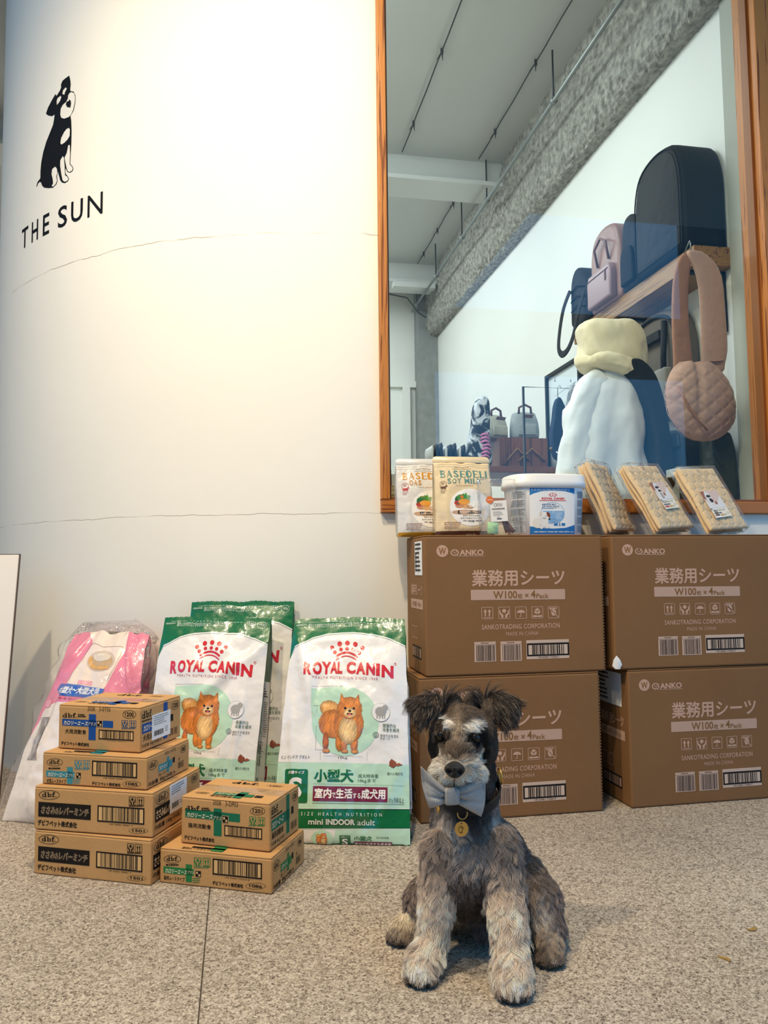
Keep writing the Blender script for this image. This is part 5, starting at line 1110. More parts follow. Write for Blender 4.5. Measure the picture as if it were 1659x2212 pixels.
def arch(w, h, r=0.45, n=4): return spline([(0, 0), (0, h*0.35), (w*0.02, h*0.70), (w*0.16, h*0.93), (w*0.5, h), (w*0.84, h*0.93), (w*0.98, h*0.70), (w, h*0.35), (w, 0)], n, False)
c = empty('pet_carrier', (1.752, 2.575, 1.889), label='tall black domed pet carrier backpack on the near end of wall shelf', cat='backpack')
slab('body', arch(0.37, 0.465), 0.185, NAVY, c, bev=0.035, seg=4, axes=AX)
slab('front_panel', [(x*0.86+0.026, z*0.9+0.02) for x, z in arch(0.37, 0.465)], 0.006, BLKF, c, bev=0.002, seg=1, axes=AX, origin=(-0.094, 0, 0))
tubeobj('zip_piping', [(-0.094, x, z) for x, z in [(p[0]*0.93+0.013, p[1]*0.95+0.008) for p in arch(0.37, 0.465)]], 0.003, NAVY, c, 6)
tubeobj('grab_handle', [(0, 0.14, 0.455), (0, 0.16, 0.485), (0, 0.21, 0.485), (0, 0.23, 0.455)], 0.007, BLKF, c)
c = empty('backpack', (1.748, 2.955, 1.889), label='small dark backpack squeezed beside the big black domed carrier', cat='backpack')
slab('body', arch(0.13, 0.33), 0.15, BLKF, c, bev=0.03, seg=3, axes=AX)
slab('pocket', [(x*0.8+0.012, z*0.5+0.02) for x, z in arch(0.13, 0.33)], 0.02, NAVY, c, bev=0.008, seg=2, axes=AX, origin=(-0.082, 0, 0))
c = empty('backpack', (1.752, 3.10, 1.889), label='dusty brown leather backpack with front pocket on the wall shelf', cat='backpack')
slab('body', arch(0.29, 0.375), 0.16, MAUV, c, bev=0.03, seg=4, axes=AX)
tubeobj('zip_piping', [(-0.072, x, z) for x, z in [(p[0]*0.94+0.009, p[1]*0.95+0.005) for p in arch(0.29, 0.375)]], 0.0035, MAUV2, c, 6)
pk2 = slab('pocket', [(0.03, 0.01), (0.26, 0.01), (0.26, 0.13), (0.245, 0.165), (0.045, 0.165), (0.03, 0.13)], 0.04, mat('mauve_reflection', '#9c8083', rough=0.45), c, bev=0.012, seg=3, axes=AX, origin=(-0.095, 0, 0))  # pocket's mauve is the window reflection put into the brown leather's colour
tubeobj('zip', [(-0.1165, 0.045, 0.14), (-0.1165, 0.245, 0.14)], 0.002, MAUV2, pk2, 6); box('zip_puller', -0.121, -0.117, 0.065, 0.073, 0.09, 0.14, MAUV2, pk2, 0.001, 1)
tubeobj('handle', [(-0.085, 0.09, 0.20), (-0.105, 0.08, 0.28), (-0.10, 0.14, 0.315), (-0.10, 0.20, 0.28), (-0.085, 0.20, 0.20)], 0.006, MAUV2, c)
c = empty('sling_bag', (1.735, 3.435, 1.889), label='slouchy black sling bag hanging over far end of the wall shelf', cat='bag')
slab('body', spline([(0, 0), (-0.02, 0.12), (0.03, 0.22), (0.09, 0.29), (0.14, 0.30), (0.19, 0.24), (0.20, 0.1), (0.18, 0)], 4), 0.12, BLKF, c, bev=0.03, seg=3, axes=AX)
P = [(-0.07, 0.17, 0.20), (-0.09, 0.21, 0.12), (-0.10, 0.24, 0.02), (-0.11, 0.24, -0.08), (-0.11, 0.20, -0.125), (-0.11, 0.13, -0.12), (-0.10, 0.08, -0.06), (-0.095, 0.03, 0.04), (-0.075, 0.0, 0.14)]
sp_ = list(zip(spline([(p[1], p[2]) for p in P], 4, False), spline([(p[0], 0) for p in P], 4, False))); rings = []
for k, ((y, z), (x, _)) in enumerate(sp_):
    y0, z0 = sp_[max(k-1, 0)][0]; y1, z1 = sp_[min(k+1, len(sp_)-1)][0]; d_ = Vector((0, y1-y0, z1-z0)).normalized(); n_ = Vector((1, 0, 0)); rings.append(ell((x, y, z), 0.003, 0.018, 8, ax=n_, ay=d_.cross(n_), p=4))
loft('strap', rings, BLKF, c)
for z in (0.07, 0.12, 0.17): tubeobj('fold_piping', [(-0.062, 0.02, z), (-0.068, 0.10, z+0.03), (-0.062, 0.18, z+0.02)], 0.003, NAVY, c, 6)
# quilted blush sling carrier on a hook
BL = mat('blush_quilt', '#c49a87', rough=0.65, bump=0.5, bscale=180, bump2=0.4, b2scale=14, sheen=0.3); BL2 = mat('blush_lining', '#a8765c', rough=0.7, bump2=0.5, b2scale=18)
c = empty('sling_carrier', (1.645, 2.52, 1.13), label='quilted blush pink pet sling carrier hanging from a wire hook', cat='pet carrier')
tubeobj('hook_rail', [(0.0, 0.04, 0.72), (0.0, 0.0, 0.755), (-0.005, -0.01, 0.74), (0.0, -0.005, 0.70)], 0.0022, METAL, c, 6)
def strap(pts, wd, th, m, name):
    rings = []
    for k, (x, y, z, w_) in enumerate(pts): rings.append(ell((x, y, z), wd*w_/2, th/2, 16, p=3))
    return loft(name, rings, m, c, sub=1)
strap([(-0.005, 0, .71, .8), (-0.03, 0, .67, .9), (-0.045, 0, .60, 1), (-0.05, .005, .50, 1), (-0.05, .005, .38, 1.1), (-0.045, .0, .29, 1.2), (-0.055, 0, .24, 1.2)], 0.065, 0.02, BL2, 'strap')
strap([(0.002, -.012, .715, .7), (0.035, -.01, .68, 1.1), (0.07, -.01, .63, 1.15), (0.075, -.01, .52, 1.1), (0.075, -.01, .42, 1.15), (0.075, -.012, .33, 1.2), (0.065, -.01, .285, 1.0), (0.06, -.01, .25, 1.2)], 0.092, 0.026, BL, 'strap')
strap([(0.02, -.014, .293, 1), (0.05, -.028, .290, 1), (0.085, -.024, .296, 1), (0.105, -.01, .305, .8)], 0.02, 0.018, BL, 'tie_band')
V = []; F = []; nu, nv = 64, 48
out_l = lambda t: -0.075-0.055*math.sin(min(t*1.5, 1)*math.pi*0.62)*1.0+0.02*(1-t)
for side in (-1, 1):
    for j in range(nv+1):
        t = j/nv; z = 0.29*(1-t)
        e = math.sin(math.pi*min(max(t*0.93+0.07, 0), 1))**0.62; cx_ = 0.012-0.01*math.cos(3*t); hw = 0.030+0.108*e if t < .5 else 0.138*math.sqrt(max(1-((t-.5)/.5)**2.2, 0))+0.0005
        for i in range(nu+1):
            u = -1+2*i/nu; x = cx_+u*hw+0.02*t*(1-t); b_ = 0.062*(1-abs(u)**2.4)**0.7*(e**0.7)
            g = min(abs(((x*0.8+z)*18) % 1-0.5), abs(((x*0.8-z)*18) % 1-0.5)); q = 0.004*min(1, (0.5-g)*0+g*5) if False else 0.005*min(1, 5*min(abs(((x*0.8+z)*18) % 1), 1-((x*0.8+z)*18) % 1, ((x*0.8-z)*18) % 1, 1-((x*0.8-z)*18) % 1))
            crease = 0.018*math.exp(-((x+0.012+0.02*t)/0.014)**2)*(1-t)
            V.append((x, side*(b_+q*(b_ > 0.004))-side*crease if side < 0 else (b_+q), z))
K = (nu+1)*(nv+1)
for s_ in (0, 1):
    for j in range(nv):
        for i in range(nu):
            a0 = s_*K+j*(nu+1)+i; f = (a0, a0+nu+1, a0+nu+2, a0+1); F.append(f if s_ == 0 else f[::-1])
newobj('pouch', V, F, BL, c, smooth=True)
for k, p in enumerate(((-0.06, -0.03, 0.10),)): tubeobj('opening_seam', [(-0.10, -0.045, 0.19), (-0.07, -0.056, 0.12), (-0.03, -0.062, 0.06), (0.0, -0.06, 0.03)], 0.004, BL2, c, 6)
bm = bmesh.new(); bmesh.ops.create_circle(bm, segments=12, radius=0.006); bm.free()
# grey backpack carrier under the shelf
GBR = mat('taupe_canvas', '#5d554c', rough=0.8, bump=0.4, bscale=260)
c = empty('backpack', (1.80, 2.78, 1.30), label='taupe backpack carrier with black trim hanging under the wall shelf', cat='backpack')
slab('body', arch(0.44, 0.47), 0.09, GBR, c, bev=0.025, seg=3, axes=AX)
tubeobj('trim', [(-0.049, p[0]*0.9+0.022, p[1]*0.92+0.01) for p in arch(0.44, 0.47)], 0.008, BLKF, c, 6)
tubeobj('strap', [(-0.055, 0.10, 0.40), (-0.07, 0.09, 0.25), (-0.06, 0.11, 0.05)], 0.012, BLKF, c, 6); tubeobj('strap', [(-0.055, 0.30, 0.40), (-0.07, 0.31, 0.25), (-0.06, 0.29, 0.05)], 0.012, BLKF, c, 6)
box('buckle', -0.07, -0.055, 0.12, 0.28, 0.33, 0.37, BLKF, c, 0.004); slab('pocket', [(0.07, 0.02), (0.37, 0.02), (0.37, 0.2), (0.07, 0.2)], 0.04, mat('pale_canvas', '#9b9a96', rough=0.8), c, bev=0.012, axes=AX, origin=(-0.06, 0, 0))
tubeobj('hanger_rail', [(0.04, 0.22, 0.46), (-0.005, 0.22, 0.50), (-0.01, 0.22, 0.46)], 0.003, METAL, c, 6)
# lower shelf with pouches
c = empty('wall_shelf', (1.85, 2.62, 1.02), label='low white shelf board under the hanging carriers', cat='shelf')
box('board', -0.22, -0.001, 0, 0.95, 0, 0.03, mat('white_board_paint', '#dfe3e4', rough=0.5), c, 0.002)
for y in (0.02, 0.9): box('bracket', -0.20, -0.002, y, y+0.02, -0.14, -0.0005, BLK, c)
for k, (y, wd, hh, cl, lb) in enumerate(((0.06, 0.20, 0.17, '#2e3c50', 'dark blue soft pouch on the low white shelf, tallest of three'), (0.32, 0.15, 0.10, '#a2adba', 'pale grey soft pouch on the low white shelf, between two darker ones'), (0.52, 0.16, 0.14, '#39424f', 'slate blue soft pouch on low white shelf, farthest from window'))):
    p = empty('soft_pouch', (1.75, 2.64+y, 1.0502), label=lb, cat='pouch'); slab('body', arch(wd, hh), 0.11, mat('pouch_%d' % k, cl, rough=0.7, bump=.3, bscale=150), p, bev=0.02, axes=AX); slab('flap', [(0.01, hh*.55), (wd-.01, hh*.55), (wd-.02, hh*.9), (0.02, hh*.9)], 0.012, mat('pouchf_%d' % k, cl, rough=0.6), p, bev=0.004, axes=AX, origin=(-0.06, 0, 0))
# tote by the pier
c = empty('tote_bag', (1.775, 2.60, 0.905), label='dark olive soft tote slumped against the pier near the sill', cat='bag')
OL = mat('olive_nylon', '#33372f', rough=0.45, bump2=0.7, b2scale=12)
rg = [ell((0, 0, z), a_, 0.05, 24, p=3, wob=wb_, ph=z*30) for z, a_, wb_ in ((0.0, .066, 0), (.03, .070, .02), (.10, .066, .05), (.17, .060, .07), (.22, .058, .09), (.26, .046, .12), (.275, .03, .15))]
loft('body', rg, OL, c, sub=1); tubeobj('handle', [(-0.03, -0.03, 0.26), (-0.035, -0.045, 0.20), (-0.02, -0.056, 0.14)], 0.005, OL, c, 6)
box('plinth', -0.068, 0.068, -0.05, 0.05, -0.90, -0.001, ROOMP, c, 0.003)
# ---- white hooded garment on a stand
def wrinkle(o, amp, size):
    t = bpy.data.textures.new('folds', 'CLOUDS'); t.noise_scale = size; t.noise_depth = 2
    m = o.modifiers.new('folds', 'DISPLACE'); m.texture = t; m.strength = amp; m.mid_level = 0.5; m.texture_coords = 'LOCAL'; return o
c = empty('hooded_garment', (1.46, 2.85, 0.0), label='white long-sleeved garment with cream hood on a display stand', cat='garment')
WSH = mat('white_jersey', '#e9eef3', rough=0.75, bump2=0.55, b2scale=7, sheen=0.3); CRMH = mat('cream_jersey', '#efe3c0', rough=0.8, bump2=0.4, b2scale=9, sheen=0.3)
def ring(z, cx_, hw, dp, ph, wb_=0.02): return ell((cx_, 0, z), hw, dp, 40, p=2.2, wob=wb_, ph=ph)
wrinkle(loft('bodice', [ring(.93, -.03, .195, .13, 0, .09), ring(1.0, -.025, .19, .13, .1, .085), ring(1.1, -0.02, .175, .125, .25, .08), ring(1.2, -0.015, .16, .12, .4, .07), ring(1.3, 0.0, .145, .115, .6, .05), ring(1.38, 0.02, .125, .10, 1.7, .015), ring(1.44, .035, .10, .08, 1.9, .01), ring(1.48, .04, .06, .06, 2, .0)], WSH, c, sub=2), 0.035, 0.13)
def sleeve(P, R, name):
    rings = []
    for k, (p, r_) in enumerate(zip(P, R)):
        a_ = Vector(P[max(k-1, 0)]); b_ = Vector(P[min(k+1, len(P)-1)]); d_ = (b_-a_).normalized(); s_ = d_.cross(Vector((0, 1, 0))).normalized()
        rings.append(ell(p, r_, r_*0.8, 20, ax=s_, ay=d_.cross(s_), wob=0.05, ph=k*1.1))
    wrinkle(loft(name, rings, WSH, c, sub=2), 0.03, 0.08)
sleeve([(-0.01, -.02, 1.44), (-0.08, -.035, 1.385), (-0.125, -.045, 1.30), (-0.15, -.05, 1.20), (-0.165, -.05, 1.08), (-0.175, -.05, .98)], [.062, .070, .070, .066, .064, .062], 'sleeve')
hr = []
for z, cx_, hw, dp, w_, tl_ in ((1.445, .045, .105, .09, .03, -.25), (1.475, .04, .128, .105, .05, -.22), (1.51, .035, .138, .115, .06, -.18), (1.55, .03, .128, .112, .05, -.12), (1.59, .028, .134, .115, .04, -.05), (1.63, .02, .130, .108, .03, 0.0), (1.655, .01, .112, .09, .02, .03), (1.668, 0, .08, .065, .01, .04)): hr.append(ell((cx_-0.01, -0.01, z), hw, dp, 40, wob=w_, ph=z*34, ax=(1, 0, tl_), p=2.5))
wrinkle(loft('hood', hr, CRMH, c, sub=2), 0.022, 0.11)
wrinkle(loft('hood_roll', [ell((.03, -.012, z), hw, dp, 40, ax=(1, 0, tl_), wob=w_, ph=z*25) for z, hw, dp, tl_, w_ in ((1.44, .10, .085, -.30, .02), (1.435, .145, .125, -.28, .05), (1.465, .158, .138, -.26, .05), (1.50, .145, .125, -.24, .04), (1.51, .10, .09, -.22, .02))], CRMH, c, sub=2), 0.03, 0.09)
slab('dark_vest', spline([(.02, 1.47), (.08, 1.49), (.14, 1.44), (.175, 1.35), (.20, 1.2), (.215, 1.0), (.13, .95), (.135, 1.15), (.11, 1.30), (.06, 1.40)], 4), 0.12, BLKF, c, bev=0.03, seg=3, origin=(0, -0.075, 0))
tubeobj('stand_pole', [(0, 0, 0.012), (0, 0, 0.95)], 0.014, METAL, c); loft('stand_base', [ell((0, 0, 0.0005), .15, .15, 28), ell((0, 0, 0.012), .15, .15, 28)], METAL, c, smooth=False)
# ---- framed poster on the side wall
c = empty('framed_poster', (1.848, 3.86, 1.10), label='large black-framed line drawing poster on the white side wall', cat='picture frame')
bm = bmesh.new(); W_, H_ = 0.47, 0.73
for y0, y1, z0, z1 in ((0, W_, 0, .018), (0, W_, H_-.018, H_), (0, .018, .018, H_-.018), (W_-.018, W_, .018, H_-.018)): bbox(bm, -0.03, -0.001, y0, y1, z0, z1)
bmobj('frame', bm, BLK, c); pp = box('sheet', -0.012, -0.004, 0.018, W_-0.018, 0.018, H_-0.018, mat('poster_paper', '#dfe9ee', rough=0.4), c)
a = Art(0.40, 0.66, [(0, 0), (400, 0), (400, 660), (0, 660)]); r_ = random.Random(4)
a.line([(60, 110), (360, 90)], 1.5, '#9aa4a8')
for k in range(170):
    x, y = r_.uniform(70, 330), r_.gauss(290, 80); t_ = r_.uniform(0, 6.28); s_ = r_.uniform(8, 26)
    a.line(spline([(x, y), (x+s_*math.cos(t_), y+s_*math.sin(t_)), (x+s_*math.cos(t_+1.2), y+s_*1.2*math.sin(t_+.9))], 3, False), r_.choice((1.5, 2.5, 5)), '#4a5258')
a.build('drawing', pp, planar((-0.0125, 0.435, 0.035), (0, -1, 0), (0, 0, 1)), INK)
# ---- navy dog vest hanging before the poster
c = empty('dog_vest', (1.58, 3.6, 1.22), label='small navy dog vest with white buckle on a wooden hanger', cat='pet clothing')
slab('body', spline([(-.035, .03), (-.045, .12), (-.03, .2), (-.02, .27), (0, .31), (.025, .27), (.045, .2), (.042, .1), (.04, .0), (-.01, -.005)], 4), 0.05, mat('navy_fleece', '#1c3050', rough=0.85, bump=.5, bscale=200), c, bev=0.015)
tubeobj('buckle_strap', [(-0.03, -0.03, 0.03), (0.0, -0.034, 0.015), (0.035, -0.03, 0.03)], 0.004, PAPER, c, 6)
bm = bmesh.new(); tube(bm, [(-0.05, 0, 0.05), (0, 0, 0.062), (0.05, 0, 0.05)], 0.006, 8); bmobj('hanger', bm, SHELFW, c, True); tubeobj('hanger_hook', [(0, 0, .30), (0, 0, .36), (0.012, 0, .375), (0.02, 0, .36)], 0.002, METAL, c, 6)
rl = empty('clothes_rail', (1.42, 3.66, 0), label='slim black clothes rail standing in the shop behind the garment', cat='clothes rail')
bm = bmesh.new(); tube(bm, [(0, 0, 0.01), (0, 0, 1.595), (0.30, 0, 1.595), (0.30, 0, 0.01)], 0.007, 8); bmobj('rail', bm, BLK, rl, True)
for x in (0, 0.3): box('foot', x-0.012, x+0.012, -0.15, 0.15, 0.0004, 0.014, BLK, rl, 0.003)
# patterned tank behind the hood
c = empty('dog_shirt', (1.665, 3.6, 1.36), label='black and white patterned dog shirt on the rail behind the cream hood', cat='pet clothing')
PM = mat('camo_print', '#8d9298', rough=0.8, var=0.9, vscale=22); slab('body', spline([(-.03, 0), (-.04, .1), (-.025, .2), (0, .24), (.03, .2), (.04, .1), (.03, 0)], 4), 0.03, PM, c, bev=0.01); tubeobj('hanger_hook', [(0, 0, .23), (0, 0, .245), (0.01, 0, .25)], 0.002, METAL, c, 6)
# ---- display table with boxes, bags and a padded coat
BRN = wood('walnut', '#4a2a17', '#7a4a2a', 0, 0.6)
tbl = empty('display_table', (0.985, 4.0, 0), label='dark display table top holding the wooden crate and canvas bags', cat='table')
box('table_top', 0, 0.83, 0, 0.7, 1.20, 1.235, BRN, tbl, 0.004)
for x in (0.03, 0.76):
    for y in (0.03, 0.63): box('leg', x, x+0.04, y, y+0.04, 0.0004, 1.20, BRN, tbl)
c = empty('wooden_crate', (1.46, 4.15, 1.2355), label='reddish-brown wooden crate with hangers, on the display table', cat='crate')
CW = wood('crate_wood', '#5a3018', '#84502c', 2, 0.6)
bm = bmesh.new()
for x0, x1, y0, y1, z0, z1 in ((0, .29, 0, .012, 0, .185), (0, .29, .23, .242, 0, .185), (0, .012, .012, .23, 0, .185), (.278, .29, .012, .23, 0, .185), (.012, .278, .012, .23, 0, .01)): bbox(bm, x0, x1, y0, y1, z0, z1)
bmobj('crate_body', bm, CW, c)
for k, sx in enumerate((0.10, 0.19)):
    bm = bmesh.new(); tube(bm, [(sx-.08, -.01, .03+.02*k), (sx, -.014, .12), (sx+.08, -.01, .05)], 0.007, 8); bmobj('wooden_hanger', bm, SHELFW, c, True)
CV = mat('pale_canvas_bag', '#b9b6a4', rough=0.8, bump=.4, bscale=160, bump2=.5, b2scale=14); LB = mat('brown_leather', '#5a3524', rough=0.5)
def canvas(loc, w_, h_, d_, rz, m, lb, nm='canvas_bag'):
    c = empty(nm, loc, rz, label=lb, cat='bag')
    loft('body', [ell((0, 0, h_*t), w_*k, d_*k2, 24, p=3, wob=wb_, ph=t*7) for t, k, k2, wb_ in ((0, .46, .5, 0), (.06, .5, .52, 0), (.4, .5, .5, .03), (.75, .46, .38, .05), (.95, .40, .22, .07), (1.0, .38, .16, .07))], m, c, sub=1)
    tubeobj('handle', [(-w_*.22, -d_*.2, h_*.92), (-w_*.2, -d_*.2, h_*1.15), (0, -d_*.2, h_*1.25), (w_*.2, -d_*.2, h_*1.15), (w_*.22, -d_*.2, h_*.92)], 0.007, LB, c, 6)
    slab('leather_patch', [(-.03, h_*.74), (.03, h_*.72), (.04, h_*.84), (-.02, h_*.86)], 0.006, LB, c, bev=0.001, origin=(0, -d_*.52, 0)); slab('pocket', [(-w_*.3, h_*.12), (w_*.3, h_*.12), (w_*.3, h_*.5), (-w_*.3, h_*.5)], 0.016, m, c, bev=0.005, origin=(0, -d_*.53, 0))
canvas((1.470, 4.27, 1.4212), 0.15, 0.15, 0.14, 0.2, CV, 'pale canvas bag on the crate, its side beside the striped coat')
canvas((1.645, 4.24, 1.4212), 0.17, 0.165, 0.13, -0.1, mat('grey_canvas_bag', '#9ba0a0', rough=0.8, bump2=.5, b2scale=14), 'grey-white canvas bag with brown handle on top of the crate')
box('shelf_lid', 0.004, 0.286, 0.004, 0.236, 0.1852, 0.1855, CW, bpy.data.objects['wooden_crate'])
c = empty('padded_coat', (1.335, 4.08, 1.2480), label='black and white padded coat with pink striped lining on display table', cat='pet clothing')
PC2 = mat('marbled_down', '#d5dade', rough=0.7, bump2=.6, b2scale=10); nt_ = PC2.node_tree; t_ = nt_.nodes.new('ShaderNodeTexCoord'); z_ = nt_.nodes.new('ShaderNodeTexNoise'); z_.inputs['Scale'].default_value = 13; z_.inputs['Detail'].default_value = 5; z_.inputs['Distortion'].default_value = 1.5
q_ = nt_.nodes.new('ShaderNodeValToRGB'); q_.color_ramp.elements[0].position = .46; q_.color_ramp.elements[0].color = (.012, .014, .02, 1); q_.color_ramp.elements[1].position = .56; q_.color_ramp.elements[1].color = (.62, .68, .74, 1)
nt_.links.new(t_.outputs['Object'], z_.inputs[0]); nt_.links.new(z_.outputs['Fac'], q_.inputs[0]); nt_.links.new(q_.outputs[0], nt_.nodes['Principled BSDF'].inputs['Base Color'])
slab('body', spline([(-.08, 0), (-.085, .10), (-.06, .22), (-.045, .33), (-.01, .385), (.03, .37), (.04, .30), (.035, .15), (.04, 0)], 4), 0.09, PC2, c, bev=0.03, seg=3)
for k in range(7): tubeobj('pink_stripe', [(-.022+.045*q_/6+.003*k*(k < 4), -.046-.012*math.sin(math.pi*q_/6), .04+.020*k+.008*math.sin(math.pi*q_/6)) for q_ in range(7)], 0.0062, mat('pink_stripe', '#d982b4', rough=0.7), c, 6)
# folded goods and a row of hangers at the far side
for k in range(8):
    x = 1.045+0.026*k
    o = slab('shirt_hanger', [(-.004, 0), (.004, 0), (.006, .10+.008*(k % 3)), (0, .118+.008*(k % 3)), (-.006, .10)], 0.16, BLKF if k % 3 else mat('pale_hanger', '#c6c9c8', rough=0.6), None, bev=0.001, seg=1); o.location = (x, 4.14, 1.2358)
    tag(o, 'thin folded garment filed upright on display table, %s from the frame side' % ('first', 'second', 'third', 'fourth', 'fifth', 'sixth', 'seventh', 'eighth')[k], 'garment', 'garments filed upright on the display table')
c = empty('display_counter', (0.47, 3.15, 0), label='pale wooden counter just inside the window beside the frame', cat='counter')
CWD = wood('pale_ply', '#a8834f', '#c9a66a', 0, 0.6)
box('counter_body', 0.02, 0.5, 0.02, 0.4, 0.0005, 0.99, CWD, c, 0.002); box('counter_top', 0, 0.52, 0, 0.42, 0.99, 1.03, CWD, c, 0.003)
BKC = ['#3a3f48', '#a33c32', '#d9d6cc', '#5a6a74', '#c8c2b2', '#272a30']
for k in range(12):
    o = box('book', 0, 0.020, 0, 0.10, 0, 0.055+0.006*(k % 4), mat('book_%d' % (k % 6), BKC[k % 6], rough=0.6), None, 0.001, 1); o.location = (0.56+0.0215*k, 3.22, 1.0305)
    tag(o, 'small %s book on the pale counter, %s in the row' % (('charcoal', 'red', 'ivory', 'slate blue', 'sand', 'black')[k % 6], ('first', 'second', 'third', 'fourth', 'fifth', 'sixth', 'seventh', 'eighth', 'ninth', 'tenth', 'eleventh', 'last')[k]), 'book', 'small books on the pale counter')
# ================================================================= THE DOG
dog = empty('dog', (0.42, 1.36, 0), label='small grey schnauzer dog sitting on the paving, wearing a grey bow tie', cat='dog')
DO = np.array((0.42, 1.36, 0.0))
# skeleton: tapered limbs (region, a, ra, b, rb) in world metres
SK = [
 ('torso', (0.403, 1.372, 0.215), .060, (0.400, 1.366, 0.165), .076), ('torso', (0.400, 1.366, 0.165), .076, (0.428, 1.405, 0.105), .068),
 ('torso', (0.420, 1.405, 0.190), .060, (0.470, 1.450, 0.130), .074), ('torso', (0.470, 1.450, 0.130), .074, (0.500, 1.470, 0.080), .073), ('torso', (0.428, 1.405, 0.105), .066, (0.480, 1.460, 0.078), .070),
 ('neck', (0.410, 1.392, 0.330), .053, (0.403, 1.375, 0.215), .062),
 ('skull', (0.392, 1.388, 0.379), .048, (0.419, 1.390, 0.375), .048), ('skull', (0.385, 1.372, 0.360), .047, (0.420, 1.376, 0.358), .047), ('skull', (0.402, 1.365, 0.388), .045, (0.393, 1.345, 0.378), .036),
 ('skull', (0.369, 1.352, 0.388), .028, (0.430, 1.358, 0.385), .028),
 ('muzzle', (0.390, 1.345, 0.364), .034, (0.368, 1.292, 0.347), .027), ('muzzle', (0.352, 1.300, 0.338), .023, (0.388, 1.300, 0.334), .023), ('muzzle', (0.369, 1.302, 0.326), .022, (0.385, 1.345, 0.335), .028),
 ('fleg', (0.362, 1.350, 0.185), .043, (0.346, 1.342, 0.135), .031), ('fleg', (0.346, 1.342, 0.135), .031, (0.327, 1.322, 0.050), .0215), ('fleg', (0.327, 1.322, 0.050), .0215, (0.304, 1.300, 0.026), .025), ('fpaw', (0.304, 1.300, 0.024), .023, (0.296, 1.284, 0.019), .0185),
 ('fleg', (0.441, 1.340, 0.185), .046, (0.450, 1.312, 0.130), .034), ('fleg', (0.450, 1.312, 0.130), .034, (0.442, 1.252, 0.055), .0235), ('fleg', (0.442, 1.252, 0.055), .0235, (0.434, 1.230, 0.028), .027), ('fpaw', (0.434, 1.230, 0.025), .024, (0.428, 1.212, 0.020), .0195),
 ('thigh', (0.520, 1.440, 0.085), .058, (0.540, 1.385, 0.070), .044), ('thigh', (0.540, 1.385, 0.070), .042, (0.548, 1.350, 0.040), .027), ('hleg', (0.550, 1.375, 0.030), .022, (0.537, 1.318, 0.022), .0215), ('hpaw', (0.537, 1.318, 0.020), .0195, (0.527, 1.296, 0.017), .0165),
 ('thigh', (0.400, 1.470, 0.075), .055, (0.350, 1.450, 0.060), .042), ('hleg', (0.350, 1.450, 0.040), .030, (0.305, 1.440, 0.024), .0225), ('hpaw', (0.305, 1.440, 0.024), .0225, (0.290, 1.424, 0.018), .0175),
 ('torso', (0.455, 1.415, 0.050), .030, (0.440, 1.385, 0.030), .022),
]
def toes(c, fwd, sp, r):
    f = np.array(fwd); f = f/np.linalg.norm(f); s = np.array((f[1], -f[0], 0)); out = []
    for k in (-1.5, -0.5, 0.5, 1.5): p = np.array(c)+s*sp*k+f*(0.004 if abs(k) < 1 else -0.002); out.append(('toe', tuple(p-f*0.008), r, tuple(p), r*0.9))
    return out
TOES = toes((0.293, 1.277, 0.0125), (-.4, -.9, 0), .0118, .0100)+toes((0.426, 1.203, 0.0135), (-.25, -.97, 0), .0122, .0105)+toes((0.524, 1.289, 0.0115), (-.3, -.95, 0), .0108, .0090)+toes((0.286, 1.418, 0.0125), (-.6, -.8, 0), .0112, .0095)
SK += TOES
def capsule(bm, a, ra, b, rb, n=16, m_=5):
    a, b = Vector(a), Vector(b); d = (b-a); L_ = d.length; d = d.normalized() if L_ > 1e-6 else Vector((0, 0, 1))
    u = d.orthogonal().normalized(); v = d.cross(u); rings = []
    def ring(c, r): return [bm.verts.new(c+r*(math.cos(2*math.pi*k/n)*u+math.sin(2*math.pi*k/n)*v)) for k in range(n)]
    p0 = bm.verts.new(a-d*ra)
    for i in range(1, m_+1): t = math.pi/2*i/m_; rings.append(ring(a-d*ra*math.cos(t), ra*math.sin(t)))
    for i in range(0, m_): t = math.pi/2*i/m_; rings.append(ring(b+d*rb*math.sin(t), rb*math.cos(t)))
    p1 = bm.verts.new(b+d*rb)
    for k in range(n): bm.faces.new((p0, rings[0][(k+1) % n], rings[0][k])); bm.faces.new((p1, rings[-1][k], rings[-1][(k+1) % n]))
    for A, B in zip(rings, rings[1:]):
        for k in range(n): bm.faces.new((A[k], A[(k+1) % n], B[(k+1) % n], B[k]))
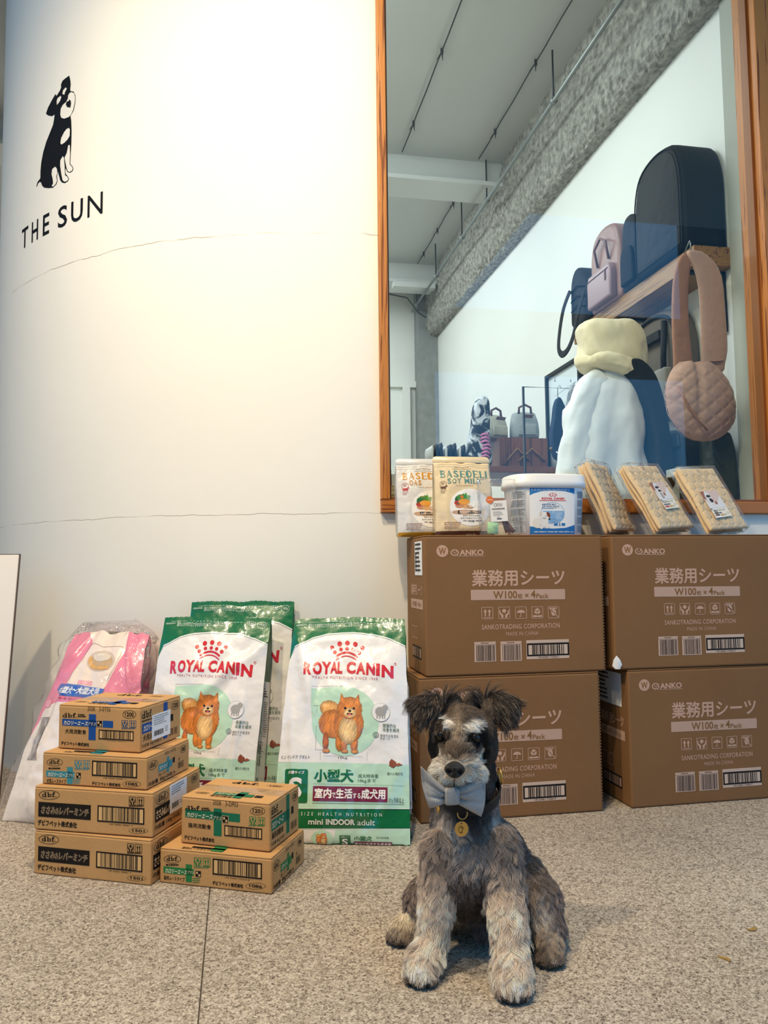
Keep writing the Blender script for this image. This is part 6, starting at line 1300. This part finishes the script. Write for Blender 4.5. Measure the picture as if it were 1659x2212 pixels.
# ears: folded flaps, outline points in space (base top, crest, tip, lower, base bottom)
EARS = [[(0.377, 1.388, 0.444), (0.352, 1.384, 0.452), (0.324, 1.378, 0.450), (0.296, 1.370, 0.446), (0.304, 1.352, 0.424), (0.318, 1.343, 0.402), (0.334, 1.350, 0.412), (0.356, 1.362, 0.428)],
        [(0.438, 1.392, 0.444), (0.462, 1.388, 0.449), (0.487, 1.382, 0.446), (0.514, 1.376, 0.434), (0.498, 1.356, 0.404), (0.470, 1.346, 0.391), (0.453, 1.350, 0.404), (0.436, 1.360, 0.420)]]
def flap(bm, P, th, bulge=0.010):
    P = [Vector(p) for p in P]; c = sum(P, Vector())/len(P); n = Vector()
    for i in range(len(P)): n += (P[i]-c).cross(P[(i+1) % len(P)]-c)
    n.normalize(); n = -n if n.y > 0 else n
    A = [[], []]
    for s, o in ((0, n*th/2), (1, -n*th/2)):
        A[s].append([bm.verts.new(p+o*0.5) for p in P]); A[s].append([bm.verts.new(c+(p-c)*0.62+o+n*bulge*.6) for p in P]); A[s].append([bm.verts.new(c+o*1.1+n*bulge)])
    N_ = len(P)
    for s in (0, 1):
        for k in range(N_):
            f1 = [A[s][0][k], A[s][0][(k+1) % N_], A[s][1][(k+1) % N_], A[s][1][k]]; f2 = [A[s][1][k], A[s][1][(k+1) % N_], A[s][2][0]]
            for f in (f1, f2): bm.faces.new(f if s == 0 else f[::-1])
    for k in range(N_): bm.faces.new([A[0][0][k], A[1][0][k], A[1][0][(k+1) % N_], A[0][0][(k+1) % N_]])
bm = bmesh.new()
for rg_, a_, ra, b_, rb in SK: capsule(bm, a_, ra, b_, rb)
for P in EARS:
    flap(bm, P, 0.011)
    capsule(bm, np.array(P[0])*0.6+np.array((0.407, 1.39, 0.42))*0.4, 0.016, np.array(P[0])+np.array((0, 0, -0.012)), 0.012)
bmesh.ops.recalc_face_normals(bm, faces=bm.faces)
me = bpy.data.meshes.new('t'); bm.to_mesh(me); bm.free(); tmp = bpy.data.objects.new('t', me); COL.objects.link(tmp)
rm = tmp.modifiers.new('r', 'REMESH'); rm.mode = 'VOXEL'; rm.voxel_size = 0.0038; rm.use_smooth_shade = True
sm_ = tmp.modifiers.new('s', 'SMOOTH'); sm_.factor = 0.5; sm_.iterations = 7
dg = bpy.context.evaluated_depsgraph_get(); dg.update(); ev = tmp.evaluated_get(dg); bme = bpy.data.meshes.new_from_object(ev); bpy.data.objects.remove(tmp)
bme.calc_loop_triangles(); NV = len(bme.vertices)
V = np.empty(NV*3); bme.vertices.foreach_get('co', V); V = V.reshape(-1, 3); V[:, 2] = np.maximum(V[:, 2], 0.0008)
NR = np.empty(NV*3); bme.vertices.foreach_get('normal', NR); NR = NR.reshape(-1, 3)
T_ = np.empty(len(bme.loop_triangles)*3, dtype=np.int32); bme.loop_triangles.foreach_get('vertices', T_); T_ = T_.reshape(-1, 3)
A_ = np.array([s[1] for s in SK]); B_ = np.array([s[3] for s in SK]); RA = np.array([s[2] for s in SK]); RB = np.array([s[4] for s in SK]); RG = np.array([s[0] for s in SK])
EC = [np.array(P).mean(0) for P in EARS]
def region(P):
    best = np.full(len(P), 9.0); idx = np.zeros(len(P), int)
    for k in range(len(SK)):
        ab = B_[k]-A_[k]; t = np.clip(((P-A_[k])@ab)/(ab@ab+1e-12), 0, 1); d = np.linalg.norm(P-(A_[k]+t[:, None]*ab), axis=1)-(RA[k]*(1-t)+RB[k]*t)
        m = d < best; best[m] = d[m]; idx[m] = k
    r = RG[idx].astype(object)
    for e, P_ in enumerate(EARS):
        Q = np.array(P_); n = np.cross(Q[2]-Q[0], Q[5]-Q[0]); n /= np.linalg.norm(n); dp = np.abs((P-EC[e])@n); out = np.abs(P[:, 0]-0.407) > 0.046+0.0*dp
        r[(dp < 0.024) & out & (P[:, 2] > 0.385) & (np.linalg.norm(P-EC[e], axis=1) < 0.075)] = 'ear%d' % e
    return r
# head frame: axes as the face looks at us
HC = np.array((0.400, 1.345, 0.388)); HF = np.array((-0.27, -0.94, 0.08)); HF /= np.linalg.norm(HF); HR = np.cross(HF, (0, 0, 1)); HR /= np.linalg.norm(HR); HR = -HR if HR[0] < 0 else HR
HR = HR+np.array((0, 0, -0.05)); HR /= np.linalg.norm(HR); HU = np.cross(HR, HF); HU = HU if HU[2] > 0 else -HU
def hc(P): d = P-HC; return d@HR, d@HU, d@HF
def face_xy(p): d = np.array(p)-HC; return d@HR, d@HU
EYE = [np.array((0.3490, 1.3265, 0.3880)), np.array((0.4110, 1.3325, 0.3825))]
E2 = [face_xy(e) for e in EYE]; BR = [(E2[0][0]+0.0095, E2[0][1]+0.0205), (E2[1][0]-0.0045, E2[1][1]+0.0200)]
C_ = lambda r, g, b: np.array(((r/255)**2.2, (g/255)**2.2, (b/255)**2.2))
CRM_, LGT, MID, DRK, BLKC = C_(255, 238, 216), C_(222, 206, 192), C_(138, 123, 114), C_(80, 69, 62), C_(20, 17, 16)
def colour(P, R, jit):
    n = len(P); base = {'torso': MID*0.74, 'neck': DRK*1.05, 'skull': C_(94, 82, 72), 'muzzle': CRM_, 'fleg': C_(246, 224, 202), 'fpaw': C_(255, 238, 218), 'toe': C_(170, 150, 134), 'thigh': MID*0.85, 'hleg': C_(176, 160, 144), 'hpaw': C_(178, 160, 142), 'ear0': C_(62, 53, 46), 'ear1': C_(62, 53, 46)}
    c = np.array([base[r] for r in R])
    def bl(w, col): nonlocal c; w = np.clip(w, 0, 1)[:, None]; c = c*(1-w)+np.asarray(col)*w
    g = lambda ctr, s: np.exp(-np.sum(((P-np.array(ctr))/np.array(s))**2, 1))
    isb = np.isin(R, ('torso', 'neck')); isl = R == 'fleg'
    # body: darker back, light chest sides, dark throat and belly
    bl(isb*np.clip((P[:, 1]-1.37)/0.06, 0, 1)*0.6, DRK*1.15)
    bl(isb*1.1*g((0.350, 1.315, 0.225), (.028, .05, .040)), C_(240, 224, 210)); bl(isb*1.1*g((0.452, 1.32, 0.222), (.028, .05, .040)), C_(240, 226, 214))
    bl(isb*0.8*g((0.400, 1.30, 0.185), (.05, .05, .022)), C_(200, 184, 172)); bl(isb*g((0.395, 1.31, 0.262), (.05, .06, .026)), C_(46, 40, 37)); bl(isb*1.0*g((0.405, 1.32, 0.095), (.045, .08, .060)), C_(84, 73, 65)); bl(isb*0.7*g((0.398, 1.29, 0.235), (.016, .05, .03)), C_(80, 70, 63))
    bl((R == 'neck')*np.clip((P[:, 2]-0.27)/0.03, 0, 1)*0.5, DRK)
    # legs paler downwards
    bl(isl*np.clip((P[:, 2]-0.11)/0.07, 0, 1)*0.75, MID*1.0); bl(isl*np.clip((P[:, 0]-0.455)/0.02, 0, 1)*np.clip((P[:, 2]-0.06)/0.06, 0, 1)*0.6, MID)
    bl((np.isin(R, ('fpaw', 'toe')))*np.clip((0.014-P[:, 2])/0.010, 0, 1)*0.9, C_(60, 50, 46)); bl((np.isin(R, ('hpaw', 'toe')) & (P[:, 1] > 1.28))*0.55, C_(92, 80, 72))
    bl((R == 'thigh')*1.0*g((0.53, 1.345, 0.060), (.016, .03, .030)), C_(236, 220, 206)); bl(np.isin(R, ('hleg', 'hpaw'))*(P[:, 0] < 0.4)*0.8*g((0.300, 1.43, 0.045), (.03, .03, .02)), C_(255, 236, 204))
    # face
    x, y, z = hc(P); hd = np.isin(R, ('skull', 'muzzle')); f2 = lambda cx_, cy_, sx, sy: np.exp(-(((x-cx_)/sx)**2+((y-cy_)/sy)**2))*(z > -0.03)
    sk = R == 'skull'; bl(sk*np.clip((0.02-z)/0.05, 0, 1)*0.4, DRK)
    for e in E2: bl(hd*1.5*f2(e[0], e[1]-0.004, .0235, .0225), BLKC)
    for s_, e in zip((-1, 1), E2): bl(hd*1.3*f2(e[0]+s_*0.016, e[1]-0.024, .014, .022)*(R != 'muzzle'), C_(40, 35, 32))
    for sg, b_ in zip((-1, 1), BR):
        px_, py_ = (x-b_[0]), (y-b_[1])-0.22*sg*(x-b_[0]); bl(hd*1.9*np.exp(-((px_/.0155)**2+(py_/.0075)**2)**1.5)*(z > -.03), C_(255, 244, 228))
    mx = (E2[0][0]+E2[1][0])/2-0.002; bl(hd*1.3*f2(mx-.001, -0.004, .0075, .034), C_(165, 145, 122)); bl(hd*1.2*np.exp(-(((x-mx+0.004)/.027)**2+((y+0.0265)/.011)**2)**1.5)*(z > 0), C_(104, 88, 74))
    bl((R == 'muzzle')*(z < 0.0)*0.6, C_(120, 108, 98))
    for e in (0, 1): bl((R == 'ear%d' % e)*np.clip((0.055-np.abs(P[:, 0]-0.407))/0.02, 0, 1)*0.7, BLKC*1.4)
    return np.clip(c*(1+jit[:, None]), 0.002, 1)
RGN = region(V)
from mathutils.bvhtree import BVHTree
bv = BVHTree.FromPolygons([tuple(p) for p in V], [tuple(int(i) for i in t) for t in T_])
for i_ in (0, 1):
    o_ = Vector(EYE[i_]+HF*0.2); h_ = bv.ray_cast(o_, Vector(-HF)); EYE[i_] = np.array(h_[0])-HF*0.0062
bme.materials.clear(); bme.materials.append(mat('dog_skin', attr=True, rough=0.9, spec=0.1))
V2 = V-DO; bme.vertices.foreach_set('co', V2.ravel()); at_ = bme.attributes.new('Col', 'FLOAT_COLOR', 'POINT'); cc = np.ones((NV, 4), dtype=np.float32); cc[:, :3] = colour(V, RGN, np.zeros(NV))*0.85; at_.data.foreach_set('color', cc.ravel())
bme.update(); body = bpy.data.objects.new('body', bme); COL.objects.link(body); body.parent = dog
# ---- coat
tri = V[T_]; cr_ = np.cross(tri[:, 1]-tri[:, 0], tri[:, 2]-tri[:, 0]); ar = np.linalg.norm(cr_, axis=1)/2
def fur(name, N, seed, sel=None, par=None):
    r = np.random.default_rng(seed); cum = np.cumsum(ar); f = np.searchsorted(cum, r.random(N)*cum[-1]); a = r.random(N); b = r.random(N); k = a+b > 1; a[k], b[k] = 1-a[k], 1-b[k]
    t = T_[f]; P = V[t[:, 0]]+(V[t[:, 1]]-V[t[:, 0]])*a[:, None]+(V[t[:, 2]]-V[t[:, 0]])*b[:, None]; n = NR[t[:, 0]]*(1-a-b)[:, None]+NR[t[:, 1]]*a[:, None]+NR[t[:, 2]]*b[:, None]; n /= np.linalg.norm(n, axis=1)[:, None]+1e-9
    keep = (P[:, 2] > 0.004) | (n[:, 2] > -0.2); P, n = P[keep], n[keep]; R = region(P); x, y, z = hc(P)
    ln = np.array([{'torso': .020, 'neck': .014, 'skull': .0075, 'muzzle': .017, 'fleg': .027, 'fpaw': .018, 'toe': .009, 'thigh': .019, 'hleg': .014, 'hpaw': .012, 'ear0': .020, 'ear1': .020}[q] for q in R])
    fl = np.tile(np.array((0, 0, -1.0)), (len(P), 1))
    hd = R == 'skull'; fl[hd] = (0.0, 0.75, 0.5); up_ = hd & (z > 0); s_ = np.sign(x); 
    fl[up_] = (HU*0.7)+0.55*(s_[up_, None]*HR)*(np.abs(x[up_])/0.03)[:, None]
    side = hd & (np.abs(x) > 0.036); fl[side] = np.array((0, 0.5, -0.8))
    mz = R == 'muzzle'; nose2 = face_xy(np.array((0.351, 1.262, 0.352))+HR*0.0035-HU*0.0045); vx, vy = x-nose2[0], y-nose2[1]+0.004; q = np.sqrt(vx**2+vy**2)+1e-4
    fl[mz] = (HR*(vx/q)[:, None]+HU*(vy/q)[:, None]*0.9-HU*0.25-HF*0.20)[mz]
    ln[mz] *= np.clip(0.45+(q[mz]/0.028)*0.70, 0.40, 1.30)
    tp = mz & (vy > 0.010) & (z < 0.06); ln[tp] *= 0.7
    for e_, b_ in zip(E2, BR):
        de = np.sqrt(((x-e_[0])/1.0)**2+((y-e_[1])/1.0)**2); ne = (de < 0.0175) & (z > -0.01) & (hd | mz); ln[ne] *= 0.6
        br = (np.abs(x-b_[0]) < .020) & (np.abs(y-b_[1]) < .009) & (z > -.01) & hd; ln[br] = 0.013; sg = 1 if b_[0] > 0 else -1; fl[br] = HR*sg*0.9+HU*0.15+HF*0.3
    for e in (0, 1):
        m = R == 'ear%d' % e; c0 = np.array(EARS[e][0])+np.array((0, 0, .006)); d = P[m]-c0; d /= np.linalg.norm(d, axis=1)[:, None]+1e-6; fl[m] = d*0.55+np.array(((-.12, .12)[e], -0.1, -0.72)); ln[m] = (0.019+0.006*r.random(m.sum()))*np.clip((np.abs(P[m, 0]-0.400)-0.040)/0.025, 0.6, 1)
    tr_ = R == 'torso'; fr_ = tr_ & (P[:, 1] < 1.37)
    fl[fr_] = np.stack([0.6*np.sin(P[:, 2]*55+P[:, 0]*20), 0*P[:, 0]-0.1, -0.8+0.5*np.sin(P[:, 0]*60)], 1)[fr_]; bk = tr_ & ~fr_; fl[bk] = (0.25, 0.5, -0.85); ln[bk] *= 0.62
    th_ = R == 'thigh'; fl[th_] = (0.15, -0.45, -0.85); pw = np.isin(R, ('fpaw', 'hpaw', 'toe')); fl[pw] = (-0.2, -0.8, -0.45)
    ns = (np.linalg.norm(P-(np.array((0.3505, 1.266, 0.352))+HR*0.0035-HU*0.0045), axis=1) < 0.0145); bad = ns
    for e in EYE: bad |= np.linalg.norm(P-e, axis=1) < 0.0098
    cl_ = (np.abs((P-np.array((0.405, 1.375, 0.288)))@np.array((0.05, 0.45, 0.89))) < 0.009) & (R == 'neck'); ln[cl_] *= 0.25
    ok = ~bad; P, n, R, ln, fl = P[ok], n[ok], R[ok], ln[ok], fl[ok]; N = len(P)
    fl = fl-n*np.sum(fl*n, 1)[:, None]; fl /= np.linalg.norm(fl, axis=1)[:, None]+1e-6; bi = np.cross(n, fl)
    # locks: strands gather towards a shared guide
    M = N//34; gi = r.choice(N, M, replace=False); kd = KDTree(M)
    for i, g_ in enumerate(gi): kd.insert(P[g_], i)
    kd.balance(); near = np.array([kd.find(p)[1] for p in P]); G = gi[near]
    ph = r.random(M)*6.28; amp = (r.random(M)-.5)*2; sp = r.normal(0, 0.28, M)
    wav = np.array([{'torso': .9, 'neck': .5, 'skull': .25, 'muzzle': .35, 'fleg': 1.0, 'fpaw': .6, 'toe': 0., 'thigh': .8, 'hleg': .6, 'hpaw': .3, 'ear0': .16, 'ear1': .16}[q] for q in R])
    lift = np.array([{'torso': .50, 'neck': .5, 'skull': .55, 'muzzle': .75, 'fleg': .50, 'fpaw': .42, 'toe': .35, 'thigh': .5, 'hleg': .5, 'hpaw': .5, 'ear0': .30, 'ear1': .30}[q] for q in R])
    L_ = ln*(0.65+0.5*r.random(N)); K = 7; pts = np.empty((N, K, 3)); pts[:, 0] = P-n*0.001; cur = pts[:, 0].copy(); rj = r.normal(0, 0.16, (N, 3))
    for k in range(1, K):
        t = k/(K-1); cv = wav*(np.sin(ph[near]+t*5.2)*0.75+amp[near]*0.4)+sp[near]*0.6
        d = n*(lift*(1.15-0.9*t))[:, None]+fl*(0.55+0.6*t)+bi*cv[:, None]+rj; d[:, 2] -= 0.22*t; d /= np.linalg.norm(d, axis=1)[:, None]; cur = cur+d*(L_/(K-1))[:, None]; pts[:, k] = cur
    gp = pts[G]-P[G][:, None]+P[:, None]*0.45+P[G][:, None]*0.55; w_ = (np.linspace(0, 1, K)**1.3*0.62)[None, :, None]; pts = pts*(1-w_)+gp*w_
    pts[..., 2] = np.maximum(pts[..., 2], 0.0012)
    jit = r.normal(0, 0.16, N)+r.normal(0, 0.16, M)[near]; col = colour(P, R, jit)
    er = np.char.startswith(R.astype(str), 'ear'); hl = er & (r.random(N) < 0.16); col[hl] = C_(150, 132, 112)
    wt = np.isin(R, ('torso', 'thigh')) & (r.random(N) < 0.22); col[wt] = col[wt]*1.7
    return pts, col
def tuft():
    """long loose hair standing at the crest of the ears and the forelock"""
    r = np.random.default_rng(5); out = []; cl = []
    for e, (bx, sg) in enumerate(((0.366, -1), (0.446, 1))):
        for k in range(230):
            g_ = k % 9; b = np.array((bx+(g_-4)*.0045*(1 if g_ % 2 else .8)+r.normal(0, .0022), 1.378+((g_*5) % 9-4)*.0016+r.normal(0, .002), 0.438+r.normal(0, .003)))
            ang = (-1.0, -0.7, -0.45, -0.2, 0.05, 0.3, 0.5, 0.75, 1.0)[g_]+r.normal(0, .05); ln_ = (0.048, .036, .044, .030, .038, .030, .042, .034, .038)[g_]*(0.75+.3*r.random()); cv = (-1.3, -.9, -1.5, -.6, .5, 1.3, .8, 1.5, 1.1)[g_]+r.normal(0, .08)
            p = b.copy(); P = [p.copy()]; a = ang*0.4
            for q in range(1, 9): a2 = a+cv*(q/8)**1.3*0.9+ang*0.35*(q/8); p = p+np.array((math.sin(a2), -0.10, math.cos(a2)*1.0))*ln_/8; P.append(p.copy())
            out.append(P); cl.append(C_(60, 50, 43)*(0.6+0.8*r.random()) if r.random() > .2 else C_(150, 128, 108))
    return np.array(out), np.array(cl)
HAIR = mat('dog_hair', attr=True, rough=0.55, spec=0.35)
def curves(name, pts, col, rad, parent, tip=0.35):
    N, K, _ = pts.shape; hc_ = bpy.data.hair_curves.new(name); hc_.add_curves([K]*N); hc_.position_data.foreach_set('vector', (pts-DO).astype(np.float32).ravel())
    ra_ = hc_.attributes.new('radius', 'FLOAT', 'POINT'); pr_ = np.linspace(1, tip, K)[None, :]*rad*np.ones((N, 1)); ra_.data.foreach_set('value', pr_.astype(np.float32).ravel())
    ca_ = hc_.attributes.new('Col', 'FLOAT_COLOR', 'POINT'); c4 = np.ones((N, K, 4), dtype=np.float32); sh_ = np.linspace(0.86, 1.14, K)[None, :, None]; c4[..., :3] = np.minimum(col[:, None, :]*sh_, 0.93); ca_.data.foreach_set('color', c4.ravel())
    hc_.materials.append(HAIR); o = bpy.data.objects.new(name, hc_); COL.objects.link(o); o.parent = parent; o['kind'] = 'stuff'; return o
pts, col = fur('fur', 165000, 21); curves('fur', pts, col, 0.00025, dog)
pts, col = tuft(); curves('ear_tuft', pts, col, 0.00032, dog, 0.2)
# ---- eyes and nose
EM = bpy.data.materials.new('eye_gloss'); EM.use_nodes = True; b = EM.node_tree.nodes['Principled BSDF']; b.inputs['Base Color'].default_value = (0.010, 0.007, 0.005, 1); b.inputs['Roughness'].default_value = 0.06; b.inputs['Specular IOR Level'].default_value = 0.35
for e in EYE:
    bm = bmesh.new(); bmesh.ops.create_uvsphere(bm, u_segments=20, v_segments=14, radius=0.0094, matrix=Matrix.Translation(Vector(e-DO))); bmobj('eye', bm, EM, dog, True)
NM = mat('nose_leather', '#17130f', rough=0.38, bump=0.6, bscale=900, spec=0.5)
V = []; F = []; nu, nv = 56, 32; nc = np.array((0.3505, 1.2625, 0.3515))-DO+HR*0.0035-HU*0.0045
for j in range(nv+1):
    ph = math.pi*j/nv
    for i in range(nu):
        th = 2*math.pi*i/nu; x = math.sin(ph)*math.cos(th); y = math.sin(ph)*math.sin(th); z = math.cos(ph)
        sx = 0.0172*(1-0.16*max(0, -z)); px = x*sx; pz = z*0.0138*(1-0.10*abs(x)) ; py = y*0.0125
        for s_ in (-1, 1): 
            d_ = ((px-s_*0.0086)/0.0040)**2+((pz+0.0022)/0.0034)**2; py += 0.0085*math.exp(-d_)*(y < 0)
        py += 0.0028*math.exp(-(px/0.0014)**2)*(z < 0.2)*(y < 0); V.append(nc+HR*px-HF*py+HU*pz)
for j in range(nv):
    for i in range(nu): F.append((j*nu+i, (j+1)*nu+i, (j+1)*nu+(i+1) % nu, j*nu+(i+1) % nu))
newobj('nose', V, F, NM, dog, smooth=True)
tubeobj('mouth', [nc+HR*0.0-HU*0.014+HF*0.006, nc-HU*0.020+HF*0.009, nc-HU*0.0255+HF*0.008], [0.0010, 0.0012, 0.0018], mat('mouth_dark', '#241614', rough=0.6), dog, 8)
for p_, f_ in (((0.293, 1.277), (-.4, -.9)), ((0.426, 1.203), (-.25, -.97)), ((0.524, 1.289), (-.3, -.95)), ((0.286, 1.418), (-.6, -.8))):
    f = Vector((*f_, 0)).normalized(); s_ = Vector((f.y, -f.x, 0)); bm = bmesh.new()
    for k in (-1.5, -.5, .5, 1.5): q = Vector((p_[0], p_[1], 0.010))+s_*0.0118*k+f*(.0095 if abs(k) < 1 else .004)-Vector(DO); tube(bm, [q, q+f*.004+Vector((0, 0, -.002)), q+f*.0055+Vector((0, 0, -.0055))], [.0022, .0020, .0009], 6)
    bmobj('claw', bm, mat('claw', '#15110f', rough=0.4), dog, True)
# ---- collar, tag
col_ = empty('dog_collar', (0.405, 1.372, 0.288), label='black webbing collar with brass buckle around the dog\'s neck', cat='collar')
WEB = mat('black_webbing', '#0c0c0e', rough=0.7, bump=0.5, bscale=500); BRASS = mat('brass', '#d9ac5c', rough=0.38, metal=0.85, var=0.1, vscale=40)
tl = Matrix.Rotation(math.radians(24), 3, 'X'); V = []; F = []; n = 56
for k in range(n):
    t = 2*math.pi*k/n; rx, ry = 0.0595, 0.0600+0.003*(math.sin(t) < 0)
    for dr, dz in ((0, -.010), (0.003, -.010), (0.003, .010), (0, .010)): V.append(tl @ Vector(((rx+dr)*math.cos(t), (ry+dr)*math.sin(t), dz)))
for k in range(n):
    for q in range(4): F.append((4*k+q, 4*k+(q+1) % 4, 4*((k+1) % n)+(q+1) % 4, 4*((k+1) % n)+q))
newobj('webbing', V, F, WEB, col_, smooth=False)
def ringobj(name, c, r, w_, nrm, m, parent, a0=0, a1=2*math.pi, n=28):
    nrm = Vector(nrm).normalized(); u = nrm.orthogonal().normalized(); 
    u = (Vector((1, 0, 0))-nrm*nrm.x).normalized(); v = nrm.cross(u); P = [Vector(c)+r*(math.cos(a0+(a1-a0)*k/n)*u+math.sin(a0+(a1-a0)*k/n)*v) for k in range(n+1)]
    return tubeobj(name, P, w_, m, parent, 8)
CO = np.array((0.405, 1.372, 0.288))
ringobj('brass_loop', np.array((0.333, 1.310, 0.288))-CO+np.array((0.002, -0.004, -0.010)), 0.012, 0.0014, (0.9, -0.3, 0.2), BRASS, col_)
ringobj('brass_loop', np.array((0.458, 1.335, 0.312))-CO, 0.013, 0.0014, (0.95, -0.1, 0.1), BRASS, col_)
tg = empty('dog_tag', (0.371, 1.286, 0.242), label='round brass dog tag stamped with a numeral, hanging from the collar', cat='pet tag')
ringobj('split_ring', (0.003, 0.004, 0.0235), 0.0085, 0.0010, (0, -1, 0.1), BRASS, tg, math.pi*0.9, math.pi*2.1); ringobj('link', (0.0015, 0.001, 0.0125), 0.0022, 0.0006, (1, 0, 0), BRASS, tg)
bm = bmesh.new(); R_ = 0.0118
P = [(R_*math.cos(2*math.pi*k/32), 1.06*R_*math.sin(2*math.pi*k/32)) for k in range(32)]; hl = [(0.0014*math.cos(2*math.pi*k/10), 0.0090+0.0014*math.sin(2*math.pi*k/10)) for k in range(10)]
loops = [[Vector((x, 0, z)) for x, z in P], [Vector((x, 0, z)) for x, z in hl]]; vs = [bm.verts.new(p) for l in loops for p in l]
for t in tessellate_polygon(loops): bm.faces.new([vs[i] for i in t])
r_ = bmesh.ops.extrude_face_region(bm, geom=list(bm.faces)); bmesh.ops.translate(bm, verts=[v for v in r_['geom'] if isinstance(v, bmesh.types.BMVert)], vec=(0, 0.0014, 0))
disc = bmobj('disc', bm, BRASS, tg)
a = Art(0.020, 0.020, [(0, 0), (20, 0), (20, 20), (0, 20)]); a.text('C', 4.5, 4, 12, 16.5, '#8e6a2c'); a.text('7', 8, 6.5, 14.5, 16.5, '#7a5620')
a.build('engraving', disc, planar((-0.0105, -0.0001, -0.0105), (1, 0, 0), (0, 0, 1)), INK, base=0.0001, dl=0.00005)
# ---- bow tie
bt = empty('bow_tie', (0.3575, 1.281, 0.305), label='pale grey-blue chambray bow tie under the dog\'s chin', cat='bow tie')
CH = bpy.data.materials.new('chambray'); CH.use_nodes = True; N = CH.node_tree.nodes; L = CH.node_tree.links; b = N['Principled BSDF']; b.inputs['Roughness'].default_value = 0.85
t = N.new('ShaderNodeTexCoord'); rr_ = []
for s3 in ((2600, 2600, 180), (180, 2600, 2600)):
    mp = N.new('ShaderNodeMapping'); mp.inputs['Scale'].default_value = s3; L.new(t.outputs['Object'], mp.inputs[0]); q = N.new('ShaderNodeTexNoise'); q.inputs['Scale'].default_value = 1.0; q.inputs['Detail'].default_value = 1; L.new(mp.outputs[0], q.inputs['Vector']); rr_.append(q.outputs['Fac'])
ad = N.new('ShaderNodeMath'); ad.operation = 'ADD'; L.new(rr_[0], ad.inputs[0]); L.new(rr_[1], ad.inputs[1]); cr = N.new('ShaderNodeValToRGB'); L.new(ad.outputs[0], cr.inputs[0])
cr.color_ramp.elements[0].position = 0.40; cr.color_ramp.elements[0].color = (*srgb('#908e8a'), 1); cr.color_ramp.elements[1].position = 0.62; cr.color_ramp.elements[1].color = (*srgb('#b4b1ac'), 1)
ad2 = N.new('ShaderNodeMath'); ad2.operation = 'MULTIPLY'; ad2.inputs[1].default_value = 0.5; L.new(ad.outputs[0], ad2.inputs[0]); L.new(ad2.outputs[0], cr.inputs[0]); L.new(cr.outputs[0], b.inputs['Base Color'])
bp = N.new('ShaderNodeBump'); bp.inputs['Strength'].default_value = 0.3; bp.inputs['Distance'].default_value = 0.001; L.new(ad.outputs[0], bp.inputs['Height']); L.new(bp.outputs[0], b.inputs['Normal'])
def wing(sgn, outer_top, outer_bot, in_top, in_bot, nm):
    """pleated half of the bow; corner points relative to the knot"""
    nu, nv = 22, 22; V = []; F = []; ot, ob, it, ib = (Vector(q) for q in (outer_top, outer_bot, in_top, in_bot))
    for side in (0, 1):
        for j in range(nv+1):
            v = j/nv
            for i in range(nu+1):
                u = i/nu; a_ = it.lerp(ib, v); b_ = ot.lerp(ob, v); p = a_.lerp(b_, u)
                edge = math.sin(math.pi*v); p.z += 0; pl = 0
                for pv, s2 in ((0.34, 1), (0.66, -1)): q = (v-pv+s2*0.04*u)/0.05; pl += -0.0042*math.exp(-q*q)*(1-u)**0.6*1.1
                bul = 0.010*math.sin(math.pi*min(u*1.1, 1))**.7*(edge**0.5)+0.003*math.sin(v*6.3+u*3)
                p.x += sgn*0.004*math.sin(math.pi*v)*u; p.y += (-1 if side == 0 else 1)*(0.0018+bul*(1 if side == 0 else .35)+(pl if side == 0 else 0)); V.append(p)
    K = (nu+1)*(nv+1)
    for side in (0, 1):
        for j in range(nv):
            for i in range(nu): a0 = side*K+j*(nu+1)+i; F.append((a0, a0+1, a0+nu+2, a0+nu+1))
    for i in range(nu): F.append((i, i+1, K+i+1, K+i)); e0 = nv*(nu+1)+i; F.append((e0, e0+1, K+e0+1, K+e0))
    for j in range(nv): F.append((j*(nu+1)+nu, (j+1)*(nu+1)+nu, K+(j+1)*(nu+1)+nu, K+j*(nu+1)+nu))
    bm = bmesh.new(); vs = [bm.verts.new(v) for v in V]
    for f in F:
        try: bm.faces.new([vs[i] for i in f])
        except ValueError: pass
    return bmobj(nm, bm, CH, bt, True)
wing(-1, (-0.057, -0.002, 0.046), (-0.044, -0.004, -0.022), (-0.014, 0, 0.006), (-0.014, 0, -0.016), 'bow_wing')
wing(1, (0.057, 0.006, 0.026), (0.046, 0.0, -0.043), (0.003, 0, 0.005), (0.003, 0, -0.018), 'bow_wing')
bm = bmesh.new(); bbox(bm, -0.0185, 0.0075, -0.012, 0.008, -0.019, 0.008, 0.005, 3); bmobj('knot', bm, CH, bt, True)
